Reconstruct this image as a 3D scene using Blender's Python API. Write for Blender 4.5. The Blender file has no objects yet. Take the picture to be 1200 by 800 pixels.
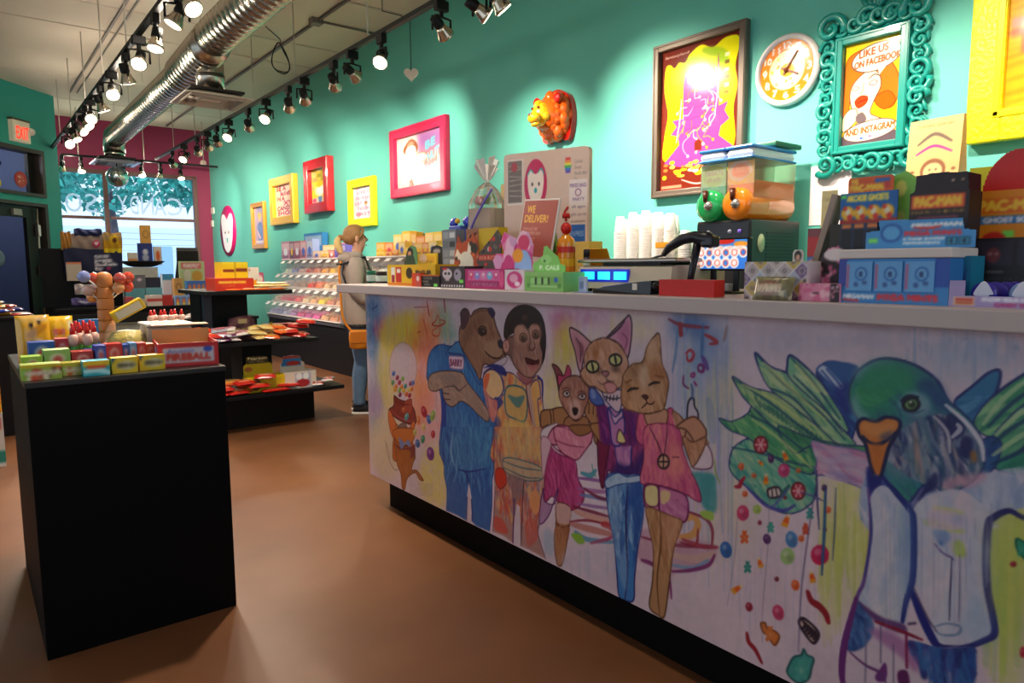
import bpy,bmesh,math,random
import numpy as np
from math import sin,cos,tan,pi,radians,sqrt,atan2
from mathutils import Vector,Matrix

random.seed(7);rng = np.random.default_rng(7)
scene = bpy.context.scene
COL = scene.collection

# ------------------------------------------------------------------ camera
H = 1.27;FPX = 812.1
_y,_p,_r = radians(38.38),radians(6.15),radians(0.29)
CF = np.array([sin(_y)*cos(_p),cos(_y)*cos(_p),-sin(_p)])
_R = np.array([cos(_y),-sin(_y),0.0]);_U = np.cross(_R,CF)
CR = _R*cos(_r) - _U*sin(_r);CU = _U*cos(_r) + _R*sin(_r)
CO = np.array([0,0,H])
cam = bpy.data.objects.new('camera',bpy.data.cameras.new('camera'));COL.objects.link(cam)
cam.matrix_world = Matrix(((CR[0],CU[0],-CF[0],0),(CR[1],CU[1],-CF[1],0),(CR[2],CU[2],-CF[2],H),(0,0,0,1)))
cam.data.sensor_width = 36;cam.data.lens = FPX/1200*36;cam.data.clip_start = 0.05;cam.data.clip_end = 300
scene.camera = cam
# ------------------------------------------------------------------ world, exposure
scene.view_settings.view_transform = 'Standard';scene.view_settings.look = 'None'
scene.view_settings.gamma = 1;scene.view_settings.use_curve_mapping = False
scene.view_settings.exposure = EXPOSURE = 0.0
W = bpy.data.worlds.new('sky');scene.world = W;W.use_nodes = True
bg = W.node_tree.nodes['Background'];bg.inputs[0].default_value = (0.72,0.86,1.0,1);bg.inputs[1].default_value = 1.5
CEIL = 3.895;XW = 3.95;YB = 14.45;XL = -3.2;YF = -3.0
TRZ = 3.12     # height of the lamp tracks
def area_lamp(name,loc,rot,sx,sy,power,col):
    l = bpy.data.lights.new(name,'AREA');l.shape = 'RECTANGLE';l.size = sx;l.size_y = sy;l.energy = power;l.color = col
    o = bpy.data.objects.new(name,l);COL.objects.link(o);o.location = loc;o.rotation_euler = rot
    return o
# daylight through the shop windows: the far one (seen) and the ones behind the camera
sun = bpy.data.lights.new('sun','SUN');sun.energy = 3.2;sun.angle = 0.02;sun.color = (0.9,0.97,1.0)
so = bpy.data.objects.new('sun',sun);COL.objects.link(so);so.rotation_euler = (radians(32),0,0)

# ------------------------------------------------------------------ helpers
def ray(x,y):
    return CF + CR*(x-600)/FPX - CU*(y-400)/FPX
def onz(x,y,z):
    d = ray(x,y);return CO + d*((z-H)/d[2])
def onx(x,y,X):
    d = ray(x,y);return CO + d*(X/d[0])
def ony(x,y,Y):
    d = ray(x,y);return CO + d*(Y/d[1])
def s2l(c):
    c = np.asarray(c,float)
    return np.where(c <= 0.04045,c/12.92,((np.clip(c,0,None)+0.055)/1.055)**2.4)
def hexc(h):
    if not isinstance(h,str): return tuple(h)
    return tuple(int(h[i:i+2],16)/255 for i in (0,2,4))
_mats = {}
def M(name,c='808080',rough=0.5,metal=0.0,emit=0,trans=0,alpha=1,coat=0,noise=0,nscale=20,bump=0,bscale=60,spec=0.5,ior=1.45):
    if name in _mats: return _mats[name]
    m = bpy.data.materials.new(name);m.use_nodes = True;nt = m.node_tree;b = nt.nodes['Principled BSDF']
    lin = tuple(s2l(hexc(c)))+(1,)
    b.inputs['Base Color'].default_value = lin;b.inputs['Roughness'].default_value = rough;b.inputs['Metallic'].default_value = metal
    b.inputs['Specular IOR Level'].default_value = spec;b.inputs['IOR'].default_value = ior
    b.inputs['Transmission Weight'].default_value = trans;b.inputs['Alpha'].default_value = alpha;b.inputs['Coat Weight'].default_value = coat
    if emit: b.inputs['Emission Color'].default_value = lin;b.inputs['Emission Strength'].default_value = emit
    tc = nt.nodes.new('ShaderNodeTexCoord')
    if noise:
        n = nt.nodes.new('ShaderNodeTexNoise');n.inputs['Scale'].default_value = nscale;n.inputs['Detail'].default_value = 5
        nt.links.new(tc.outputs['Object'],n.inputs['Vector'])
        mx = nt.nodes.new('ShaderNodeMixRGB');mx.inputs[1].default_value = tuple(min(1,v*(1-noise)) for v in lin[:3])+(1,)
        mx.inputs[2].default_value = tuple(min(1,v*(1+noise)) for v in lin[:3])+(1,)
        nt.links.new(n.outputs['Fac'],mx.inputs[0]);nt.links.new(mx.outputs[0],b.inputs['Base Color'])
    if bump:
        n2 = nt.nodes.new('ShaderNodeTexNoise');n2.inputs['Scale'].default_value = bscale;n2.inputs['Detail'].default_value = 4
        bp = nt.nodes.new('ShaderNodeBump');bp.inputs['Strength'].default_value = bump;bp.inputs['Distance'].default_value = 0.01
        nt.links.new(tc.outputs['Object'],n2.inputs['Vector']);nt.links.new(n2.outputs['Fac'],bp.inputs['Height']);nt.links.new(bp.outputs[0],b.inputs['Normal'])
    _mats[name] = m;return m
def print_mat(name,rough,coat=0,noise=0.03,emit=0,spec=0.5):
    m = M(name,'ffffff',rough,coat=coat,spec=spec);nt = m.node_tree;b = nt.nodes['Principled BSDF']
    a = nt.nodes.new('ShaderNodeAttribute');a.attribute_name = 'print'
    n = nt.nodes.new('ShaderNodeTexNoise');n.inputs['Scale'].default_value = 35
    tc = nt.nodes.new('ShaderNodeTexCoord');nt.links.new(tc.outputs['Object'],n.inputs['Vector'])
    mr = nt.nodes.new('ShaderNodeMapRange');mr.inputs['To Min'].default_value = 1-noise*2;mr.inputs['To Max'].default_value = 1+noise*2
    nt.links.new(n.outputs['Fac'],mr.inputs['Value'])
    mx = nt.nodes.new('ShaderNodeVectorMath');mx.operation = 'SCALE'
    nt.links.new(a.outputs['Color'],mx.inputs[0]);nt.links.new(mr.outputs[0],mx.inputs['Scale']);nt.links.new(mx.outputs[0],b.inputs['Base Color'])
    if emit: nt.links.new(mx.outputs[0],b.inputs['Emission Color']);b.inputs['Emission Strength'].default_value = emit
    return m
PM = print_mat('printed_card',0.45);PG = print_mat('printed_gloss',0.13,coat=0.1,spec=.4);PF = print_mat('printed_foil',0.25,spec=0.8)
PP = print_mat('painted_panel',0.38,noise=0.05);PC = print_mat('printed_cloth',0.9,noise=0.08);PS = print_mat('lit_screen',0.3,emit=0.9)

class MB:
    """collects faces; build() links them as one mesh object. Faces carry a colour used by the printed materials."""
    def __init__(s): s.v = [];s.f = [];s.c = [];s.sm = [];s.n = 0
    def add(s,verts,faces,col=(1,1,1),smooth=False,mat=None):
        b = s.n
        verts = np.asarray(verts,float).reshape(-1,3)
        if mat is not None:
            A = np.array(mat);verts = verts@A[:3,:3].T + A[:3,3]
        s.v.append(verts);s.n += len(verts)
        isarr = isinstance(col,np.ndarray) and col.ndim == 2
        for k,f in enumerate(faces):
            s.f.append([b+i for i in f]);s.sm.append(smooth)
        if isarr: s.c.append(col)          # per-vertex colours (already linear)
        else: s.c.append(np.tile(s2l(hexc(col)),(len(verts),1)))
        return s
    def box(s,cx,cy,cz,sx,sy,sz,col=(1,1,1),mat=None,taper=1.0):
        v = []
        for z,t in ((-1,1.0),(1,taper)):
            for x,y in ((-1,-1),(1,-1),(1,1),(-1,1)): v.append((cx+x*sx/2*t,cy+y*sy/2*t,cz+z*sz/2))
        return s.add(v,[(3,2,1,0),(4,5,6,7),(0,1,5,4),(1,2,6,5),(2,3,7,6),(3,0,4,7)],col,mat=mat)
    def bbox(s,cx,cy,cz,sx,sy,sz,b=0.004,col=(1,1,1),mat=None):
        """box with bevelled edges"""
        b = min(b,sx/2.1,sy/2.1,sz/2.1)
        bm = bmesh.new();bmesh.ops.create_cube(bm,size=1)
        for v in bm.verts: v.co = Vector((cx+v.co.x*sx,cy+v.co.y*sy,cz+v.co.z*sz))
        bmesh.ops.bevel(bm,geom=bm.edges[:],offset=b,segments=2,affect='EDGES',profile=0.5)
        bm.verts.index_update();vs = [tuple(v.co) for v in bm.verts];fs = [[v.index for v in f.verts] for f in bm.faces];bm.free()
        return s.add(vs,fs,col,mat=mat)
    def lathe(s,prof,n=24,c=(0,0,0),col=(1,1,1),mat=None,smooth=True,sx=1,sy=1,cap=True):
        v = [];f = []
        for r,z in prof:
            for k in range(n): a = 2*pi*k/n;v.append((c[0]+r*cos(a)*sx,c[1]+r*sin(a)*sy,c[2]+z))
        for i in range(len(prof)-1):
            for k in range(n): k2 = (k+1) % n;f.append((i*n+k,i*n+k2,(i+1)*n+k2,(i+1)*n+k))
        if cap: f.append(list(range(n))[::-1]);f.append([(len(prof)-1)*n+k for k in range(n)])
        return s.add(v,f,col,smooth,mat)
    def cyl(s,x,y,z0,z1,r,n=20,col=(1,1,1),mat=None,r2=None,smooth=True):
        return s.lathe([(r,z0),(r if r2 is None else r2,z1)],n,(x,y,0),col,mat,smooth)
    def tube(s,pts,r,n=10,col=(1,1,1),closed=False,mat=None,cap=True):
        P = [Vector(p) for p in pts];m = len(P);v = [];f = []
        rr = r if isinstance(r,(list,tuple)) else [r]*m
        up = Vector((0,0,1));prev = None
        for i in range(m):
            if closed: t = P[(i+1) % m]-P[i-1]
            else: t = P[min(i+1,m-1)]-P[max(i-1,0)]
            if t.length < 1e-9: t = Vector((0,0,1))
            t.normalize()
            if prev is None:
                a = t.cross(up)
                if a.length < 1e-3: a = t.cross(Vector((1,0,0)))
            else: a = prev - t*prev.dot(t)
            a.normalize();prev = a;b = t.cross(a)
            for k in range(n):
                w = 2*pi*k/n;v.append(tuple(P[i]+a*cos(w)*rr[i]+b*sin(w)*rr[i]))
        for i in range(m if closed else m-1):
            j = (i+1) % m
            for k in range(n): k2 = (k+1) % n;f.append((i*n+k,i*n+k2,j*n+k2,j*n+k))
        if not closed and cap: f.append(list(range(n))[::-1]);f.append([(m-1)*n+k for k in range(n)])
        return s.add(v,f,col,True,mat)
    def prism(s,pts,z0,z1,col=(1,1,1),mat=None,smooth=False):
        """outline in x,y extruded along z"""
        n = len(pts);v = [(x,y,z0) for x,y in pts]+[(x,y,z1) for x,y in pts]
        f = [list(range(n))[::-1],list(range(n,2*n))]+[(k,(k+1) % n,n+(k+1) % n,n+k) for k in range(n)]
        return s.add(v,f,col,smooth,mat)
    def sphere(s,c,r,n=16,m=10,col=(1,1,1),sc=(1,1,1),mat=None):
        v = [(0,0,-1)];f = []
        for i in range(1,m):
            a = -pi/2+pi*i/m
            for k in range(n): b = 2*pi*k/n;v.append((cos(a)*cos(b),cos(a)*sin(b),sin(a)))
        v.append((0,0,1));L = len(v)-1
        for k in range(n): f.append((0,1+(k+1) % n,1+k));f.append((L,1+(m-2)*n+k,1+(m-2)*n+(k+1) % n))
        for i in range(m-2):
            for k in range(n): k2 = (k+1) % n;f.append((1+i*n+k,1+i*n+k2,1+(i+1)*n+k2,1+(i+1)*n+k))
        v = [(c[0]+x*r*sc[0],c[1]+y*r*sc[1],c[2]+z*r*sc[2]) for x,y,z in v]
        return s.add(v,f,col,True,mat)
    def build(s,name,mat,parent=None,loc=None,rotz=None):
        me = bpy.data.meshes.new(name);V = np.concatenate(s.v) if s.v else np.zeros((0,3))
        me.from_pydata(V.tolist(),[],s.f);me.materials.append(mat)
        if any(s.sm): me.polygons.foreach_set('use_smooth',s.sm)
        C4 = np.ones((len(V),4));C4[:,:3] = np.concatenate(s.c)
        if any(np.ptp(c) > 0 or c[0,0] != 1 for c in s.c) or 'print' in mat.name or 'paint' in mat.name or 'screen' in mat.name:
            at = me.color_attributes.new('print','FLOAT_COLOR','POINT');at.data.foreach_set('color',C4.ravel())
        me.update()
        o = bpy.data.objects.new(name,me);COL.objects.link(o)
        if parent is not None: o.parent = parent
        if loc is not None: o.location = loc
        if rotz is not None: o.rotation_euler.z = rotz
        return o
def tag(o,label=None,cat=None,group=None,kind=None):
    if label: o['label'] = label
    if cat: o['category'] = cat
    if group: o['group'] = group
    if kind: o['kind'] = kind
    return o
def thing(name,label,cat,loc=(0,0,0),rotz=0,group=None):
    o = bpy.data.objects.new(name,None);COL.objects.link(o);o.empty_display_size = 0.05
    o.location = [float(v) for v in loc];o.rotation_euler = (0,0,rotz)
    return tag(o,label,cat,group)
def struct(name,mb,mat,parent=None):
    return tag(mb.build(name,mat,parent),kind='structure')
def copy_tree(o,loc=None,rotz=None,label=None,parent=None):
    c = o.copy();COL.objects.link(c)
    if parent is not None: c.parent = parent
    if loc is not None: c.location = loc
    if rotz is not None: c.rotation_euler.z = rotz
    if label: c['label'] = label
    for ch in list(o.children): copy_tree(ch,parent=c)
    return c
def T(x=0,y=0,z=0,rx=0,ry=0,rz=0,s=1):
    return Matrix.Translation((x,y,z))@Matrix.Rotation(rz,4,'Z')@Matrix.Rotation(ry,4,'Y')@Matrix.Rotation(rx,4,'X')@Matrix.Scale(s,4)

# ------------------------------------------------------------------ flat prints: a small painter on numpy arrays
_txt = {}
def text_tris(s):
    if s in _txt: return _txt[s]
    cu = bpy.data.curves.new('t','FONT');cu.body = s;cu.resolution_u = 3
    o = bpy.data.objects.new('t',cu);me = o.to_mesh();me.calc_loop_triangles()
    V = np.array([v.co[:2] for v in me.vertices]) if len(me.vertices) else np.zeros((0,2))
    tr = np.array([V[list(t.vertices)] for t in me.loop_triangles]) if len(V) else np.zeros((0,3,2))
    o.to_mesh_clear();bpy.data.objects.remove(o);bpy.data.curves.remove(cu)
    if len(tr):
        mn = tr.reshape(-1,2).min(0);mxx = tr.reshape(-1,2).max(0);tr = (tr-mn)/(mxx-mn)
    _txt[s] = tr;return tr
def smooth_pts(p,closed=True,k=5):
    p = [np.array(q,float) for q in p];n = len(p);out = []
    if n < 3: return np.array(p)
    rngi = range(n) if closed else range(n-1)
    for i in rngi:
        a = p[i-1] if closed or i > 0 else p[0];b = p[i];c = p[(i+1) % n];d = p[(i+2) % n] if closed or i+2 < n else p[-1]
        for j in range(k):
            t = j/k;out.append(0.5*((2*b)+(c-a)*t+(2*a-5*b+4*c-d)*t*t+(3*b-a-3*c+d)*t**3))
    if not closed: out.append(p[-1])
    return np.array(out)
def vnoise(h,w,sy,sx,seed):
    g = np.random.default_rng(seed).random((int(h/sy)+3,int(w/sx)+3))
    y = np.arange(h)/sy;x = np.arange(w)/sx;yi = y.astype(int);xi = x.astype(int);fy = (y-yi)[:,None];fx = (x-xi)[None]
    fy = fy*fy*(3-2*fy);fx = fx*fx*(3-2*fx)
    return (g[yi][:,xi]*(1-fy)*(1-fx)+g[yi+1][:,xi]*fy*(1-fx)+g[yi][:,xi+1]*(1-fy)*fx+g[yi+1][:,xi+1]*fy*fx)
class Canvas:
    """x to the right, y DOWN, in the units of (w, h); tf maps drawing coordinates to those units"""
    def __init__(s,w,h,px,bg='ffffff',tf=None):
        s.w,s.h,s.px = w,h,px;s.W = max(2,int(round(w*px)));s.H = max(2,int(round(h*px)))
        s.a = np.ones((s.H,s.W,3))*np.array(hexc(bg));s.tf = tf
        s.ls = 1
    def P(s,pts):
        pts = np.asarray(pts,float)
        if s.tf is not None: pts = np.array([s.tf(*q) for q in pts])
        return pts*np.array([s.W/s.w,s.H/s.h])
    def _mask(s,p,x0,x1,y0,y1,ss=2):
        ys = (np.arange(y0*ss,y1*ss)+0.5)/ss;xs = (np.arange(x0*ss,x1*ss)+0.5)/ss
        ins = np.zeros((len(ys),len(xs)),bool)
        q = np.roll(p,-1,0)
        for (ax,ay),(bx,by) in zip(p,q):
            if ay == by: continue
            r = (ay > ys) != (by > ys)
            if not r.any(): continue
            xi = (bx-ax)*(ys[r]-ay)/(by-ay)+ax
            ins[r] ^= xs[None,:] < xi[:,None]
        return ins.reshape(y1-y0,ss,x1-x0,ss).mean((1,3))
    def _put(s,m,x0,x1,y0,y1,col,alpha):
        c = np.array(hexc(col));A = (m*alpha)[...,None]
        s.a[y0:y1,x0:x1] = s.a[y0:y1,x0:x1]*(1-A)+c*A
    def poly(s,pts,col,alpha=1,sm=False,blur=0,tex=0,outline=None,ow=1,seed=None):
        p = s.P(pts)
        if sm: p = smooth_pts(p)
        e = int(blur*3)+1
        x0,y0 = np.floor(p.min(0)).astype(int)-e;x1,y1 = np.ceil(p.max(0)).astype(int)+e
        x0 = max(x0,0);y0 = max(y0,0);x1 = min(x1,s.W);y1 = min(y1,s.H)
        if x1 <= x0 or y1 <= y0: return s
        m = s._mask(p,x0,x1,y0,y1)
        if blur:
            k = int(blur*2)+1;ker = np.exp(-0.5*(np.arange(-k,k+1)/max(blur,.3))**2);ker /= ker.sum()
            m = np.apply_along_axis(lambda r: np.convolve(r,ker,'same'),0,m) if m.shape[0] > 2*k+1 else m
            m = np.apply_along_axis(lambda r: np.convolve(r,ker,'same'),1,m) if m.shape[1] > 2*k+1 else m
        if tex:
            sd = (seed if seed is not None else int(abs(p.sum())*7)) % 99991
            n = vnoise(m.shape[0],m.shape[1],14,6,sd)*0.6+vnoise(m.shape[0],m.shape[1],5,3,sd+1)*0.4
            m = m*np.clip(1-tex+tex*2.2*(n-0.15),0,1)
        s._put(m,x0,x1,y0,y1,col,alpha)
        if outline: s.line(pts,outline,ow,closed=True,sm=sm)
        return s
    def shade(s,pts,col,alpha,n=0.5,sm=True,blur=4):
        return s.poly(pts,col,alpha,sm,blur,n)
    def line(s,pts,col,wd=1,alpha=1,closed=False,sm=True,raw=False):
        p = s.P(pts);wd = wd*s.ls
        if sm: p = smooth_pts(p,closed)
        elif closed: p = np.vstack([p,p[:1]])
        if sm and closed: p = np.vstack([p,p[:1]])
        e = int(wd)+2
        x0,y0 = np.floor(p.min(0)).astype(int)-e;x1,y1 = np.ceil(p.max(0)).astype(int)+e
        x0 = max(x0,0);y0 = max(y0,0);x1 = min(x1,s.W);y1 = min(y1,s.H)
        if x1 <= x0 or y1 <= y0: return s
        m = np.zeros((y1-y0,x1-x0))
        N = len(p)-1
        for i in range(N):
            a,b = p[i],p[i+1];w = wd
            if not closed: w = wd*(0.55+0.45*sin(pi*(i+0.5)/N)) if N > 2 else wd
            bx0 = max(int(min(a[0],b[0])-e),x0);bx1 = min(int(max(a[0],b[0])+e)+1,x1);by0 = max(int(min(a[1],b[1])-e),y0);by1 = min(int(max(a[1],b[1])+e)+1,y1)
            if bx1 <= bx0 or by1 <= by0: continue
            X = np.arange(bx0,bx1)[None]+0.5;Y = np.arange(by0,by1)[:,None]+0.5;d = b-a;L = max(d@d,1e-9)
            t = np.clip(((X-a[0])*d[0]+(Y-a[1])*d[1])/L,0,1);dd = np.hypot(X-a[0]-t*d[0],Y-a[1]-t*d[1])
            sub = m[by0-y0:by1-y0,bx0-x0:bx1-x0];np.maximum(sub,np.clip(w/2-dd+0.5,0,1),out=sub)
        s._put(m,x0,x1,y0,y1,col,alpha);return s
    def ell(s,cx,cy,rx,ry,col,rot=0,alpha=1,blur=0,tex=0,outline=None,ow=1,n=22):
        a = np.linspace(0,2*pi,n,endpoint=False);c,q = cos(rot),sin(rot)
        pts = np.stack([cx+rx*np.cos(a)*c-ry*np.sin(a)*q,cy+rx*np.cos(a)*q+ry*np.sin(a)*c],1)
        return s.poly(pts,col,alpha,False,blur,tex,outline,ow)
    def rect(s,x0,y0,x1,y1,col,alpha=1,blur=0,tex=0): return s.poly([(x0,y0),(x1,y0),(x1,y1),(x0,y1)],col,alpha,blur=blur,tex=tex)
    def text(s,t,x0,y0,x1,y1,col,alpha=1,shear=0,bold=0,skew=0,mirror=False):
        """fits the words in the box x0..x1, y0..y1; skew tilts the baseline"""
        tr = text_tris(t)
        if not len(tr): return s
        q = tr.copy();q[...,1] = 1-q[...,1]
        if mirror: q[...,0] = 1-q[...,0]
        X = x0+q[...,0]*(x1-x0)+(1-q[...,1])*shear*(y1-y0);Y = y0+q[...,1]*(y1-y0)+q[...,0]*skew
        offs = [(0,0)] if not bold else [(0,0),(bold,0),(-bold,0),(0,bold),(0,-bold)]
        P = s.P(np.stack([X,Y],-1).reshape(-1,2)).reshape(-1,3,2)
        x_0,y_0 = np.floor(P.reshape(-1,2).min(0)).astype(int)-2;x_1,y_1 = np.ceil(P.reshape(-1,2).max(0)).astype(int)+3
        x_0 = max(x_0,0);y_0 = max(y_0,0);x_1 = min(x_1,s.W);y_1 = min(y_1,s.H)
        if x_1 <= x_0 or y_1 <= y_0: return s
        ss = 3;m = np.zeros(((y_1-y_0)*ss,(x_1-x_0)*ss),bool)
        for ox,oy in offs:
            for a,b,c in P+np.array([ox,oy]):
                lo = np.floor((np.min([a,b,c],0)-[x_0,y_0])*ss).astype(int)-1;hi = np.ceil((np.max([a,b,c],0)-[x_0,y_0])*ss).astype(int)+1
                lo = np.maximum(lo,0);hi = np.minimum(hi,[m.shape[1],m.shape[0]])
                if (hi <= lo).any(): continue
                Xs = (np.arange(lo[0],hi[0])[None]+0.5)/ss+x_0;Ys = (np.arange(lo[1],hi[1])[:,None]+0.5)/ss+y_0
                d1 = (b[0]-a[0])*(Ys-a[1])-(b[1]-a[1])*(Xs-a[0]);d2 = (c[0]-b[0])*(Ys-b[1])-(c[1]-b[1])*(Xs-b[0]);d3 = (a[0]-c[0])*(Ys-c[1])-(a[1]-c[1])*(Xs-c[0])
                m[lo[1]:hi[1],lo[0]:hi[0]] |= ((d1 >= 0) & (d2 >= 0) & (d3 >= 0)) | ((d1 <= 0) & (d2 <= 0) & (d3 <= 0))
        m = m.reshape(y_1-y_0,ss,x_1-x_0,ss).mean((1,3));s._put(m,x_0,x_1,y_0,y_1,col,alpha);return s
    def grad(s,c0,c1,x0=None,x1=None,vert=True):
        t = np.linspace(0,1,s.H)[:,None,None] if vert else np.linspace(0,1,s.W)[None,:,None]
        s.a[:] = np.array(hexc(c0))*(1-t)+np.array(hexc(c1))*t;return s
    def confetti(s,x0,y0,x1,y1,cols,n,r,seed=1):
        g = random.Random(seed)
        for _ in range(n): s.ell(g.uniform(x0,x1),g.uniform(y0,y1),r*g.uniform(.6,1.3),r*g.uniform(.6,1.3),g.choice(cols),n=8)
        return s
    def sample(s,u,v):
        """linear colours at u (0..1 right), v (0..1 down)"""
        x = np.clip(u*s.W-0.5,0,s.W-1.001);y = np.clip(v*s.H-0.5,0,s.H-1.001)
        xi = x.astype(int);yi = y.astype(int);fx = (x-xi)[...,None];fy = (y-yi)[...,None];xj = np.minimum(xi+1,s.W-1);yj = np.minimum(yi+1,s.H-1)
        c = s.a[yi,xi]*(1-fx)*(1-fy)+s.a[yi,xj]*fx*(1-fy)+s.a[yj,xi]*(1-fx)*fy+s.a[yj,xj]*fx*fy
        return s2l(np.clip(c,0,1))
def sheet(mb,cv,O,U,V,nx=None,ny=None,us=None,mat=None,warp=None):
    """grid from O (bottom left) along U and V carrying the picture cv"""
    nx = nx or cv.W;ny = ny or cv.H
    u = np.linspace(0,1,nx+1) if us is None else us;nx = len(u)-1;v = np.linspace(0,1,ny+1)
    uu,vv = np.meshgrid(u,v);O,U,V = (np.array(q,float) for q in (O,U,V))
    P = O+uu[...,None]*U+vv[...,None]*V
    if warp is not None: P = warp(P,uu,vv)
    C = cv.sample(uu,1-vv)
    i = np.arange(ny)[:,None]*(nx+1)+np.arange(nx)[None];i = i.ravel()
    F = np.stack([i,i+1,i+nx+2,i+nx+1],1).tolist()
    return mb.add(P.reshape(-1,3),F,C.reshape(-1,3),smooth=warp is not None,mat=mat)
def pbox(name,cv,w,d,h,body='ffffff',mat=None,parent=None,side=None,top=None,z0=0,back=True,loc=None,rotz=None,right=None):
    """carton: width along x, front face at y=-d/2 carries cv; side = canvas on the x- end, right = on the x+ end, top = canvas"""
    mb = MB();x,y = w/2,d/2
    sheet(mb,cv,(-x,-y,z0),(w,0,0),(0,0,h))
    quad = lambda a,b,c,e: mb.add([a,b,c,e],[(0,1,2,3)],body)
    if side is not None: sheet(mb,side,(-x,y,z0),(0,-d,0),(0,0,h))
    else: quad((-x,y,z0),(-x,-y,z0),(-x,-y,z0+h),(-x,y,z0+h))
    if right is not None: sheet(mb,right,(x,-y,z0),(0,d,0),(0,0,h))
    else: quad((x,-y,z0),(x,y,z0),(x,y,z0+h),(x,-y,z0+h))
    quad((x,y,z0),(-x,y,z0),(-x,y,z0+h),(x,y,z0+h))
    if top is not None: sheet(mb,top,(-x,-y,z0+h),(w,0,0),(0,d,0))
    else: quad((-x,-y,z0+h),(x,-y,z0+h),(x,y,z0+h),(-x,y,z0+h))
    quad((-x,y,z0),(x,y,z0),(x,-y,z0),(-x,-y,z0))
    return mb.build(name,mat or PM,parent,loc,rotz)
def solid(w,h,px,c): return Canvas(w,h,px,c)
# ------------------------------------------------------------------ the setting
def wall_mat(name,c,noise=0.04):
    return M(name,c,0.55,noise=noise,nscale=1.3,bump=0.06,bscale=90)
AQUA = wall_mat('aqua_paint','5fbcab');MAG = wall_mat('magenta_paint','7e1a42');TEAL = wall_mat('teal_paint','2f9e92')
CONC = M('ceiling_concrete','d6cab8',0.8,noise=0.10,nscale=1.2,bump=0.15,bscale=12)
PLAIN = wall_mat('off_white_paint','c9b9a8')
# floor: polished brown concrete
FL = M('polished_concrete','6a4430',0.3,bump=0.03,bscale=9)
nt = FL.node_tree;b = nt.nodes['Principled BSDF'];tc = nt.nodes.new('ShaderNodeTexCoord')
n1 = nt.nodes.new('ShaderNodeTexNoise');n1.inputs['Scale'].default_value = 0.8;n1.inputs['Detail'].default_value = 4;n1.inputs['Roughness'].default_value = 0.5;b.inputs['Specular IOR Level'].default_value = 0.3
cr = nt.nodes.new('ShaderNodeValToRGB');cr.color_ramp.elements[0].position = 0.3;cr.color_ramp.elements[0].color = (*s2l(hexc('5a3722')),1)
cr.color_ramp.elements[1].position = 0.72;cr.color_ramp.elements[1].color = (*s2l(hexc('7c5134')),1)
nt.links.new(tc.outputs['Object'],n1.inputs['Vector']);nt.links.new(n1.outputs['Fac'],cr.inputs[0]);nt.links.new(cr.outputs[0],b.inputs['Base Color'])
n2 = nt.nodes.new('ShaderNodeTexNoise');n2.inputs['Scale'].default_value = 3;n2.inputs['Detail'].default_value = 6
mr = nt.nodes.new('ShaderNodeMapRange');mr.inputs['To Min'].default_value = 0.30;mr.inputs['To Max'].default_value = 0.42
nt.links.new(tc.outputs['Object'],n2.inputs['Vector']);nt.links.new(n2.outputs['Fac'],mr.inputs['Value']);nt.links.new(mr.outputs[0],b.inputs['Roughness'])

struct('floor',MB().box(0.6,5.7,-0.1,7.4,18,0.2),FL)
struct('wall_right',MB().box(XW+0.1,5.7,CEIL/2,0.2,17.9,CEIL),AQUA)
# wall_back with the window opening
wTR = ony(228,209,YB);WX0,WX1,WZ1 = 1.42,wTR[0],wTR[2];WZ0 = 0.75
mb = MB();mb.box((WX1+XW)/2,YB+0.1,CEIL/2,XW-WX1,0.2,CEIL);mb.box((1.2+WX1)/2,YB+0.1,(WZ1+CEIL)/2,WX1-1.2,0.2,CEIL-WZ1)
mb.box((1.2+WX1)/2,YB+0.1,WZ0/2,WX1-1.2,0.2,WZ0);mb.box((1.2+WX0)/2,YB+0.1,(WZ0+WZ1)/2,WX0-1.2,0.2,WZ1-WZ0)
struct('wall_back',mb,MAG)
# diagonal entrance wall
CX,CY = 1.31,12.93;DA = radians(42);DD = np.array([sin(DA),cos(DA),0]);DN = np.array([cos(DA),-sin(DA),0])
DM = Matrix(((DD[0],-DN[0],0,CX),(DD[1],-DN[1],0,CY),(0,0,1,0),(0,0,0,1)))     # local x along the wall (0 at the corner), local y away from the room
def wseg(mb,s0,s1,z0,z1,y0=0.0,y1=0.22,col=(1,1,1)): return mb.box((s0+s1)/2,(y0+y1)/2,(z0+z1)/2,s1-s0,y1-y0,z1-z0,col,mat=DM)
DX0,DX1 = -2.25,-0.33;DZ = 2.24;TZ0,TZ1 = 2.33,3.02
mb = MB();wseg(mb,-6,DX0,0,CEIL);wseg(mb,DX1,0,0,CEIL);wseg(mb,DX0,DX1,TZ1,CEIL);wseg(mb,DX0,DX1,DZ,TZ0)
mb.box(1.21,(CY+YB)/2+0.05,CEIL/2,0.2,YB-CY+0.1,CEIL)
struct('wall_left',mb,TEAL)
lx,ly = CX-6*DD[0],CY-6*DD[1]
mb = MB();xl = lx-0.1
mb.box(xl,(ly+7.2)/2,CEIL/2,0.2,ly-7.2+0.2,CEIL);mb.box(xl,3.6,0.35,0.2,7.2,0.7);mb.box(xl,3.6,(3.1+CEIL)/2,0.2,7.2,CEIL-3.1);mb.box(xl,-1.5,CEIL/2,0.2,3.2,CEIL)
for y in (1.8,3.6,5.4): mb.box(xl,y,1.9,0.12,0.1,2.4)
struct('wall_side',mb,PLAIN)
mb = MB();mb.box(-2.2,YF-0.1,CEIL/2,1.3,0.2,CEIL);mb.box(3.4,YF-0.1,CEIL/2,1.2,0.2,CEIL);mb.box(0.6,YF-0.1,0.35,4.5,0.2,0.7);mb.box(0.6,YF-0.1,(3.1+CEIL)/2,4.5,0.2,CEIL-3.1)
struct('wall_front',mb,PLAIN)
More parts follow.
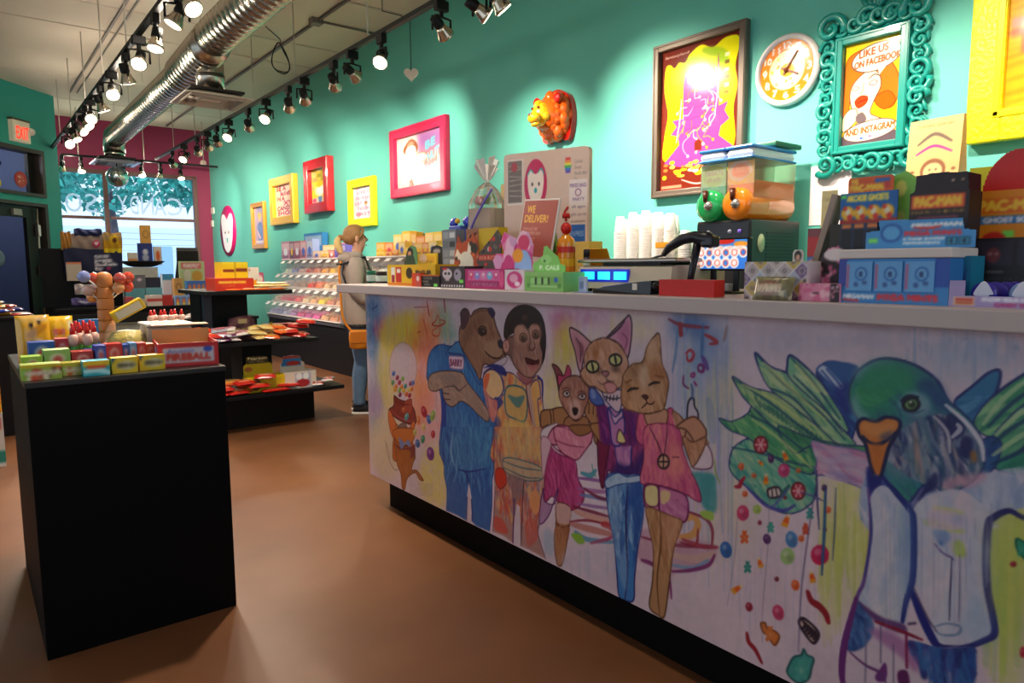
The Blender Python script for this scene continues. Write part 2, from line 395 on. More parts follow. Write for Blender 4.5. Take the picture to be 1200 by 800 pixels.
for nm,loc,rot,sx,sy in (('front',(0.6,YF-0.02,1.9),(radians(90),0,0),4.3,2.3),('side',(lx-0.02,3.6,1.9),(0,radians(-90),0),2.3,7.1),('far',((WX0+WX1)/2,YB+0.02,1.85),(radians(-90),0,0),2.2,2.1)):
    o = area_lamp('daylight_portal_'+nm,loc,rot,sx,sy,1,(1,1,1));o.data.cycles.is_portal = True
# ceiling: concrete slabs with open joints over a dark backing
struct('ceiling',MB().box(0.6,5.7,CEIL+0.13,7.6,18,0.1),M('ceiling_backing','4a443c',0.9))
js = [-3.1,-1.2,0.9,3.0,5.1,6.65,8.25,9.1,11.45,13.0,14.5]
ceil = bpy.data.objects['ceiling']
for i in range(len(js)-1):
    a,b_ = js[i]+0.02,js[i+1]-0.02
    struct('ceiling_slab',MB().bbox(0.6,(a+b_)/2,CEIL+0.04,7.3,b_-a,0.08,0.008),CONC,ceil)
# baseboards
struct('baseboard_right',MB().box(XW-0.008,5.7,0.06,0.016,17.4,0.12),M('black_trim','141414',0.5,spec=.2))

# far window: frame, mullion, transom bar, panes, letters on the glass
WF = M('window_frame_brown','5a3b35',0.5);GL = M('window_glass','eef6ff',0.02,trans=1,ior=1.03,spec=0.3)
mb = MB();t = 0.07
for x in (WX0,WX1): mb.bbox(x,YB+0.03,(WZ0+WZ1)/2,t,0.12,WZ1-WZ0+t,0.006)
for z in (WZ0,WZ1): mb.bbox((WX0+WX1)/2,YB+0.03,z,WX1-WX0,0.12,t,0.006)
win = struct('window_1',mb,WF)
mx_ = ony(129,300,YB)[0];bz_ = ony(150,256,YB)[2]
mul = MB().bbox(mx_,YB+0.03,(WZ0+WZ1)/2,0.07,0.1,WZ1-WZ0-t,0.006).build('mullion',WF,win)
MB().bbox((WX0+mx_)/2,YB+0.03,bz_,mx_-WX0-0.1,0.08,0.05,0.006).build('transom_bar',WF,win)
MB().bbox((WX1+mx_)/2,YB+0.03,bz_,WX1-mx_-0.1,0.08,0.05,0.006).build('transom_bar',WF,win)
for x0,x1 in ((WX0,mx_),(mx_,WX1)):
    for z0,z1 in ((WZ0,bz_),(bz_,WZ1)):
        MB().box((x0+x1)/2,YB+0.05,(z0+z1)/2,x1-x0-0.06,0.006,z1-z0-0.05).build('pane',GL,win)
LET = M('frosted_letter','ffffff',0.6,trans=0.9,ior=1.2)
def letters(word,O,U,V,depth,mat,parent,name='lettering',col=(1,1,1)):
    """solid letters: word fitted in the box O + U x V (O bottom left as read)"""
    tr = text_tris(word);O,U,V = (np.array(q,float) for q in (O,U,V));N = np.cross(U,V);N = N/np.linalg.norm(N)*depth
    mb = MB();pts = (O+tr[...,0:1]*U+tr[...,1:2]*V).reshape(-1,3);n = len(pts)
    P = np.vstack([pts,pts+N]);F = []
    edges = {}
    key = lambda i: tuple(np.round(pts[i],6))
    for k in range(0,n,3):
        F.append((n+k,n+k+1,n+k+2));F.append((k+2,k+1,k))
        for a,b in ((k,k+1),(k+1,k+2),(k+2,k)):
            e = (key(b),key(a))
            if e in edges: edges.pop(e)
            else: edges[(key(a),key(b))] = (a,b)
    for a,b in edges.values(): F.append((a,b,b+n,a+n))
    return mb.add(P,F,col).build(name,mat,parent)
cL = ony(214,243,YB+0.03); 
x = WX1-0.14
for ch,px0,px1 in (('C',214,196),('A',195,180),('N',181,165),('D',163,152),('Y',151,137),('S',115,99),('O',97,76)):
    a = ony(px0,243,YB+0.04)[0];b_ = ony(px1,243,YB+0.04)[0];zb = ony(px0,241 if px0 > 120 else 241,YB+0.04)[2]
    letters(ch,(a-0.01,YB+0.04,2.27),(b_-a+0.02,0,0),(0,0,0.33),0.006,LET,win,'glass_letter')
# window sill shelf is a display platform; lower wall below
# ---- entrance: transom and door in the diagonal wall (dark frames)
DF = M('dark_bronze_frame','3a322b',0.45);DFD = M('black_door','17130f',0.5)
mb = MB()
for s0,s1,z0,z1 in ((DX0,DX1,TZ1-0.06,TZ1),(DX0,DX1,TZ0,TZ0+0.05),(DX1-0.05,DX1,TZ0+0.05,TZ1-0.06),(DX0,DX0+0.06,TZ0+0.05,TZ1-0.06)): wseg(mb,s0,s1,z0,z1,-0.03,0.16)
w2 = struct('window_2',mb,DF)
mb = MB();wseg(mb,DX1-0.17,DX1-0.05,TZ0+0.05,TZ1-0.06,0.10,0.16);mb.build('inner_jamb',DFD,w2)
mb = MB();wseg(mb,DX0+0.06,DX1-0.05,TZ0+0.05,TZ1-0.06,0.12,0.126);mb.build('pane',GL,w2)
mb = MB()
for s0,s1,z0,z1 in ((DX0,DX1,DZ-0.05,DZ),(DX1-0.06,DX1,0,DZ-0.05),(DX0,DX0+0.06,0,DZ-0.05)): wseg(mb,s0,s1,z0,z1,-0.03,0.18)
d1 = struct('door_1',mb,DF)
# door leaf: stiles, rails, glass, closer, push bar
mb = MB();a0,a1 = -1.72,DX1-0.06
for s0,s1,z0,z1 in ((a1-0.30,a1,0.01,DZ-0.06),(a0,a0+0.18,0.01,DZ-0.06),(a0+0.18,a1-0.30,0.01,0.35),(a0+0.18,a1-0.30,DZ-0.22,DZ-0.06)): wseg(mb,s0,s1,z0,z1,0.04,0.10)
leaf = mb.build('door_leaf',DFD,d1)
mb = MB();wseg(mb,a0+0.18,a1-0.30,0.35,DZ-0.22,0.065,0.075);mb.build('pane',GL,d1)
mb = MB();wseg(mb,a0+0.75,a1-0.42,DZ-0.20,DZ-0.11,0.0,0.04);mb.build('door_closer',M('closer_grey','9a948c',0.4),d1)
SIL = M('brushed_steel','b9b6b0',0.3,metal=1)
mb = MB();mb.tube([(a1-0.14,0.0,0.5),(a1-0.14,0.0,DZ-0.08)],0.014,mat=DM);mb.box(a1-0.14,0.0,DZ-0.40,0.05,0.05,0.16,mat=DM);mb.box(a1-0.14,0.0,1.25,0.05,0.05,0.14,mat=DM)
mb.build('latch_rod',SIL,d1)
# vestibule behind the door
mb = MB();wseg(mb,-2.6,-0.1,0,3.2,1.5,1.6);wseg(mb,-2.7,-2.6,0,3.2,0.22,1.6);wseg(mb,-0.12,-0.02,0,3.2,0.22,1.6);wseg(mb,-2.7,0,3.2,3.3,0.22,1.6)
struct('wall_vestibule',mb,wall_mat('vestibule_paint','7c86a8'))
vl = bpy.data.lights.new('vestibule_fill','POINT');vl.energy = 16;vl.shadow_soft_size = 0.12;vlo = bpy.data.objects.new('vestibule_fill',vl);COL.objects.link(vlo);vlo.location = DM@Vector((-1.3,0.7,3.0))  # added point light without a fitting, brightens the space behind the door
mb = MB();wseg(mb,-2.7,0,-0.1,0.0,0.2,1.6);struct('floor_vestibule',mb,FL)
vest = thing('glass_reflection','pink and red panel set behind the entrance door glass to stand for reflections','poster',(0,0,0))  # solid panel in place of the shop's reflection in the door glass
cv = Canvas(0.5,1.7,60,'d0507c');cv.rect(0.18,0,0.32,1.7,'3a3f70');cv.rect(0.34,0.1,0.5,1.1,'d0283e');cv.text('NS',0.36,0.3,0.48,0.42,'ffffff');cv.rect(0.36,0.9,0.5,1.1,'9ab5e0')
mb = MB();sheet(mb,cv,(-1.32,0.5,0.5),(0.5,0,0),(0,0,1.7),mat=DM);wseg(mb,-1.32,-0.82,0.0,2.2,0.502,0.52,'d0507c');mb.build('reflection_panel',PM,vest)
o = MB().sphere((0,0,0),0.13,20,14,sc=(1,1,1.1),mat=DM@T(-1.0,0.33,1.43)).build('balloon',M('pale_rubber','b9bcc0',0.3));tag(o,'pale grey balloon set behind the entrance door glass to stand for a reflection','balloon')  # solid balloon placed where the door glass reflects one
o = MB().tube([(-1.0,0.33,1.28),(-0.99,0.33,0.7),(-1.0,0.33,0.02)],0.003,6,mat=DM).build('balloon_string',M('string_white','dddddd',0.8),o)
# stickers and figures on the transom glass
def disc_thing(name,label,cat,s,z,rx,rz_,cv_fn,y=0.10,yt=0.012):
    cv = Canvas(2,2,40,'ffffff');cv_fn(cv);n = 26
    mb = MB();a = np.linspace(0,2*pi,n,endpoint=False);V = [(s,y,z)];uv = [(0.5,0.5)]
    for r in (0.35,0.7,1.0):
        for q in a: V.append((s+rx*r*cos(q),y,z+rz_*r*sin(q)));uv.append((0.5+0.5*r*cos(q)*0.98,0.5-0.5*r*sin(q)*0.98))
    F = [(0,1+k,1+(k+1) % n) for k in range(n)]
    for i in range(2):
        for k in range(n): k2 = (k+1) % n;F.append((1+i*n+k,1+(i+1)*n+k,1+(i+1)*n+k2,1+i*n+k2))
    uv = np.array(uv);base = len(V)
    Cc = cv.sample(uv[:,0],uv[:,1])
    for q in a: V.append((s+rx*cos(q),y+yt,z+rz_*sin(q)))
    F += [(1+2*n+k,base+k,base+(k+1) % n,1+2*n+(k+1) % n) for k in range(n)];F.append([base+k for k in range(n)])
    Cc = np.vstack([Cc,np.tile(Cc[-1],(n,1))]);mb.add(V,F,Cc,mat=DM)
    return tag(mb.build(name,PG),label,cat)
def red_fn(c): c.a[:] = hexc('c81e1e');c.text('WE',0.6,0.5,1.4,0.9,'ffd9b0');c.text('CANDY',0.4,1.0,1.6,1.35,'ffd9b0')
disc_thing('round_sticker','round red sticker on the transom window glass','sticker',-0.66,2.57,0.115,0.115,red_fn)
disc_thing('round_sticker','round yellow sticker at the left of the transom glass','sticker',-1.12,2.48,0.085,0.085,lambda c: c.a.__setitem__(slice(None),hexc('f3df1d')))
t_ = thing('paper_figure','paper figure in a dark blue cap hung behind the transom glass','cut-out')
MB().sphere((0,0,0),0.085,14,10,sc=(1,.5,1),mat=DM@T(-0.9,0.3,2.70)).build('face',M('peach_card','c98d74',0.6),t_)
MB().sphere((0,0,0),0.1,14,10,sc=(1,.6,.6),mat=DM@T(-0.88,0.3,2.79)).build('cap',M('navy_card','2a2c60',0.6),t_)
MB().sphere((0,0,0),0.10,14,10,sc=(1,.5,1),mat=DM@T(-0.93,0.3,2.58)).build('collar',M('paper_white','dfe4ee',0.6),t_)
mb = MB();wseg(mb,-1.6,-1.02,TZ0+0.05,TZ1-0.2,0.34,0.36);tag(mb.build('hanging_banner',M('dusty_pink','b0607a',0.8)),'dusty pink banner hanging behind the transom glass','banner')

# exit sign
ex = thing('exit_sign','white box exit sign with red letters above the entrance door','sign')
e0 = onx(0,0,1)
s0,s1,z0,z1 = -0.955,-0.635,3.07,3.37
mb = MB();mb.bbox((s0+s1)/2,-0.04,(z0+z1)/2,s1-s0,0.08,z1-z0,0.01,mat=DM);mb.build('sign_box',M('sign_ivory','d8cdb0',0.4,emit=0.15),ex)
mb = MB();mb.bbox((s0+s1)/2,-0.03,z1+0.01,s1-s0+0.02,0.10,0.03,0.008,mat=DM);mb.build('sign_cap',M('dull_bronze','5a4a38',0.5),ex)
tr_ = lambda x,y,z: (DM@Vector((x,y,z)))
A = tr_(s0+0.05,-0.0805,z0+0.045);B = tr_(s1-0.04,-0.0805,z0+0.045)
letters('EXIT',A,np.array(B)-np.array(A),(0,0,0.17),0.004,M('exit_red','ff2a10',0.4,emit=1.6),ex)
o = MB().sphere((0,0,0),0.055,12,8,mat=DM@T(s1+0.035,-0.06,z1-0.12)).build('emergency_lamp',M('lamp_white','e8e4da',0.4),ex)

# ------------------------------------------------------------------ lamp tracks
BLK = M('matt_black','0e0d0d',0.5,spec=.3);CHR = M('lamp_reflector','c9bda8',0.22,metal=0.9);LIT = M('lamp_glow','ffe6bd',0.3,emit=14)
WIRE = M('hanging_wire','b5ad9e',0.5)
def track(name,label,p0,p1,wires):
    t = thing(name,label,'light track',((p0[0]+p1[0])/2,(p0[1]+p1[1])/2,TRZ))
    L = Vector(p1)-Vector(p0);ang = atan2(L.y,L.x)
    MB().bbox(0,0,0,L.length,0.045,0.035,0.004).build('rail',BLK,t,rotz=ang)
    for w in wires:
        q = Vector(p0)+L*w-Vector(t.location[:2]);MB().cyl(q.x,q.y,0.017,CEIL-TRZ,0.006,8).build('suspension_wire',WIRE,t)
    return t
XLT,XRT = 1.24,2.75
track('light_track','long black lamp track hung left of the round silver duct',(XLT,-2.5),(XLT,13.0),[0.1,0.25,0.4,0.52,0.6,0.68,0.76,0.84,0.92])
track('light_track','long black lamp track hung beside the aqua wall',(XRT,-2.5),(XRT,13.2),[0.1,0.25,0.4,0.5,0.6,0.68,0.76,0.84,0.92])
track('light_track','short black lamp track hung across the far window',(1.42,13.55),(3.85,13.55),[0.1,0.5,0.9])
adapter = MB().bbox(0,0,-0.05,0.05,0.10,0.07,0.008);adapter.cyl(0,0,-0.12,-0.07,0.016,12)
mb = MB().tube([(0,-0.075,-0.22),(0,-0.075,-0.13),(0,0.0,-0.12),(0,0.075,-0.13),(0,0.075,-0.22)],0.009,8)
hd = MB().lathe([(0.028,-0.10),(0.036,-0.095),(0.038,-0.03),(0.034,-0.02)],18)
rf = MB().lathe([(0.034,-0.022),(0.040,0.0),(0.058,0.045),(0.064,0.06),(0.060,0.066)],20)
fc = MB().lathe([(0.0585,0.062),(0.050,0.069),(0.0,0.0715)],20)
proto = None
def head(kind,loc,aim,label,group,power,rotz=0,cone=75,glow=True,colr=(1.0,0.86,0.70)):
    """one spotlight: aim = unit vector of the beam"""
    global proto
    if proto is None:
        r = thing('spotlight',label,'spotlight',(0,0,0),0,group)
        adapter.build('track_adapter',BLK,r);mb.build('yoke',BLK,r)
        h_ = hd.build('lamp_socket',BLK,r);rf.build('reflector',CHR,h_);fc.build('lamp_face',LIT,h_)
        proto = r
    else: r = copy_tree(proto)
    r['label'] = label;r['group'] = group
    r.location = loc;r.rotation_euler.z = rotz
    for c in r.children:
        if c.name.startswith('lamp_socket'):
            a = Vector(aim).normalized();lm = Matrix.Rotation(-rotz,3,'Z')@a
            c.rotation_euler = lm.to_track_quat('Z','Y').to_euler();c.location = (0,0,-0.2)
    l = bpy.data.lights.new('spotlight_beam','SPOT');l.energy = power;l.spot_size = radians(cone);l.spot_blend = 1.0;l.color = colr;l.shadow_soft_size = 0.045
    lo = bpy.data.objects.new('spotlight_beam',l);COL.objects.link(lo);a = Vector(aim).normalized()
    if kind != 'w' and len(bpy.data.lights) % 4 < 2:      # added fill points brighten the ceiling, suggesting spill from open lamp backs
        l2 = bpy.data.lights.new('ceiling_fill','POINT');l2.energy = 17;l2.color = colr;l2.shadow_soft_size = .1;lo2 = bpy.data.objects.new('ceiling_fill',l2);COL.objects.link(lo2);lo2.location = Vector(loc)+Vector((.12,0,-.05))
    lo.location = Vector(loc)+Vector((0,0,-0.2))+a*0.095;lo.rotation_euler = (-a).to_track_quat('Z','Y').to_euler()
    return r
PW = 190
# along the aqua wall: pixel of each lamp in the photograph, target point on the wall (Y, z) or None = towards the room
wallh = [(528,10,(3.3,2.1),1.0),(485,33,(4.6,2.0),1.0),(422,70,None,0.6),(393,88,(6.2,2.4),0.8),(360,97,(7.6,2.1),1.2),(330,115,(8.6,2.0),1.0),(317,125,(9.4,2.1),0.8),
         (291,138,None,0.5),(267,148,(10.6,2.3),1.2),(250,160,None,0.5),(236,167,(11.9,2.1),1.1),(222,172,(12.6,2.1),1.0),(210,178,(13.3,2.0),0.8),(200,186,None,0.5),(187,193,(13.9,2.0),0.8)]
names_ = ['nearest','second nearest','third','fourth','fifth','sixth','seventh','eighth','ninth','tenth','eleventh','twelfth','thirteenth','fourteenth','farthest']
for i,(px,py,tg,k) in enumerate(wallh):
    Yl = onz(px,py,TRZ-.24)[1];loc = (XRT,Yl,TRZ)
    if tg: aim = Vector((XW,tg[0],tg[1]))-Vector((XRT,Yl,TRZ-0.2))
    else: aim = Vector((-0.75,-0.75,-1.0))
    head('w',loc,aim,'%s black spotlight %s on the track beside the aqua wall'  % (names_[i],'lighting the wall' if tg else 'facing the room'),'spotlights on the wall side track',PW*k,radians(90*(i % 2)))
over = ['over the framed tower poster','over the wall clock','over the ornate teal frame','over the yellow frame','over the orange animal head']
for i_,(Yl,tg,k) in enumerate(((2.9,(2.6,1.65),1.0),(2.2,(1.9,1.65),.95),(1.3,(1.3,1.7),.8),(0.6,(0.6,1.9),.6),(3.6,(3.2,1.55),1.0))):
    head('w',(XRT,Yl,TRZ),Vector((XW,tg[0],tg[1]))-Vector((XRT,Yl,TRZ-0.2)),'black spotlight on the wall side track '+over[i_],'spotlights overhead out of view',PW*k)
# left track
lefth = [(207,8,(0.3,-0.75,-0.9)),(186,22,(-0.5,0.1,-1)),(170,52,(-0.2,-0.2,-1)),(149,74,(-0.3,-0.75,-0.8)),(134,92,(0.3,0.3,-1)),(121,111,(-0.1,-0.8,-0.7)),(106,126,(0.4,0.1,-1)),
         (97,140,(-0.1,-0.85,-0.6)),(91,147,(0.4,-0.5,-0.7)),(85,154,(0.5,-0.6,-0.6)),(80,162,(0.3,-0.4,-0.8)),(72,170,(0.1,-0.9,-0.5))]
for i,(px,py,am) in enumerate(lefth):
    Yl = onz(px,py,TRZ-.24)[1]
    head('l',(XLT,Yl,TRZ),am,'%s black spotlight %s on the track left of the silver duct' % (names_[i] if i < 11 else 'farthest','facing the camera' if am[1] < -0.7 else 'pointing down'),'spotlights on the left track',PW*0.8,radians(90*(i % 2)),cone=80)
for i,(Yl,am,k) in enumerate(((4.2,(0.5,0.4,-1),1.0),(3.2,(-0.35,0.0,-1),1.3),(1.8,(0.9,0.5,-1.2),0.16),(0.2,(-0.5,0.6,-1),0.14),(-1.2,(0.3,0.6,-1),0.12))):
    head('l',(XLT,Yl,TRZ),am,'black spotlight overhead on the left track, %s one before the picture edge' % names_[i],'spotlights overhead out of view',PW*k,cone=85)
for i,(px,py) in enumerate(((73,197),(95,194),(144,197),(166,199),(188,206),(212,205))):
    Xl = ony(px,py,13.55)[0]
    head('x',(Xl,13.55,TRZ),(0,-0.5,-1) if i % 2 else (0,0.6,-1),'%s small spotlight on the short track across the far window, from the left' % names_[i].replace('nearest','first').replace('second first','second'),'spotlights across the far window',PW*0.35,cone=70)

# ------------------------------------------------------------------ silver duct
GALV = M('galvanised_steel','b0aa9e',0.27,metal=1,noise=0.12,nscale=6)
def ribbed(p0,p1,r,pitch=0.11,n=28):
    mb = MB();L = (Vector(p1)-Vector(p0));m = int(L.length/pitch);pts = [];rr = []
    for i in range(m+1):
        for f,q in ((0.0,0),(0.80,0),(0.86,0.006),(0.94,0.006)):
            t = min((i+f)/m,1);pts.append(Vector(p0)+L*t);rr.append(r+q)
            if t >= 1: break
    # drop duplicates
    P = [pts[0]];R = [rr[0]]
    for p,q in zip(pts[1:],rr[1:]):
        if (p-P[-1]).length > 1e-5: P.append(p);R.append(q)
    return mb.tube(P,R,n)
dz = 3.37;DXX = 2.0
duct = thing('duct','round spiral silver air duct hung under the ceiling between the lamp tracks','duct',(DXX,6,dz))
rel = lambda x,y,z: (x-DXX,y-6,z-dz)
ribbed(rel(2.02,-2.6,3.42),rel(2.02,7.1,3.42),0.168).build('duct_run',GALV,duct)
ribbed(rel(2.0,7.05,3.37),rel(2.0,8.1,3.31),0.18,0.09).build('duct_branch_body',GALV,duct)
ribbed(rel(2.0,8.0,3.31),rel(2.02,12.35,3.30),0.155).build('duct_run',GALV,duct)
MB().tube([rel(2.02,12.28,3.30),rel(2.02,12.42,3.28),rel(2.02,12.5,3.18),rel(2.02,12.5,3.06)],[0.155,0.158,0.155,0.15],24).build('duct_elbow',GALV,duct)
MB().cyl(*rel(2.02,12.5,0)[:2],3.005-dz,3.09-dz,0.14,24).build('duct_collar',GALV,duct)
tee = rel(2.06,7.35,0)
MB().cyl(tee[0],tee[1],3.0-dz,3.3-dz,0.128,24).build('tee_elbow',GALV,duct)
MB().cyl(tee[0],tee[1],3.12-dz,3.15-dz,0.136,24).build('tee_band',M('dark_band','4c4740',0.4,metal=0.8),duct)
for y in (1.5,3.6,7.0,9.6,11.6): 
    for sx_ in (-0.1,0.1): MB().cyl(sx_,y-6,0.15,CEIL-dz,0.005,6).build('hanger_strap',WIRE,duct)
def diffuser(x,y,z,s,label,mat):
    t = thing('air_diffuser',label,'air vent',(x,y,z))
    m = MB();h = s/2
    def ring(a,b,z0,z1): 
        v = [(sx*a,sy*a,z0) for sx,sy in ((-1,-1),(1,-1),(1,1),(-1,1))]+[(sx*b,sy*b,z1) for sx,sy in ((-1,-1),(1,-1),(1,1),(-1,1))]
        v += [(q[0],q[1],q[2]+0.012) for q in v]
        f = []
        for k in range(4):
            k2 = (k+1) % 4;f += [(k,k2,4+k2,4+k),(8+k,12+k,12+k2,8+k2),(k,8+k,8+k2,k2),(4+k,4+k2,12+k2,12+k)]
        return MB().add(v,f)
    ring(h,h*0.84,0,0.005).build('flange',mat,t)
    for a in (0.80,0.60,0.40): ring(h*a,h*(a-0.10),-0.012,0.03).build('louvre',mat,t)
    MB().box(0,0,0.07,s*0.8,s*0.8,0.02).build('plenum',M('vent_dark','2a2622',0.8),t)
    MB().lathe([(h*0.95,0.02),(h*0.85,0.05),(0.13,0.098)],4,mat=T(rz=pi/4,s=1)).build('hood',mat,t)
    return t
VB = M('vent_beige','b9ab9c',0.5); 
diffuser(2.06,7.35,2.90,0.62,'square louvred ceiling diffuser under the tee of the silver duct',VB)
diffuser(2.02,12.5,2.90,0.62,'square diffuser at the far end of the silver duct',M('vent_silver','a9a8b4',0.3,metal=0.5))
# mirror ball under the far diffuser
o = MB().sphere((0,0,0),0.16,24,16).build('mirror_ball',M('mirror_ball_glass','c9d6d8',0.12,metal=0.9,noise=0.5,nscale=26));o.location = (2.02,12.4,2.69)
tag(o,'shiny mirror ball hanging under the far diffuser before the window','mirror ball')
MB().cyl(0,0,0.16,0.205,0.01,8).build('hook',BLK,o)

# conduits on the ceiling
CND = M('conduit_grey','756c62',0.5)
def pipe(label,pts,r=0.012,cat='conduit'): return tag(MB().tube(pts,r,8).build('ceiling_conduit',CND),label,cat)
pipe('thin conduit running along the ceiling above the left lamp track',[(1.47,-1,CEIL-0.015),(1.47,12.4,CEIL-0.015)],0.016)
pipe('pale conduit beside the thin one above the left lamp track',[(1.56,-1,CEIL-0.014),(1.56,12.4,CEIL-0.014)],0.010)
pipe('conduit along the ceiling between the duct and the aqua wall',[(3.17,-1,CEIL-0.017),(3.17,14.2,CEIL-0.017)],0.018)
pipe('short conduit from the junction box to the aqua wall',[(3.13,7.3,CEIL-0.017),(3.9,7.3,CEIL-0.017)],0.012)
o = MB().bbox(0,0,-0.03,0.12,0.12,0.06,0.006).build('junction_box',CND);o.location = (3.15,7.3,CEIL);tag(o,'small grey junction box on the ceiling conduit','junction box')
mb2 = MB()
for k in range(3):
    pts = [(0.135*cos(a)+0.01*k,0.03*sin(2*a)+0.012*k,0.16*sin(a)+0.01*sin(3*a+k)) for a in np.linspace(0,2*pi,28,endpoint=False)]
    mb2.tube(pts,0.005,6,closed=True)
mb2.tube([(0,0,0.16),(0,0.0,0.2),(-0.35,-0.1,0.22)],0.005,6)
o = mb2.build('cable_coil',BLK);o.location = (3.0,7.95,3.62);o.rotation_euler.z = radians(30);tag(o,'loop of black cable hanging from the ceiling near the duct','cable')
# white heart hanging from a small bracket
h = thing('hanging_heart','small white heart hanging on a cord beside the aqua wall','ornament',(3.62,6.15,3.16))
hp = [(0.07*(16*sin(a)**3)/16,0.07*(13*cos(a)-5*cos(2*a)-2*cos(3*a)-cos(4*a))/16) for a in np.linspace(0,2*pi,28,endpoint=False)]
MB().prism(hp,-0.015,0.015,mat=Matrix.Rotation(radians(-40),4,'Z')@Matrix.Rotation(pi/2,4,'X')).build('heart',M('white_card','d9d0c4',0.6),h)
MB().tube([(0,0,0.03),(0,0,0.5),(-0.1,0,0.53),(-0.3,0,0.53),(-0.3,0,CEIL-3.16)],0.005,6).build('cord',M('cord_dark','2c4a44',0.6),h)
# smoke detector on the magenta wall side and small green lamp on the ceiling
o = MB().lathe([(0.06,0),(0.055,0.03),(0.02,0.04)],20,mat=Matrix.Rotation(pi/2,4,'X')).build('wall_detector',M('detector_cream','d8b8b0',0.5));o.location = ony(238,191,YB-0.002);tag(o,'small round cream detector on the magenta wall by the corner','detector')

# ------------------------------------------------------------------ outside the far window
struct('ground_outside',MB().box(2,26,-0.25,40,22.5,0.2),M('pavement','b8bcc4',0.8,noise=0.1))
mb = MB()
hb = thing('house','pale blue clapboard building across the street behind the far window','building',(3.0,27,-0.15))
for k in range(14): MB().box(0,0,0.13+k*0.2,16,0.3,0.19).build('clapboard',M('pale_blue_siding','cfe0f4',0.6),hb).rotation_euler.x = 0
for k in range(3): MB().bbox(-4+k*3.2,-0.17,1.6,1.1,0.06,1.2,0.02).build('window',M('house_glass','8fb3dc',0.15),hb)
g_ = np.random.default_rng(3)
def tree(x,y,z,r,label,n=2600,c1='3ba096',seed=1):
    t = thing('leafy_tree',label,'tree',(x,y,-0.15));g = np.random.default_rng(seed);mb = MB()
    d = g.normal(size=(n,3));d /= np.linalg.norm(d,axis=1)[:,None];rad = r*(0.35+0.65*g.random(n)**0.5)*(1+0.25*np.sin(d[:,0]*5+seed)*np.cos(d[:,2]*4))
    P = d*rad[:,None]*np.array([1.25,1,0.75])+np.array([0,0,z])
    a = g.normal(size=(n,3));a /= np.linalg.norm(a,axis=1)[:,None];b = np.cross(a,g.normal(size=(n,3)));b /= np.linalg.norm(b,axis=1)[:,None]
    s = (0.07+0.07*g.random(n))[:,None]
    V = np.stack([P-a*s*1.4,P+b*s*0.6,P+a*s*1.4,P-b*s*0.6],1).reshape(-1,3)
    mb.add(V,[(4*i,4*i+1,4*i+2,4*i+3) for i in range(n)])
    tag(mb.build('foliage',M('leaf_teal',c1,0.5),t),kind='stuff')
    MB().tube([(0,0,0),(0.1,0,z*0.5),(0,0.1,z)],[0.16,0.13,0.07],10).build('trunk',M('bark','5d5560',0.8),t)
tree(0.9,19.5,3.75,1.25,'leafy street tree behind the left pane of the far window',1500,seed=2)
tree(3.6,23.5,3.9,1.2,'leafy street tree behind the middle of the far window',800,seed=5)
tree(5.6,20,3.8,1.3,'leafy street tree behind the right pane of the far window',1400,seed=9)
# ------------------------------------------------------------------ sales counter with the painted front
XM = 1.658;MZ0,MZ1 = 0.165,1.135;MY0,MY1 = -0.9,3.33
mu = Canvas(MY1-MY0,MZ1-MZ0,400,'dccfd8')
FR = [0,0,1]
def mtf(x,y):
    P = onx(FR[0]+x/FR[2],FR[1]+y/FR[2],XM);return (MY1-P[1],MZ1-P[2])
mu.tf = mtf
def fr(x0,y0,s): FR[:] = [x0,y0,s]
def pp(s): return [tuple(float(q) for q in t.split(',')) for t in s.split()]
def S(p,col,ol=None,ow=1.6,tex=0,blur=0.5,a=1,sm=True): mu.poly(pp(p),col,a,sm,blur,tex,ol,ow)
def Ln(p,col,w=1.6,a=1): mu.line(pp(p),col,w,a)
def Bl(x,y,rx,ry,col,a=0.6,blur=7,tex=0.5,rot=0): mu.ell(x,y,rx,ry,col,rot,a,blur,tex)
def Dot(x,y,rx,ry,col,rot=0,ol=None): mu.ell(x,y,rx,ry,col,rot,1,0.4);mu.ell(x-rx*.25,y-ry*.3,rx*.4,ry*.35,'f4e6ea',rot,0.35,0.5);mu.ell(x+rx*.3,y+ry*.3,rx*.5,ry*.5,'3a2030',rot,0.18,1)
def brush(p,cols,n,w,ln,ang=90,a=0.5,seed=1,sm=True):
    """short strokes of paint kept inside an outline"""
    q = mu.P(pp(p));q = smooth_pts(q) if sm else q
    e = int(ln*1.5+w*2)+2;x0,y0 = np.maximum(np.floor(q.min(0)).astype(int)-e,0);x1,y1 = np.ceil(q.max(0)).astype(int)+e;x1 = min(x1,mu.W);y1 = min(y1,mu.H)
    if x1 <= x0 or y1 <= y0: return
    msk = mu._mask(q,x0,x1,y0,y1)[...,None];old = mu.a[y0:y1,x0:x1].copy();x0b,y0b,x1b,y1b = x0,y0,x1,y1;x0 += e;y0 += e;x1 = max(x1-e,x0+1);y1 = max(y1-e,y0+1)
    g = random.Random(seed);tf = mu.tf;mu.tf = None;w_,h_ = mu.w,mu.h;mu.w,mu.h = mu.W,mu.H
    for _ in range(n):
        x = g.uniform(x0,x1);y = g.uniform(y0,y1);t = radians(ang+g.uniform(-18,18));L = ln*g.uniform(.5,1.3);c = g.uniform(-.2,.2)*L
        mu.line([(x-cos(t)*L/2,y-sin(t)*L/2),(x+c*sin(t),y-c*cos(t)),(x+cos(t)*L/2,y+sin(t)*L/2)],g.choice(cols),w*g.uniform(.5,1.5),a*g.uniform(.4,1))
    mu.tf = tf;mu.w,mu.h = w_,h_
    mu.a[y0b:y1b,x0b:x1b] = old*(1-msk)+mu.a[y0b:y1b,x0b:x1b]*msk
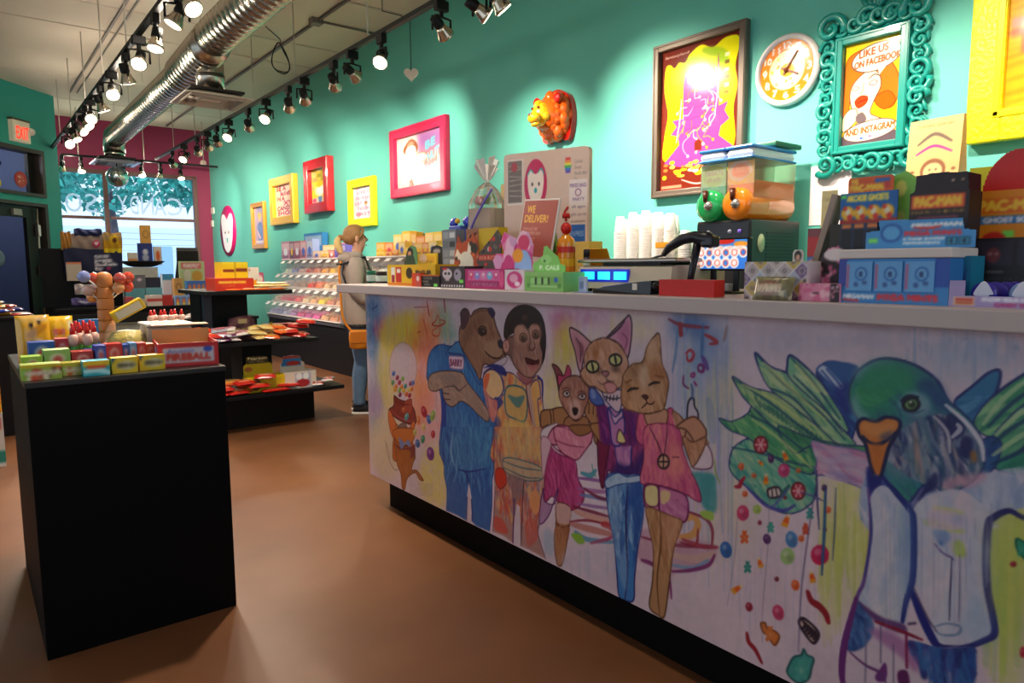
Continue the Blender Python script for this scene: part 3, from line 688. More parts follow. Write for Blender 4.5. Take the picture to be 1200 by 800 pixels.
def drips(x0,x1,y0,y1,cols,n,w=1.2,a=0.45,seed=2):
    g = random.Random(seed)
    for _ in range(n):
        x = g.uniform(x0,x1);y = g.uniform(y0,y0+(y1-y0)*.4);e = g.uniform(y,y1);Ln('%f,%f %f,%f %f,%f' % (x,y,x+g.uniform(-2,2),(y+e)/2,x+g.uniform(-2,2),e),g.choice(cols),w*g.uniform(.5,1.6),a*g.uniform(.4,1))
# --- washes over the whole panel
fr(0,0,1)
mu.a *= (0.955+0.09*vnoise(mu.H,mu.W,60,45,5)+0.03*vnoise(mu.H,mu.W,9,5,6))[...,None]
for x,y,rx,ry,c,a in ((437,380,9,45,'3f86c0',.8),(443,360,12,16,'5a8fc4',.5),(446,385,9,12,'d8407a',.6),(441,460,10,50,'86a8c0',.5),(470,372,22,14,'cdb6dc',.6),(468,392,24,25,'e6d63c',.85),
    (482,386,16,24,'e9d838',.7),(455,430,12,50,'e3d860',.7),(505,380,16,25,'ee8a50',.7),(497,402,18,24,'f08a48',.65),(518,375,12,18,'76b890',.6),(526,392,10,10,'5cb28c',.6),(500,440,16,45,'f0806a',.6),(492,470,12,30,'f09a50',.6),
    (500,490,22,30,'ee9a90',.6),(455,520,22,40,'e8dc9c',.6),(510,560,18,40,'e6dc66',.7),(440,470,8,20,'b67cc0',.4),(600,352,40,6,'e4dcdc',.5),
    (668,372,26,9,'c0508c',.55),(655,385,7,20,'c84c8c',.5),(663,405,13,30,'e2d23c',.75),(650,455,14,40,'e6da80',.7),(700,372,18,8,'c06ca8',.5),(742,385,30,14,'ece4a4',.6),(700,400,6,30,'dccfa0',.4),
    (806,385,22,26,'3a70b4',.65),(800,450,16,90,'a6bcd4',.6),(838,420,20,60,'9fb0d4',.6),(850,470,9,60,'dfe27c',.5),(858,560,10,60,'dfe07a',.35),(842,530,18,60,'b0b4dc',.5),(828,480,10,20,'b8d48c',.5),(830,400,20,14,'3e7cb8',.5),(790,520,20,40,'c9c6dc',.5),
    (900,400,60,12,'a8b6d0',.5),(1010,400,110,10,'9fb0cc',.45),(1150,410,50,14,'7fa6cc',.6),(1120,430,60,25,'9cbcd8',.4),(1180,500,30,40,'9fc0d8',.3),
    (1000,600,14,70,'d6e06a',.8),(980,640,14,90,'cfdc70',.6),(1012,660,12,70,'cfe060',.55),(1180,660,30,90,'c4dc58',.8),(1190,760,26,60,'ccdc70',.7),(860,620,30,60,'e6dcb8',.3),(900,700,60,60,'e4d2dc',.4),(1100,590,60,20,'aac4dc',.4)):
    Bl(x,y,rx,ry,c,a,9,0.55)
drips(437,530,350,520,['e8a860','e2d450','e08070','9ab0d0'],60,3,.3,3);drips(640,720,360,520,['e0d050','d090b8','e6dcc0'],40,2.5,.3,4);drips(780,860,370,700,['6a94c8','a0b4dc','dce08c','b8a8d8'],90,2.6,.35,5)
drips(960,1030,560,760,['c8d850','b8d060','e4e8a0'],60,4,.4,6);drips(1150,1200,560,800,['b8d850','d4e080','8cc070'],50,5,.4,7);drips(850,960,600,800,['a8b0cc','c8b8cc'],26,1.2,.5,8);drips(1060,1200,380,470,['6a9ac8','9cb8d8'],40,3,.35,9)
# --- upper left scribbles
fr(380,300,8)
Ln('615,380 640,470 655,590','a04a90',2,.6);Ln('960,420 975,500 985,560','b02030',3.2);Ln('840,480 900,478 970,475','a04050',2,.7);Ln('1120,385 1128,460 1135,530','a81c28',3.4)
Ln('930,590 945,660 965,740','d04a38',2.6);Ln('1065,550 1040,610 1010,640 1060,655 1110,640 1135,615 1090,595','c23a28',3);Ln('1065,550 1085,620 1075,740 1020,740 1015,700 1065,670','d8502c',2.6)
Ln('875,715 905,705','c04030',2,.8);Ln('440,500 480,480 500,460','2c3f80',3,.8);Ln('450,420 460,470 450,520','3a62a8',4,.6);Bl(462,690,12,20,'5a2f80',.6,3)
# --- gumball machine mouse
fr(400,400,8)
mu.ell(578,250,128,240,'dcc6cc',0,.9,1,0);mu.ell(560,200,90,170,'d6cdd4',0,.6,4);mu.line([(578+128*cos(a),250+240*sin(a)) for a in np.linspace(0,2*pi,24,endpoint=False)],'b08a98',1.4,.8,closed=True)
for i,(x,y,c) in enumerate(((490,300,'3f6cc0'),(525,340,'9c2040'),(545,385,'b01c3c'),(575,350,'8cc050'),(482,385,'56a860'),(600,420,'2f9a94'),(512,425,'ee7a1c'),(565,425,'f08a28'),(648,395,'a03058'),(672,388,'4c78c8'),(660,445,'ee7c20'),(610,495,'f06a20'),(550,500,'8a2050'),(640,505,'b02040'),(505,450,'e8a020'),(585,460,'e8c020'),(630,455,'e6d060'),(545,455,'8cc050'))): Dot(x,y,15,24,c,.2)
S('495,510 540,540 600,560 655,540 665,600 690,660 700,760 640,775 560,745 490,700 445,640 490,600','8c2c26','3c1014',2,.1)
S('600,560 655,540 665,620 640,680 600,640','b04a38');Ln('470,650 540,710 640,745 695,735','b04c60',3);Ln('500,520 520,560 580,590 640,590','5c1014',2)
Dot(585,640,20,28,'c8602c');Dot(612,705,20,38,'5aa8a4',.2)
fr(430,340,4)
S('105,560 130,610 145,650 130,700 110,660 100,600','e07838','5a2418',1.4);S('225,615 222,650 215,700 195,720 200,660 210,620','e07838','5a2418',1.4)
S('140,650 160,625 185,632 190,665 175,700 150,700 135,675','8c7468','4a342c',1.3);Ln('132,640 140,628 150,640','4a342c',1.5)
S('125,700 150,695 185,690 210,705 225,760 215,800 130,800 120,750','c8702c','5c2410',1.4);S('145,705 175,700 195,720 185,735 160,725 150,740','6f88c8')
Ln('85,705 95,730 110,790','5a3a3a',1.2)
fr(430,500,4)
S('130,60 165,90 205,90 225,130 210,200 235,205 265,250 245,245 225,215 190,240 178,290 165,285 158,220 140,170','b0682e','5a2a14',1.5,.1);brush('130,60 165,90 205,90 225,130 210,200 190,230 160,210 140,170',['d88a40','8c4a20','c87a38'],60,2,14,80,.5)
S('122,20 135,60 165,85 205,80 225,40 215,10 185,5 150,5','d07834','5c2410',1.4);S('128,70 150,92 200,96 225,80 225,130 205,150 200,110 150,105','6a2040',a=.7);S('150,50 175,75 195,60 205,95 180,82 160,105','7a90cc')
Ln('90,80 95,120 110,170 130,200 145,200','4a2c38',1.4)
fr(430,340,4)
for x,y,rx,ry,c,r in ((268,570,13,28,'b8203c',-.2),(290,605,10,22,'3c6cc8',-.2),(308,588,12,26,'9cc060',.2),(310,675,10,18,'c02c40',0),(265,640,10,18,'e4d080',0),(238,718,11,20,'2f68b0',-.1),(262,698,10,20,'3f9a70',.1),(298,766,18,32,'7c3890',-.1),(225,665,8,18,'c8c870',0),(242,610,8,22,'e8803c',0)): Dot(x,y,rx,ry,c,r)
fr(430,500,4)
for k in range(7): Ln('%d,%d %d,%d %d,%d' % (238,262+k*9,275,268+k*9,312,268+k*9),'a08c84',1,.6)
# --- bear in the blue shirt
shirt = '435,240 400,262 340,255 305,280 287,320 282,370 284,420 310,400 345,380 350,460 350,620 355,800 600,800 600,620 575,600 560,520 540,430 560,350 600,345 540,430 500,330 455,270'
fr(430,340,4)
S('435,240 400,262 340,255 305,280 287,320 282,370 284,420 330,440 352,560 355,800 598,800 602,620 580,590 560,480 540,420 500,340 455,270','2a6cb4','1a2c78',2,.1)
brush('435,240 340,255 305,280 287,320 282,370 330,440 352,560 355,800 598,800 602,620 560,480 540,420 500,340',['3f8fd0','1c4c98','6ab4dc','2460a8','4a9cc4'],520,3.4,34,84,.5,11)
S('300,300 330,275 350,330 320,380 290,380','3c86cc',a=.6,blur=3);S('350,440 365,460 372,600 366,800 355,800 350,620','16389c',a=.8,blur=1)
S('380,290 400,260 435,238 455,270 480,320 440,300','4a90c8','1c2c70',1.6);S('440,262 470,310 505,370 530,420 525,440 480,360','3a7cc0','14246c',1.6)
Ln('520,500 525,600 530,800','1c3c90',2); 
for y in (640,710,770): Ln('532,%d 536,%d 530,%d' % (y,y+8,y+14),'10205c',2)
fr(430,500,4)
legs = '355,0 350,60 362,150 362,220 375,300 372,392 420,412 462,436 468,330 478,262 492,340 490,440 510,462 575,490 585,380 588,250 598,150 596,0'
S(legs,'2466b0',None,2,.1,sm=False);Ln('355,0 350,60 362,150 362,220 375,300 372,392','16287c',2);Ln('596,0 598,150 588,250 585,380 575,490','16287c',2);brush(legs,['3c94d0','1b4ca0','6cb8e0','2a70b8','123c90'],420,4,40,88,.5,12,sm=False)
S('395,30 420,0 560,0 585,90 570,180 520,200 430,200 395,140','58a4cc',a=.45,blur=6,tex=.5);Ln('430,200 480,210 560,195','14388c',3);Ln('478,262 470,230 450,200','10287c',3);Ln('470,330 466,436','14287c',3);Ln('495,440 490,340','14287c',3);Ln('400,30 395,120 410,180','a8c8e0',3,.7)
fr(430,340,4)
arm = '286,430 296,400 330,382 400,378 450,392 470,430 540,520 572,580 566,615 530,590 480,540 438,520 405,545 378,535 358,500 352,462 325,472 296,466'
S(arm,'a58c7c','3c2c30',2);brush(arm,['c4ac9a','86706a','d8c4b4','b09484'],160,3,16,30,.5,13)
S('340,395 400,390 440,420 420,450 380,450 350,430','8c7c74',a=.7,blur=2);Ln('360,455 410,450 440,480','4c3c44',2);Ln('352,480 385,486','3c2c40',1.8);Ln('360,510 390,512','3c2c40',1.8);Ln('405,440 430,470 470,440','54444a',2)
head_ = '432,230 434,180 446,150 438,110 455,86 474,94 486,122 500,100 530,86 565,86 584,90 596,130 606,170 622,210 634,245 641,268 634,285 652,312 654,330 622,352 596,346 575,352 556,346 542,360 530,418 505,372 462,300 440,262'
S(head_,'9c7258','3a2420',2.2);brush(head_,['b88e70','7c523c','c8a284','8c6048','a87c5c'],420,3,15,70,.5,14)
S('440,110 456,90 472,100 478,130 462,170 444,180','5c3c48','2c1a2c',1.4);S('566,90 585,84 600,106 592,130 578,115','3c2c58','241a3c',1.4)
S('470,170 520,120 560,120 540,160 500,200 470,260 450,220','7a5040',a=.5,blur=5);S('560,240 600,235 630,250 640,275 630,310 590,320 560,300 545,270','bc9878',a=.85,blur=3);S('500,230 540,250 540,300 520,360 480,320 470,260','b08468',a=.6,blur=5)
Ln('480,130 520,100 575,95','5c382c',2,.7);Ln('520,180 540,168 562,178','3a241c',2);S('522,186 540,178 560,188 556,206 536,212 524,200','4a3434','241414',1.4);mu.ell(542,196,9,8,'1c1414');mu.ell(545,192,3,3,'e8e0dc')
S('616,238 632,236 640,262 628,272 616,258','3a3a4c','1c1620',1.2);Ln('554,285 566,300 590,316 618,318 638,302','2c1818',2.6);S('590,345 615,330 650,312 656,328 640,350 600,358 582,356','d8ccd4','6a5a70',1.3)
Ln('595,130 606,175 628,230','5c3828',2,.6)
S('384,312 396,308 440,310 452,318 454,350 446,370 400,366 388,356','e8d4e2','8c6ca4',1.6);mu.text('BARRY',390,322,446,354,'7c1c54',bold=.5,skew=4)
# --- chimp in the flowered shirt
ss = '548,396 582,364 628,392 645,470 630,505 612,560 606,640 590,800 835,800 830,600 822,500 818,430 796,400 745,440 690,395 650,385'
S(ss,'e0a468','2c2c78',2);brush(ss,['e8c878','e06a4c','f0d48c','d8503c','e8965c','5a94a0','f0c0a0','ecd080'],640,4,20,80,.55,15)
S('548,396 582,370 622,395 640,465 610,510 575,500 545,450','ecc890','2c2c78',2.4,.1);S('552,400 575,390 570,430 556,470 545,450','e0603c',a=.8);S('600,500 640,520 612,560 590,540','2c3c90',a=.8);S('545,365 590,345 640,360 655,400 625,392 585,362','1c2c84',a=.9)
S('545,450 580,505 610,520 606,600 585,615 560,540','e08474',a=.9,tex=.3);S('600,640 645,640 640,720 600,800 590,800','c83c34',a=.8,tex=.5,blur=3);S('600,600 625,610 620,700 604,720','2c50a8',a=.7,tex=.4,blur=2)
S('655,455 742,470 744,606 690,600 652,570','d8b46c','1f6c84',2.6,.2);S('658,490 700,500 740,495 708,552','2c7c8c',a=.7);S('640,620 740,610 760,700 740,800 640,800 650,700','ecd070',a=.75,tex=.4,blur=3)
Ln('745,445 762,560 790,680 806,800','6c3448',3.4);Ln('770,460 790,600 815,740 820,800','6c4058',2.6);S('762,470 800,420 815,500 800,520 812,640 790,640','e8b468','2c3c88',1.8,.3);S('750,460 765,450 790,640 808,790 792,720','c8a8a0',a=.8)
Ln('655,640 690,655 735,645','3c70a0',2,.8);Ln('660,690 700,700 745,690','3c70a0',1.8,.7);Ln('800,410 822,430 822,520','1c2c90',4);S('700,385 745,445 780,420 760,390','9c4c50',a=.8)
fr(430,500,4)
cp = '598,0 596,180 600,300 590,490 640,510 682,542 690,450 702,360 716,372 720,556 770,580 838,618 820,560 802,500 812,440 832,330 832,200 826,0'
S(cp,'b88c84',None,2,sm=False);Ln('598,0 596,180 600,300 590,490','3c2460',2);Ln('826,0 832,200 832,330 812,440 802,500 838,618','3c2460',2);brush(cp,['d84c38','e87858','8c7c94','ecc070','a05048','6c8ca8','e0b0a8','c85a50'],620,5,22,86,.6,16,sm=False)
S('625,0 800,0 815,140 700,150 640,140 630,60','ecc874',a=.7,tex=.45,blur=3);S('640,150 700,150 815,190 820,245 740,250 650,210','c8b48c','40707c',1.8,.3);Ln('640,160 720,190 820,205','3c6c7c',2);Ln('640,190 740,235 815,240','3c6c7c',2)
S('606,200 640,200 655,260 625,290 604,260','d8402c','8c2030',1.6);S('765,310 800,300 810,370 790,410 765,370','f0a468',a=.9);S('600,420 640,440 660,500 600,480','e04c40',a=.7);S('655,230 735,240 730,300 700,360 690,330','8c7478',a=.7,blur=2);Ln('736,250 730,340 722,556','4c3050',2.4);Ln('690,340 684,542','5c2c6c',3)
S('745,440 790,440 800,520 760,560 745,520','d8584c',a=.7,tex=.4);S('590,600 600,560 590,520','d0406c',a=.5)
fr(430,340,4)
hair = '648,225 645,170 660,120 690,85 730,70 775,78 812,110 832,165 838,240 832,310 815,350 800,300 700,200'
S(hair,'2c2222','140c10',2);brush(hair,['4c3c3a','1c1414','5c4840'],160,2,20,70,.5,17)
face = '665,222 690,210 692,178 712,160 735,162 752,182 775,158 805,165 816,205 812,250 822,300 816,352 796,384 772,408 740,402 712,380 688,345 668,305 645,298 636,262 648,235'
S(face,'b08470','3c2420',2.2);brush(face,['cca08a','8c6454','d8b09c','a47864','847470','6c5048'],300,3,12,70,.55,18);S('700,350 740,330 800,320 822,340 800,385 765,408 725,395','c89884',a=.6,blur=3);S('690,200 700,172 730,165 752,188 760,230 735,255 700,245','d4a890',a=.7,blur=2.5);S('764,200 780,164 808,172 815,215 800,240 775,235','d4a890',a=.7,blur=2.5);S('655,225 685,215 690,290 680,330 660,300','6c4c44',a=.5,blur=3)
S('638,245 660,232 668,262 660,290 642,285','d8a090','6c3c38',1.5);Ln('650,250 655,270','8c4c48',1.6)
mu.ell(740,128,12,10,'8c5c48',0,.6,2)
for x,y in ((733,222),(792,207)):
    mu.ell(x,y,21,24,'c49880');mu.line([(x+18*cos(a),y+20*sin(a)) for a in np.linspace(0,2*pi,12,endpoint=False)],'4c2c24',1.8,closed=True);mu.ell(x,y+2,11,11,'8c6440',0,1,0,0,'2c1814',1.6);mu.ell(x,y+2,5,5,'140c0c');mu.ell(x+3,y-2,2.5,2.5,'f0e8e0')
Ln('755,185 766,230 762,262 772,280 786,262 780,225','6c4438',2);S('756,262 772,280 790,262 784,282 760,284','7c5448');Ln('700,330 712,372 735,395','8c5c4c',2)
S('742,318 762,322 790,330 806,326 800,352 775,368 752,346','5c2428','3c1418',1.6);S('752,348 775,352 800,346 798,366 772,378','cc8078',a=.9);S('716,250 740,262 745,290 715,300','ac7c68',a=.6,blur=3)
# --- small dog in the pink dress
fr(620,360,5)
S('72,612 130,598 185,585 220,600 235,650 215,690 160,690 110,690 72,700','ad7c50','4a2a1c',2);Ln('122,602 128,640 130,688','2c1820',2);Ln('140,600 146,670','2c1820',1.4)
S('345,520 378,560 400,580 430,560 440,590 415,620 430,680 452,740 420,800 385,790 372,700 335,640 322,590 330,540','b08258','4c2a1c',2);Ln('352,560 350,620','5c3420',2);Ln('378,570 375,625','5c3420',2);Ln('404,590 398,640','5c3420',2)
S('75,720 150,680 165,690 120,760 90,800 75,790','e4d8dc','7c6c7c',1.5)
S('165,440 152,380 135,335 165,345 190,380 205,420 200,470 180,520','8c4c50','2c1014',1.8);S('170,395 205,400 225,340 245,372 240,410 210,430 190,470 172,450','c84870','5c1430',1.8)
S('200,690 230,640 330,640 355,700 360,800 260,760 200,800','a87650','4a2a1c',1.6)
dh = '190,440 225,410 275,400 325,425 350,465 352,520 330,590 310,640 275,665 240,640 205,590 178,530 176,480'
S(dh,'b07a68','3c2020',2);brush(dh,['c8947c','8c5848','d0a48c','9c6858','b4826c'],200,3,12,75,.5,19)
S('235,560 262,540 292,545 305,600 290,645 265,655 240,620','dcbcac',a=.8,blur=2);S('252,592 272,585 288,598 280,628 262,630','241418');S('200,500 220,488 240,502 230,522 208,520','d8ccc8','241418',1.6);S('288,520 310,505 332,518 322,538 298,536','d8ccc8','241418',1.6);mu.ell(222,504,8,9,'1c1818');mu.ell(311,520,8,9,'1c1818');Ln('245,520 255,560 262,590','7c4c3c',2,.7);Ln('250,650 268,662 290,655','4c1c24',2);Ln('195,480 220,470 245,485','6c3c34',2);Ln('285,500 310,490 335,505','6c3c34',2)
S('130,720 180,690 240,705 270,750 335,740 360,770 340,800 120,800','e08aa4','6c2040',2)
fr(620,500,3.333)
S('95,10 130,0 180,20 240,10 245,50 220,90 180,130 120,90','e08ca4','7c2448',2);brush('95,10 130,0 240,10 245,50 220,90 180,130 120,90',['f0a8b8','d0708c','f4bcc4'],90,3,14,60,.5,20);S('160,-5 245,-5 240,20 200,35 170,20','9c6c44','4a2a1c',1.4);Ln('100,50 150,70 215,80','8c2c50',1.6)
sk = '62,40 95,90 135,115 180,135 190,200 215,255 205,300 165,325 120,300 90,270 62,290 60,200 50,120'
S(sk,'b83c7c','6c1444',2);brush(sk,['d0508c','94285c','e07ca8','a83070','c84c88'],260,3,34,70,.55,21);Ln('65,40 110,90 180,130','8c2458',2.4)
S('50,40 85,60 70,130 55,200 48,120','e0bcc8','a06c80',1.4)
S('60,290 100,300 112,240 80,340 45,380 40,340 55,240','b48cb4','5c2464',1.8,.2)
S('108,300 160,315 158,382 150,440 130,535 108,530 98,440 105,380','b88058','5c2c1c',1.8);S('108,300 160,315 158,375 112,370','dcb8b4',a=.85);Ln('104,376 130,392 158,385','5c1c24',3);brush('105,390 158,390 150,440 130,535 108,530 98,440',['a86c48','c89070','8c5438'],60,3,30,85,.5,22)
# ship behind
for p,c,w in (('195,200 240,205 300,215','8a4c9c',4),('190,240 250,250 310,255','a868a8',5),('200,265 260,275 320,290','6c88c0',5),('215,240 270,275 320,285','7c1c3c',4),('190,300 250,310 325,320','9c6cac',4),('170,310 240,330 310,350','7c1c3c',4),('180,330 250,355 320,370','d8a08c',8),('165,380 240,400 325,420','c87c70',8),('160,370 230,365 320,385','8c1c34',3),('180,410 230,440 330,450','4c94b8',6),('240,455 300,440 325,430','b0345c',4),('205,180 240,190 260,170','3c9cb0',6),('285,380 310,385 325,400','c83c44',8)): Ln(p,c,w*1.25,.8)
S('165,418 200,420 218,452 190,455','8cc43c');Ln('245,145 252,180 262,195','4ca88c',2);S('60,400 95,420 90,500 60,480','a8c0d8',a=.8,tex=.3,blur=3);S('170,470 330,470 340,620 240,600 130,540','cfc8d8',a=.6,tex=.4,blur=5);drips(60,340,440,620,['8cacc8','a8b8cc'],26,2,.4,31)
S('430,400 560,420 700,450 735,480 715,530 640,560 560,580 550,670 535,640 545,560 430,520','c08ca0',a=.65,tex=.3,blur=2)
for p,c,w in (('440,430 560,460 720,470','8c3458',4),('560,500 640,515 720,495','d8b4a4',8),('560,540 640,550 700,520','7ca8c8',4),('560,565 630,560 700,540 725,500','7c2468',4),('590,430 640,420 660,380 640,350 620,360','e0a050',8),('590,450 650,462 660,400','8c1c34',3),('620,330 690,360 715,400 715,460','8c2c50',4),('600,440 670,465 735,470','a83c50',5),('440,520 480,535 500,560','7c2468',5),('545,560 552,620 556,670','7c2468',3)): Ln(p,c,w*1.2,.85)
S('630,180 720,185 732,240 730,330 690,325 670,290 640,230','3c9c9c',a=.9,tex=.2,blur=1.5);S('668,330 715,332 718,365 680,355','a0d050',a=.9);Ln('725,130 730,180 745,220','8cb050',2);S('680,60 712,100 710,160 640,160 660,130','e0d4dc','6c3454',1.6)
# --- cat with big yellow eyes, purple jacket, blue jeans
jk = '275,40 300,0 335,0 440,0 445,60 440,180 400,195 340,200 310,170 290,240 272,170 270,100'
S(jk,'8c2c64','3c0c40',2);brush(jk,['b04888','6c1c54','c060a0','54184c','9c3c7c'],180,4,24,80,.55,23)
S('330,0 430,0 400,80 395,150 350,150 335,80','c080b4','1c2c84',2.4,.1);brush('330,0 430,0 400,80 395,150 350,150 335,80',['d098c4','a060a8','e0a8c8'],80,4,30,85,.5,24);S('345,58 358,10 382,55','e4dc90','5c2050',2);S('345,140 400,150 440,90 440,180 350,200 325,180','2c1c6c',a=.8,blur=3)
S('270,-5 320,-5 312,80 300,150 285,240 270,150','7c2048','3c0c28',1.6,.1);S('240,-10 320,-5 300,60 270,50','b08050','4a2a1c',1.6)
jn = '302,200 340,180 385,188 432,190 450,255 442,370 425,470 412,590 408,676 372,676 350,655 342,560 332,450 308,320'
S(jn,'3c84c8','1c1c6c',2.2);brush(jn,['6cb0dc','1c54a4','9cccec','2c70b8','c0dcf0','184490'],360,4,40,86,.55,25)
S('385,230 440,220 445,340 415,480 405,400 400,300 380,400','1c4c9c',a=.75,blur=2);S('312,230 350,220 350,420 345,560 325,400','a4c8e4',a=.65,blur=4,tex=.3);Ln('385,230 378,400 385,560 375,670','2c1c5c',2.6);S('372,470 385,560 376,640 350,560','8cb4dc',a=.6,blur=2);S('300,205 345,180 380,195 430,190 430,215 350,225 305,240','b8d4e8','1c3c8c',1.4,.3)
fr(620,360,5)
S('385,490 430,550 470,590 540,600 640,600 650,700 640,800 440,800 410,700','6c1c64',a=.95,blur=1.5);brush('430,550 470,590 640,600 650,700 640,800 440,800 410,700',['8c2c80','4c1454','b04c98','54207c'],120,5,28,75,.55,26);S('465,590 540,620 560,700 540,800 490,800 475,700','c084b8','1c2c84',2.2);S('516,785 530,715 568,790','e4dc90','5c2050',2.2)
S('470,590 500,640 530,620 545,600 548,640 530,655 500,680','d8b0d0','2c3c84',2)
S('368,462 405,500 440,560 400,575 362,550 350,500','4c6cb8','2c2c6c',2);S('362,480 385,490 390,530 368,530','8ca0d4',a=.8)
S('430,488 470,500 530,480 545,520 535,600 510,610 470,570 440,530','dfc9cf','2c3c70',2);Ln('440,520 470,532 500,536 535,530','1c1c2c',2.2)
for x in (455,475,495,515): Ln('%d,518 %d,545' % (x+2,x-2),'1c1c2c',1.8)
S('240,120 295,145 345,190 366,214 345,245 322,290 306,372 288,352 270,260 245,180','d8a0a8','2c1824',2.2);S('262,160 300,200 330,240 305,330 285,290','b47080',a=.8,blur=3);Ln('275,180 300,230 300,320','3c2030',2);S('300,200 320,240 312,290 298,240','8c4c5c',a=.8)
S('450,188 500,130 560,70 588,48 602,100 598,190 580,290 560,280 545,235 500,195','d89cb4','2c1824',2.2);S('520,130 580,80 590,170 565,250 530,190','c07098',a=.75,blur=3);Ln('545,150 575,190 560,250','8c3c64',2);Ln('450,190 520,130 560,80','3c2030',3)
ch = '345,232 372,202 430,180 485,190 535,228 572,290 580,350 552,408 548,452 512,478 470,500 425,492 380,462 345,458 312,428 300,385 325,345 322,290'
S(ch,'d4a486','3c2018',2);brush(ch,['e4bc9c','b87c50','dcb090','c48c60','e8c8b0'],340,3.4,14,70,.5,27)
S('372,260 400,245 402,300 385,310','a8642c',a=.8,blur=2);S('350,235 400,205 470,200 430,230 380,250','b07440',a=.7,blur=4);S('500,210 540,240 560,290 530,260','b06c3c',a=.7,blur=3);S('480,350 530,350 520,380 490,370','1c1414',a=.7,blur=3);S('395,360 420,350 425,380 400,390','4c2c20',a=.7,blur=3)
for x,y,ang in ((372,348,0),(506,308,0)):
    mu.ell(x,y,36,33,'dcdc9c',0,1,0,0,'14100c',3);mu.ell(x,y,26,24,'c8cc80',0,.8,1);mu.line([(x-4,y-22),(x+1,y),(x+4,y+22)],'14100c',4)
S('425,382 450,372 468,384 458,402 440,404','b87c80','3c2028',1.6);Ln('448,404 462,430 500,432','3c2028',2.4);Ln('460,430 430,450 400,430','3c2028',2);S('405,400 440,400 458,430 430,450 400,436','ddb294',a=.8,blur=2);S('470,395 520,385 520,430 470,430','e0b898',a=.8,blur=2);S('440,450 480,440 512,460 500,495 460,498','dc9c98','8c4c50',1.6);Ln('300,390 330,440 380,480','6c4030',1.6)
# --- smiling cat in the pink vest
S('640,640 680,620 700,720 750,735 795,715 810,605 850,612 895,800 650,800','d8588c','6c1440',2);brush('640,640 680,620 700,720 750,735 795,715 810,605 850,612 895,800 650,800',['e87898','c83c78','f09088','a8308c','e8847c'],200,5,26,80,.5,28)
S('680,615 700,700 745,732 795,708 806,600','c89878','5c341c',1.8);S('840,612 890,640 925,700 930,720 985,722 1015,760 1045,800 895,800 870,700','c49070','5c3420',2);brush('840,612 890,640 925,700 1015,760 1045,800 895,800',['dcac8c','a87450','e0b898'],80,4,20,60,.5,29)
c2 = '545,440 562,382 605,335 665,318 692,232 738,165 762,156 770,230 778,330 802,385 817,445 806,520 788,592 735,615 680,622 615,608 562,590 540,540'
S(c2,'c49468','4c2c18',2);brush(c2,['d8ac80','a06c3c','e0bc94','b48050','cca078','8c5c38'],380,3.6,16,65,.5,30)
S('690,240 740,180 755,240 750,330 700,310','dcb890',a=.7,blur=4);S('600,340 650,340 640,420 600,420 570,400','94704c',a=.55,blur=5);S('700,340 770,340 800,420 740,430 710,400','b06c38',a=.6,blur=5);S('650,350 690,350 690,430 670,500 650,440','e4ccac',a=.75,blur=3);S('600,520 660,500 700,560 660,600 600,590','dcb48c',a=.6,blur=4);S('710,480 770,470 790,540 740,580','dcb08c',a=.6,blur=4)
Ln('578,492 600,478 640,474','2c1814',3.4);Ln('702,456 730,442 765,440','2c1814',3.4);S('662,520 682,512 698,524 684,540','5c2c24','2c1410',1.4);Ln('682,540 690,560 660,590','4c2418',2.2);Ln('690,560 715,568 735,552','4c2418',2);Ln('570,440 600,425','8c5c38',3,.8);Ln('740,400 790,410','8c5430',3,.8);Ln('545,440 540,540 562,590 615,608','8c5430',2.4,.8)
# bottle and smoke
for x,y,rx,ry,c,a in ((980,330,70,100,'6c9ccc',.55),(1010,300,40,60,'4c84bc',.5),(960,420,55,60,'88b4d4',.5),(1080,300,60,70,'8cacd8',.4),(940,110,80,50,'2c5cac',.8),(1010,120,50,60,'3c70b0',.5),(1120,330,30,60,'5c90c8',.5),(980,500,25,35,'8cb8cc',.5),(920,200,40,50,'e0d4dc',.6)): Bl(x,y,rx,ry,c,a,8,.5)
S('930,570 945,535 965,535 970,580 990,620 988,690 965,716 930,710 926,650','c8c4d0','1c1c30',2.4);S('930,650 988,640 986,695 962,712 932,704','5c5070',a=.8);S('950,670 980,665 975,700','c86470',a=.8);Ln('955,540 958,490 950,450','4c6c94',3)
Ln('820,70 880,100 960,112 1050,118','8c2c4c',5);Ln('885,100 890,160','9c1c2c',6);Ln('1030,160 1070,180 1100,205 1060,215','a82c3c',5);Ln('920,270 945,250 965,275 950,310 930,310 925,280','b0304c',4);Ln('990,345 1005,335 1022,350 1018,375 995,372 990,350','7c2470',4);Ln('950,390 968,385 965,405 950,405 948,392','9c2c78',3);Ln('905,400 905,450 935,475','7c3470',3);Ln('1015,290 1030,320 1045,360','5c2c8c',7,.7);Ln('970,440 980,455','9c2c78',3);Ln('1020,100 1015,200 1010,290','3c70b0',5,.7);Ln('1160,110 1150,160 1140,200','9c8078',4,.7);Ln('870,130 860,260 840,380','4c84bc',4,.6);Ln('1050,540 1070,660 1080,780','7c98c8',12,.4)
S('915,745 935,715 990,718 1015,755 1000,800 930,800','b98a6c','5c3420',1.8)
fr(620,500,3.333)
tk = '455,0 575,0 600,90 625,160 662,240 668,292 610,262 555,240 490,225 436,216 450,120'
S(tk,'d86890','7c1848',2);brush(tk,['e88aa0','c84c80','f09c88','e0708c','b83c78'],300,5,30,82,.5,32);S('540,60 580,60 600,150 560,200 530,150','f0a080',a=.55,blur=6)
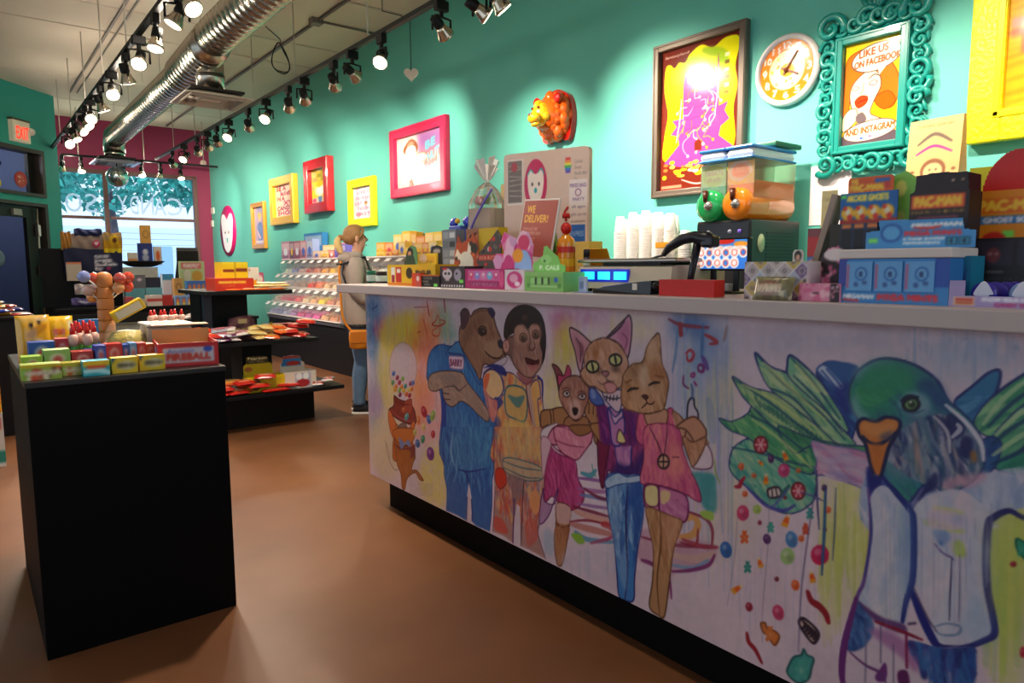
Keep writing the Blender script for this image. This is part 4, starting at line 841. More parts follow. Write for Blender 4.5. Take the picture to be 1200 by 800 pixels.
Ln('470,0 500,60 522,112','3c1c2c',1.6);Ln('540,0 535,60 527,112','3c1c2c',1.4);mu.ell(525,136,22,27,'d4a88c',0,1,0,0,'2c1418',2.6);Ln('525,112 525,160','2c1418',2);Ln('508,136 542,136','2c1418',2);Ln('560,118 585,118','7c2c4c',1.6)
S('575,0 610,10 640,50 655,100 690,40 685,0 640,-40','c49070','5c3420',2);S('600,40 640,60 690,40 680,90 645,150 630,140','c08c68','5c3420',1.8);brush('600,40 640,60 690,40 680,90 645,150 630,140',['dcac8c','a87450'],30,4,16,60,.5,33)
sh = '452,228 505,230 560,245 612,270 622,330 605,372 560,350 510,330 455,312'
S(sh,'c878a4','6c1450',2.4);S('455,234 500,234 502,306 458,300','e4dc98','7c2458',1.6,.15);S('515,250 550,255 545,290 518,300','e8d890',a=.85);brush('520,300 612,280 618,330 600,365 520,335',['d08cb0','a8488c','e0a0c0'],40,4,20,30,.5,34);Ln('506,230 508,330','5c1450',2.6)
lg = '458,316 510,330 560,352 598,372 575,440 560,500 548,600 530,735 505,735 470,700 482,600 486,480 470,400'
S(lg,'b88c60','5c3818',2);brush(lg,['d0a478','94683c','c89868','a8784c','d8b48c'],240,4,40,84,.5,35);Ln('512,332 515,450 500,600 510,730','6c4424',2.4);S('520,350 590,375 560,480 530,450','d89c80',a=.5,blur=5)
# --- leafy bird
fr(840,380,3.333)
NV = '1c2870'
for p,c1,cols in (
    ('425,150 480,150 560,190 560,300 520,460 470,420 400,330 370,250 420,240 390,190','1c5ca0',['2c6cb0','1c3c8c','4c8cc0','143080']),
    ('50,540 70,480 150,440 250,480 350,520 385,560 380,680 300,735 220,720 150,660 100,620 60,580','3ca08c',['5cb89c','2c8c88','a0d0a0','c8dcb0','7cc4a8']),
    ('10,368 60,380 120,350 150,310 240,340 330,430 385,500 380,580 300,560 200,500 120,440 50,410','2c8c60',['4ca86c','1c6c5c','7cc47c','a8d88c','3c9c6c']),
    ('62,205 130,245 220,270 330,330 420,400 480,470 440,475 350,450 260,430 180,360 110,290 90,260','7cb87c',['b8d890','5ca87c','d8e49c','3c8c6c','94c888']),
    ('150,110 210,165 275,190 350,240 430,330 500,420 540,470 480,470 400,400 300,320 210,250 170,180','84c49c',['c0dc9c','5cac84','dce8ac','3c9470','a0d098']),
    ('285,120 330,150 390,210 440,280 490,360 510,420 420,330 350,270 280,200 275,160','7cc498',['b0d8a0','5cb088','d0e8b0']),
    ('240,400 350,440 480,470 600,480 590,500 560,500 380,470 300,500','2c7c54',['3c9464','1c6450','58a870'])):
    S(p,c1,NV,2.4);brush(p,cols,300,4,34,42,.55,len(p))
for p in ('70,215 200,300 330,400 430,470','155,120 260,230 400,340 500,450','290,130 380,230 480,370','120,350 220,400 350,500','210,250 300,290 400,400','60,480 160,500 300,540 380,560','300,200 400,300 490,420'): Ln(p,'1c4c6c',3,.8)
for p in ('100,235 230,300 380,420','180,150 300,260 420,370','140,370 260,460 370,560','310,160 400,260'): Ln(p,'dce890',4,.6)
for k in range(16): x = 150+k*17;Ln('%d,%d %d,%d' % (x,290+k*10,x+22,322+k*11),'1c5c5c',2,.7)
S('370,460 430,470 580,500 600,560 600,640 520,620 420,590 385,585 390,520','d09cb8','5c5c9c',1.6,.1);brush('370,460 430,470 580,500 600,560 600,640 520,620 420,590',['e0b8c8','c070a0','b8b0d0','d8c8d8','9c94c8'],90,6,30,10,.5,41)
S('395,170 425,160 495,230 480,260 400,190','c8dcec','3c5ca8',2);Ln('410,180 470,250','3c5ca8',2);Ln('430,175 485,240','3c5ca8',2);S('425,145 520,150 560,180 540,260 500,240 450,190','2c60a4',a=.9);S('460,260 520,230 530,330 500,350','1c2c8c',a=.8,blur=2)
# right wing
for p,c1,cols in (('930,300 1000,240 1060,190 1105,180 1100,240 1060,330 1010,400 960,340','2c7cac',['3c8cbc','1c5c9c','5ca4cc']),('1005,390 1060,300 1130,240 1200,195 1260,160 1260,300 1200,330 1120,400 1075,440','3c9c70',['5cb884','2c8468','a8dc9c','7cc88c']),
    ('1080,440 1150,360 1210,310 1260,300 1260,460 1180,500 1090,560 1060,520','2c8c64',['4ca878','1c7058','8cd09c','60b884']),('1080,550 1150,520 1260,450 1260,580 1150,580','2c9c78',['4cb08c','1c7c64']),('1020,480 1070,440 1110,470 1080,560 1030,580','1c4c90',['1c3c84','2c64a0'])):
    S(p,c1,NV,2.2);brush(p,cols,220,5,40,-40,.55,len(p))
for p in ('1040,390 1130,280 1250,190','1090,430 1180,350 1260,310','1080,510 1180,440 1260,400'): Ln(p,'c8e8b0',4,.7)
for p in ('1060,400 1150,310 1250,240','1075,470 1160,400 1260,350','1075,545 1180,500 1260,470'): Ln(p,'14406c',3.4,.8)
# body under the head
S('590,560 640,560 700,640 760,720 800,640 900,650 1050,580 1100,590 1260,560 1260,680 1180,700 1120,720 1080,760 1060,800 590,800','b4c4dc',a=.9,blur=2);brush('590,560 700,640 760,720 800,640 900,650 1050,580 1260,560 1260,680 1080,760 1060,800 590,800',['d0dcec','8cacd4','a8bcdc','e0e4ec','7094c8'],260,7,50,80,.45,43)
S('590,570 640,600 700,640 740,700 770,760 770,800 740,800 720,740 650,680 600,640','2c4498',a=.85,blur=1.5);S('585,560 625,580 640,610 620,680 600,720','1c2480',a=.9,blur=1)
neck = '650,590 700,560 850,560 880,600 830,640 790,690 775,800 750,800 740,720 690,650'
S(neck,'6c78ac','2c2c74',2);brush(neck,['8c98c4','4c5c98','a8a8cc','3c3c80'],120,4,36,80,.5,44)
bh = '520,300 528,225 565,170 635,135 720,140 800,172 865,225 905,300 985,372 1032,450 1045,525 1018,590 950,640 885,655 840,610 790,640 750,690 700,640 660,600 640,560 640,480 560,380'
S(bh,'2c7c80',NV,2.6);brush(bh,['2c8c7c','1c6484','4ca48c','3c88a0','1c5078','2c948c'],520,5,30,60,.55,45)
S('530,290 545,210 600,160 680,145 760,180 785,230 760,260 700,280 640,340 560,350','2c9c68',a=.85,blur=5);brush('545,280 550,210 600,170 680,155 750,190 770,230 700,270 600,320',['3cac6c','4cb480','2c8c60'],130,7,40,20,.45,46)
S('525,300 545,270 560,330 600,360 560,375 535,350','a0ccd0',a=.7,blur=3);S('540,180 600,145 700,138 600,165 550,215','a8ccdc',a=.5,blur=3)
S('780,230 850,215 905,300 900,345 850,330 820,280','1c4484',a=.8,blur=3);S('720,290 760,262 810,275 835,310 820,350 770,362 725,340 708,310','94bcc8',a=.75,blur=2)
S('728,312 745,292 775,288 790,312 772,336 740,334','6c9c5c','141c2c',3);mu.ell(762,312,14,14,'2c3c2c',0,1);mu.ell(757,304,5,5,'e0ece0');Ln('722,300 748,282 785,284','141c3c',4);Ln('715,330 760,348 810,335','3c6c8c',2)
S('640,480 720,380 860,340 900,370 960,380 1030,460 1040,530 1010,590 950,630 880,640 830,590 760,600 700,600 650,560','7088a8',a=.6,blur=4)
brush('650,500 740,400 860,350 950,390 1030,460 1040,530 1010,590 950,630 880,640 760,600',['d0d4dc','2c3470','8ca0b8','4c6c98','a8a4b0','1c2c6c','b89888','5c8c98','1c4c74'],420,5,40,75,.6,47)
for p in ('850,350 900,380 905,420 870,400','900,350 960,370 970,420 930,450 890,440','960,440 1000,450 990,520 950,510','830,600 860,580 860,640 820,660 790,680'): S(p,'1c2464',a=.85,blur=1)
Ln('895,315 970,380 1030,460 1042,530','d8e0ec',4);Ln('850,360 900,420 910,500','e0e0e4',3,.8);Ln('920,440 950,410 940,390','dce4ec',4,.8);S('880,640 900,600 960,590 1020,580 1050,575 1040,610 980,640 940,630 920,650','d4a8bc',a=.75,blur=1.5);S('990,500 1010,495 1015,530 998,540','b07030',a=.8,blur=1)
bk = '550,392 572,368 618,380 660,362 704,370 716,395 695,440 672,480 655,540 638,600 622,600 600,545 582,470 556,432'
S(bk,'d8843c','141c50',3.4);S('560,390 600,380 640,385 700,378 690,420 640,440 590,430','e8a058',a=.8,blur=2);Ln('570,435 600,462 640,465 680,440 700,420','141c50',3.4);S('640,430 690,415 670,450 640,450','5c5c70',a=.8,blur=1.5);S('600,470 650,475 635,560 615,570','c87430',a=.8,blur=2);Ln('620,590 630,600','5c5c70',4);S('600,600 640,598 640,690 610,660','1c2480',a=.9)
# bird's waistcoat panels
fr(840,560,3.333)
pl = '596,90 640,30 700,60 745,110 768,170 765,380 745,470 732,572 640,540 560,480 548,465 580,350 598,220'
S(pl,'d4d4e0',a=.9,blur=1);brush(pl,['e0dce4','b8c8e0','c8d4e4','e4e4e8','a0bcdc','d0e0d0'],260,7,60,86,.4,48);Ln('592,40 600,220 575,400 548,465 500,650 490,800','6c4c94',3.4);Ln('598,100 604,220 578,380','2c3c8c',2)
pr_ = '775,110 850,60 960,50 1080,150 1056,200 1052,380 1080,540 1082,612 1000,650 860,655 800,560 768,400 766,200'
S(pr_,'d4cedc',a=.9,blur=1);brush(pr_,['e0d8e0','b4c8e0','c8d8e4','e4e0e4','dcd0dc'],300,7,60,86,.4,49)
Ln('650,0 700,60 750,120 768,170 766,380 740,480 725,560','1c2c80',6);Ln('760,440 800,540 850,640 880,660','1c2480',8);Ln('860,655 960,662 1050,632 1084,606 1078,540 1056,420 1052,280 1062,180 1080,155 1140,128 1200,155 1260,150','1c2070',6)
S('720,150 765,140 768,380 740,470 700,560 735,400','6c9ccc',a=.7,blur=4,tex=.3);S('1000,440 1075,540 1080,600 1000,640 960,600','94bcdc',a=.5,blur=5);S('975,200 1050,200 1050,380 1000,500 970,400','b4cce4',a=.5,blur=6)
for p,c in (('860,110 960,130 940,150 850,130','d8e480'),('815,180 840,160 960,200 940,215','c8dc70'),('925,250 960,248 970,305 930,300','b8dc50'),('865,215 895,210 885,265 862,250','3c70b8'),('850,200 910,215 905,250 855,235','8cb0dc')): S(p,c,a=.85,blur=1)
S('840,120 950,140 950,200 830,190','dcccdc',a=.8);Ln('850,255 880,290 915,310 925,320','6c5c9c',2);Ln('918,310 912,440 908,555','5c5c84',1.8);Ln('950,300 948,480 945,560','5c5c84',1.4,.7);Ln('770,430 820,540 860,600','5c4c74',2);Ln('750,570 775,566','5c4c74',2.4);Ln('850,580 900,568 950,580 940,610 880,612 852,595','6c8cb4',2.2,.8)
Bl(940,160,26,24,'7ca4d4',.5,3)
tr_p = '548,480 510,620 490,760 490,830 1010,830 1008,690 990,660 860,660 800,640 740,600 640,550'
S(tr_p,'d8ccd8',a=.8);S('548,480 600,540 610,600 570,660 520,675 505,640 520,560','1c4484',a=.95,blur=1);brush('548,480 600,540 610,600 570,660 520,675 505,640',['3c70b0','142c74','6c9ccc'],50,5,24,60,.6,50)
S('550,480 640,540 730,570 740,600 700,600 620,560','5c3474',a=.9,blur=1);S('590,590 680,600 760,660 790,700 780,760 720,700 640,640','ac74ac',a=.8,blur=2);S('740,640 880,665 1000,662 1012,700 1005,800 985,830 960,760 940,700 900,690 900,830 850,830 835,680 800,680 825,770 800,780 780,690','142474',a=.95,blur=1);brush('740,640 880,665 1000,662 1012,700 1005,800 900,830 850,830',['2c5ca8','1c1c64','3c84bc','4c3c8c'],90,6,50,86,.55,51)
S('640,740 655,720 665,740 660,790 630,795 618,775','6c2c7c',a=.95);S('705,760 745,755 752,830 720,830','5c1c5c',a=.95);Ln('520,680 580,730 640,760 660,800','6c3c7c',3);Ln('545,470 500,640 488,760 500,830','6c2c7c',7);Ln('580,560 582,700 578,830','5c5c84',1.6,.7);Ln('640,550 640,720','5c5c84',1.6,.7);Ln('740,600 742,740','8c2c5c',2.4);Ln('690,650 690,820','5c5c84',1.4,.7);Ln('620,560 700,590 800,630','8c1c40',4)
S('1060,200 1100,160 1200,160 1260,200 1260,520 1150,500 1090,540 1062,380','c8d868',a=.55,blur=6,tex=.4);S('1170,240 1200,250 1260,300 1240,340 1180,290','3ca878','1c6c54',2);Dot(1158,336,13,11,'a01c2c');Dot(1195,680,12,22,'c8283c')
drips(640,1080,60,620,['8ca4cc','b8c4dc','7c88b8'],50,1.6,.4,52)
# candies tumbling from the wing
fr(840,380,3.333)
for x,y,r in ((172,470,26),(318,650,26)):
    mu.ell(x,y,r,r*1.25,'b83848',0,1,0,0,'6c1424',2)
    for k in range(6): a = k*pi/3;mu.line([(x,y),(x+cos(a)*r*.8,y+sin(a)*r)],'e8b8c0',1.5)
for x,y,rx,ry,c,r in ((212,525,12,17,'4c2060',0),(262,570,23,27,'c83c78',0),(95,555,12,15,'e0642c',0),(145,590,10,10,'d85c2c',0),(318,570,10,11,'c8642c',0),(110,662,11,12,'e8642c',0),(102,735,23,29,'d0406c',0),(157,722,16,18,'a8cc5c',0),(420,638,11,14,'3c2050',0),(434,724,13,13,'e8642c',0),(168,774,7,9,'7c1c2c',0),(266,675,8,9,'8c1c34',0)): Dot(x,y,rx,ry,c,r)
def corn(x,y,rot,s=1):
    c,q = cos(rot),sin(rot);tp = lambda pts: ' '.join('%f,%f' % (x+(a*c-b*q)*s,y+(a*q+b*c)*s) for a,b in pts)
    S(tp([(-11,20),(11,20),(4,-20),(-4,-20)]),'e8a028',sm=False);S(tp([(-9,8),(9,8),(6,-8),(-6,-8)]),'e8601c',sm=False);S(tp([(-5,-12),(5,-12),(3,-22),(-3,-22)]),'ece0d0',sm=False)
corn(266,512,-.4);corn(192,605,0);corn(272,765,.4,1.3);corn(170,540,-.8,.7)
def gummy(x,y,s,c,ol=None):
    for dx,dy,rx,ry in ((0,6,10,13),(0,-12,8,8),(-10,0,5,6),(10,0,5,6),(-8,18,6,7),(8,18,6,7),(-6,-19,3,3),(6,-19,3,3)): mu.ell(x+dx*s,y+dy*s,rx*s,ry*s,c)
    mu.ell(x,y+4*s,5*s,7*s,'f4dcc8',0,.3,1)
gummy(364,735,1,'2c9c94');gummy(84,580,.7,'3c9c94');gummy(210,790,.9,'3ca894');gummy(346,792,.8,'d0502c')
Ln('108,598 95,615 88,632 72,634','a81c3c',5);S('200,645 240,636 250,668 208,676','d8ccc0','3c2c3c',2.4);Ln('215,645 218,674','3c2c3c',1.6);Ln('230,640 236,670','3c2c3c',1.6);Ln('282,630 260,660 252,672','2c6c64',5)
Ln('108,625 150,670 190,705 230,722 270,725 305,705','4c4ca4',4);Ln('190,705 220,710 280,640','5c5cac',2.6,.8);Ln('390,570 392,680 400,800','3c3c74',2);Ln('425,640 424,700','2c3c7c',2.4);Ln('330,655 380,672 415,688','5c5c9c',2)
fr(840,560,3.333)
for x,y,rx,ry,c,r in ((102,137,24,30,'d0406c',0),(157,122,16,16,'a8cc5c',0),(36,280,23,33,'2c6cb4',-.2),(196,238,15,20,'4c1c60',-.2),(292,240,24,33,'4c8cc4',-.2),(276,305,28,33,'a4d080',0),(330,236,12,13,'e86c2c',0),(403,300,36,40,'d0245c',0),(422,201,8,10,'8c1434',0),(168,174,7,8,'8c1434',0),(234,394,9,10,'7c1c2c',0),(126,503,14,18,'9c1c34',-.2),(307,418,16,21,'ec6424',-.2),(240,525,22,31,'d0406c',-.3)): Dot(x,y,rx,ry,c,r)
for x,y in ((170,178),(0,0)): pass
gummy(108,228,1.1,'e0642c');gummy(348,200,.9,'d04c34');gummy(210,190,.9,'3ca894');gummy(120,345,1,'2c8c80');gummy(1190,275,1.2,'2ca080');corn(168,330,-.3,1.0);corn(80,432,1.0,1.2);corn(372,385,-.2,1.2)
S('172,568 190,566 196,585 230,600 244,620 228,652 214,640 196,612 180,600','e0803c','8c4c1c',2.2);gummy(208,605,1.3,'e0803c')
S('280,735 300,700 330,690 340,668 352,690 378,705 370,740 360,780 330,800 300,790 275,760','3ca094','1c5c5c',2.2,.15);gummy(330,745,1.8,'4cae9e')
Ln('356,445 370,480 400,500 425,530 435,562','9c1c2c',8);Ln('118,606 125,640 150,670 175,720','9c1c2c',6)
S('322,570 340,548 396,600 385,640 365,635','d4c4b0','2c1c2c',3); 
for k in range(5): Ln('%d,%d %d,%d %d,%d' % (335+k*12,556+k*10,345+k*11,575+k*11,332+k*11,592+k*9),'2c1c2c',3.4)
Ln('424,50 420,200 410,378','2c6090',3.2);Ln('392,0 360,200 330,440 318,680','5c5078',1.5,.8);Ln('205,60 200,260 180,500 178,640','8c8098',1.2,.6);Ln('80,150 70,300 40,500','8c8098',1.2,.6);Ln('465,40 460,200 452,320','3c4c84',1.8,.8)
# build: a panel with a finely divided front carrying the painting
mu.a *= np.array([.93,.875,.885])
us = [0.0]
Yc = MY1
while Yc > MY0:
    Yc -= 0.0030 if Yc < 0.3 and Yc > 0.25 else (0.05 if Yc < 0.3 else 0.00245+0.0006*max(Yc-0.8,0));us.append((MY1-Yc)/(MY1-MY0))
us[-1] = 1.0
counter = thing('sales_counter','long white sales counter with a bright animal mural painted on its front','counter',(2.0,1.2,0))
mb = MB();X,Y = XM-2.0,1.2
sheet(mb,mu,(X,MY1-Y,MZ0),(0,MY0-MY1,0),(0,0,MZ1-MZ0),us=np.array(us),ny=320)
mb.add([(X+.03,MY1-Y,MZ0),(X,MY1-Y,MZ0),(X,MY1-Y,MZ1),(X+.03,MY1-Y,MZ1)],[(0,1,2,3)],'c8c0c8')
mb.add([(X,MY1-Y,MZ0),(X+.03,MY1-Y,MZ0),(X+.03,MY0-Y,MZ0),(X,MY0-Y,MZ0)],[(0,1,2,3)],'c8c0c8')
mb.build('mural_panel',PP,counter)
WHT = M('white_laminate','b9aaa8',0.38)
MB().bbox(0.02+0.32,0.3-0.05,(MZ0+1.13)/2,0.64,MY1-MY0-0.02,1.13-MZ0,0.004).build('carcass',M('carcass_white','b5aaa4',0.5),counter).location = (XM-2.0+0.01,-1.2+(MY0+MY1)/2-0.25,0)
MB().box(0,0,MZ0/2+.001,0.56,MY1-MY0-0.16,MZ0).build('plinth',M('black_plinth','090808',0.7,spec=.15),counter).location = (1.72+0.28-2.0,-1.2+(MY0+MY1)/2-0.02,0)
CTZ = 1.181;CTX0,CTX1,CTY1 = 1.60,2.36,3.56
MB().bbox((CTX0+CTX1)/2,(CTY1+MY0)/2,CTZ-0.0225,CTX1-CTX0,CTY1-MY0,0.045,0.004).build('worktop',WHT,counter).location = (-2.0,-1.2,0)
# ------------------------------------------------------------------ pictures and other things on the aqua wall
def wpt(px,py): P = onx(px,py,XW);return P[1],P[2]
def wall_frame(name,label,tl,br,fw,dep,mat,cvf,res=130,mat2=None,mold=True):
    """framed picture flat on the aqua wall; tl, br = outer corners as pixels; cvf(canvas) paints the picture"""
    (ya,za),(yb,zb) = wpt(*tl),wpt(*br);w,h = ya-yb,za-zb;yc,zc = (ya+yb)/2,(za+zb)/2
    t = thing(name,label,'picture',(XW,yc,zc))
    for s in (-1,1):
        MB().bbox(-dep/2-0.004,s*(w-fw)/2,0,dep,fw,h,0.006).build('frame_bar',mat,t)
        MB().bbox(-dep/2-0.004,0,s*(h-fw)/2,dep,w-2*fw+0.004,fw,0.006).build('frame_bar',mat,t)
    if mold:
        b = MB();q = fw*0.3
        for s in (-1,1):
            b.bbox(-dep-0.002,s*(w-fw*0.5)/2,0,0.014,q,h-fw*.4,0.003);b.bbox(-dep-0.002,0,s*(h-fw*0.5)/2,0.014,w-fw*.4,q,0.003)
        b.build('moulding',mat2 or mat,t)
    cv = Canvas(w-2*fw,h-2*fw,res,'ffffff');cv.w,cv.h = 100,100*(h-2*fw)/(w-2*fw);cv.ls = max(1,cv.W/75) if fw < .048 else 1;cvf(cv,100,cv.h)
    mb = MB();X = -dep*0.35
    sheet(mb,cv,(X,(w-2*fw)/2+.001,-(h-2*fw)/2-.001),(0,-(w-2*fw)-.002,0),(0,0,h-2*fw+.002));mb.box(X+0.008,0,0,0.01,w-1.6*fw,h-1.6*fw,'e0d8c8')
    mb.build('picture',PG,t);return t,w,h,dep
GOLD = M('gold_frame','c8892c',0.32,metal=0.35);GOLD2 = M('bright_gold_frame','e8b030',0.3,metal=0.3);RED = M('red_frame','b8101c',0.25,coat=0.4);LIME = M('yellow_green_frame','d8dc18',0.35)
MAGF = M('crimson_frame','cc1c4c',0.3,coat=0.3);GREYF = M('pewter_frame','6a5e54',0.35,metal=0.4);YEL = M('yellow_frame','f0dc08',0.35,bump=0.5,bscale=45)
def portrait(c,w,h):
    c.a[:] = hexc('8f8aa8');c.rect(0,0,w,h,'9a8fb0',tex=.5);c.ell(52,h*.28,16,h*.12,'e0a070');c.ell(52,h*.22,20,h*.08,'d8a850');c.poly([(30,h*.48),(60,h*.40),(80,h*.55),(78,h*.85),(40,h*.9),(28,h*.7)],'5c6c98',sm=True);c.poly([(28,h*.6),(40,h*.7),(58,h*.82),(45,h*.85),(28,h*.7)],'dca088',sm=True);c.rect(6,h*.9,94,h*.96,'c8b8c0')
wall_frame('framed_portrait','small dull gold framed portrait, first picture right of the pink round sign',(297,239),(314.5,291),0.075,0.05,GOLD,portrait)
def reds(c,w,h):
    c.a[:] = hexc('ecc8b4')
    for k,(tx,x0,x1) in enumerate((('BE A',6,60),('kid',30,80),('IN A',8,50),('XY',45,92),('CANDY',8,92),('SHOP',10,94))):
        y = h*(0.05+k*0.155);c.text(tx,x0,y,x1,y+h*.12,'b83c5c' if k % 2 else 'a0304c',bold=.6)
    c.ell(50,h*.52,6,h*.03,'d87890')
wall_frame('framed_sign','gold scroll framed sign with red handwritten lettering',(321,211),(351,261),0.12,0.08,GOLD2,reds)
def redart(c,w,h):
    c.a[:] = hexc('e8c020');c.rect(0,0,w,h*.36,'b0a030',tex=.3)
    for k in range(3):
        for j in range(3): c.rect(8+j*30,h*(.03+k*.11),28+j*30,h*(.11+k*.11),'c8b848' if (j+k) % 2 else '8c8c30')
    c.ell(52,h*.62,34,h*.18,'f0e0a0');c.ell(54,h*.62,22,h*.12,'fff8e8');c.ell(45,h*.46,18,h*.07,'f0b820');c.rect(0,h*.82,w,h,'dcc0b0',tex=.3);c.poly([(38,h*.8),(62,h*.8),(58,h),(42,h)],'5c84b0');c.ell(15,h*.9,12,h*.06,'c04870');c.ell(84,h*.88,10,h*.07,'c85c84');c.line([(10,h*.4),(4,h*.5),(16,h*.6)],'6c6c90',2)
wall_frame('framed_picture','picture of a yellow figure in a wide bright red frame',(363,191),(393,247),0.13,0.10,RED,redart)
def limeart(c,w,h):
    c.a[:] = hexc('f0d8e0');c.confetti(0,0,w,h,['f0b8c8','f4ccd8','e8e0e4'],14,16,4);ws = (('LIFE IS',22,90),('UNCERTAIN',8,94),('EAT',8,46),('DESSERT',22,92),('FIRST',12,88))
    for k,(tx,a,b) in enumerate(ws): y = h*(.12+k*.17);c.text(tx,a,y,b,y+h*.1,'8c5c84' if k != 3 else '6c5c88')
    c.ell(66,h*.52,8,h*.05,'8c5c38');c.poly([(58,h*.53),(74,h*.53),(66,h*.62)],'d0b080');c.ell(26,h*.85,12,h*.08,'ec8098')
wall_frame('framed_sign','bright yellow-green framed sign with pale pink lettered print above the customer',(411,212.5),(443.5,264),0.10,0.05,LIME,limeart)
def pinup(c,w,h):
    c.grad('d884a0','e898a0');c.rect(48,0,w,h*.42,'9a6cb0',.85,blur=4);c.rect(40,h*.35,w,h*.62,'e8a078',.6,blur=6);c.rect(0,0,46,h,'f8e0c8',.85,blur=5);c.rect(50,h*.65,w,h,'d880a4',.6,blur=5)
    c.ell(30,h*.55,20,h*.30,'fbf0e2',0,.9,2);c.ell(32,h*.34,13,h*.17,'fdf2e4',0,1,0,0,'b08868',1)
    c.poly([(18,h*.34),(15,h*.24),(22,h*.14),(32,h*.07),(42,h*.12),(48,h*.24),(44,h*.36),(42,h*.24),(34,h*.19),(24,h*.22)],'8a5638',sm=True);c.poly([(24,h*.17),(32,h*.11),(40,h*.16),(34,h*.19),(26,h*.21)],'d88c70',sm=True)
    c.poly([(44,h*.4),(60,h*.38),(68,h*.48),(58,h*.55),(46,h*.56)],'f8e4cc',sm=True,outline='8c6848',ow=1);c.line([(66,h*.42),(70,h*.52),(60,h*.62)],'7c5038',2);c.poly([(28,h*.88),(34,h*.82),(38,h*.98),(27,h*.98)],'8c5c48')
    c.text('BE',64,h*.2,84,h*.34,'78c8d8',bold=.8,skew=-4);c.text('NUT',68,h*.42,92,h*.58,'88d0dc',bold=.8,skew=-6);c.text('Swell',52,h*.62,96,h*.88,'90d4e4',bold=.9,skew=-8)
    c.confetti(4,h*.7,60,h*.96,['f0a0a8','f4c090','b0d0d0'],30,1.6,8)
wall_frame('framed_poster','large crimson framed poster of a dark haired woman with blue script lettering',(461.5,155),(528.5,223),0.10,0.06,MAGF,pinup,120)
def castle(c,w,h):
    c.a[:] = hexc('6c2418');Y_ = 'f4ee10'
    c.poly([(6,h*.12),(12,h*.1),(18,h*.13),(24,h*.10),(32,h*.11),(38,h*.06),(52,h*.02),(66,h*.06),(80,h*.02),(95,h*.03),(97,h*.1),(93,h*.22),(96,h*.35),(92,h*.5),(95,h*.68),(90,h*.78),(78,h*.76),(66,h*.7),(30,h*.7),(14,h*.78),(4,h*.76),(6,h*.6),(10,h*.45),(5,h*.28)],Y_,sm=True)
    for x,y,rx,ry in ((46,.13,14,.04),(68,.09,16,.03),(22,.2,9,.05),(78,.16,8,.03)): c.ell(x,h*y,rx,h*ry,'94c81c',.3,.75,2)
    mg = 'b03c84'
    c.poly([(30,h*.5),(30,h*.26),(33,h*.18),(36,h*.26),(41,h*.26),(44,h*.23),(56,h*.23),(60,h*.15),(64,h*.23),(72,h*.23),(73,h*.1),(75,h*.23),(75,h*.46),(86,h*.44),(82,h*.5),(88,h*.56),(78,h*.6),(76,h*.66),(96,h*.76),(94,h*.82),(60,h*.84),(28,h*.84),(6,h*.8),(26,h*.68),(24,h*.62),(14,h*.6),(22,h*.55),(16,h*.5)],mg)
    g = random.Random(5)
    for k in range(26):
        x = g.uniform(30,72);y = h*g.uniform(.22,.66);col = g.choice(['e86c30','f4c0d8','f0a020','f8e8f0','e8e050']);pts = [(x,y)]
        for j in range(3): pts.append((pts[-1][0]+g.choice([-6,0,6]),pts[-1][1]+h*g.choice([.03,.05,0])))
        c.line(pts,col,1.6,.9);c.ell(pts[-1][0],pts[-1][1],1.6,1.6,col)
    for k in range(5): c.line([(34,h*(.3+k*.07)),(70,h*(.29+k*.07))],'7c2050',1,.5,sm=False)
    c.line([(28,h*.36),(26,h*.52),(22,h*.66)],'f4d8ec',2.4);c.line([(70,h*.2),(73,h*.35),(70,h*.52)],'f4d8ec',2.4);c.poly([(46,h*.74),(46,h*.68),(50,h*.66),(55,h*.68),(55,h*.74)],'6c2418');c.line([(33,h*.52),(30,h*.6)],'f0a020',2)
    for k in range(46): c.ell(g.uniform(5,95),h*g.uniform(.80,.91),g.uniform(2,5),h*g.uniform(.006,.016),g.choice(['f0e41c','e8dc20','f4ec50','f8f0c0','e86c30']))
    c.line([(30,h*.93),(50,h*.97),(72,h*.95)],'f0d0c0',2.6);c.text('fantasyland',5,h*.035,36,h*.06,'f0e4d8',shear=.2);c.rect(3,h*.965,30,h*.985,'e07c60')
    for k in range(6): c.rect(81,h*(.12+k*.05),86,h*(.145+k*.05),'7c5c20' if k % 2 else 'f8f4c0')
    for k in range(4): c.line([(8,h*(.3+k*.03)),(24,h*(.3+k*.03))],'b8cc18',1,.8,sm=False);c.line([(76,h*(.3+k*.03)),(92,h*(.3+k*.03))],'dce040',1,.8,sm=False)
wall_frame('framed_poster','tall pewter framed poster of a purple tower on a yellow ground',(771,57),(874.5,223),0.05,0.05,GREYF,castle,300)

# clock
(ya,za),(yb,zb) = wpt(891,85),wpt(957,85);rc = 0.205;t = thing('wall_clock','round white rimmed wall clock with an orange number ring','clock',(XW,(wpt(925,84))[0],wpt(925,83)[1]))
RX = Matrix.Rotation(-pi/2,4,'Y')
MB().lathe([(rc-0.03,0.0),(rc,0.004),(rc+0.002,0.03),(rc-0.012,0.052),(rc-0.028,0.05),(rc-0.033,0.03)],48,mat=RX,cap=False).build('clock_rim',M('clock_white','e4dcd8',0.25),t)
cv = Canvas(2,2,90,'fbe9b0');cv.ell(1,1,1,1,'f08018',n=60);cv.ell(1,1,.64,.64,'f8f0b0',n=48);cv.ell(1,1,.5,.5,'fbf6d0',0,.8,6)
g = random.Random(2)
for k in range(14): a = g.uniform(0,6.3);r = g.uniform(.3,.56);cv.ell(1+r*cos(a),1+r*sin(a),.05,.05,g.choice(['f0b030','a0b8e0','c890c0','f08060','f4d040']),0,.8)
cv.ell(1.02,1.0,.26,.22,'f0a82c');cv.ell(.9,1.05,.1,.1,'f4c838')
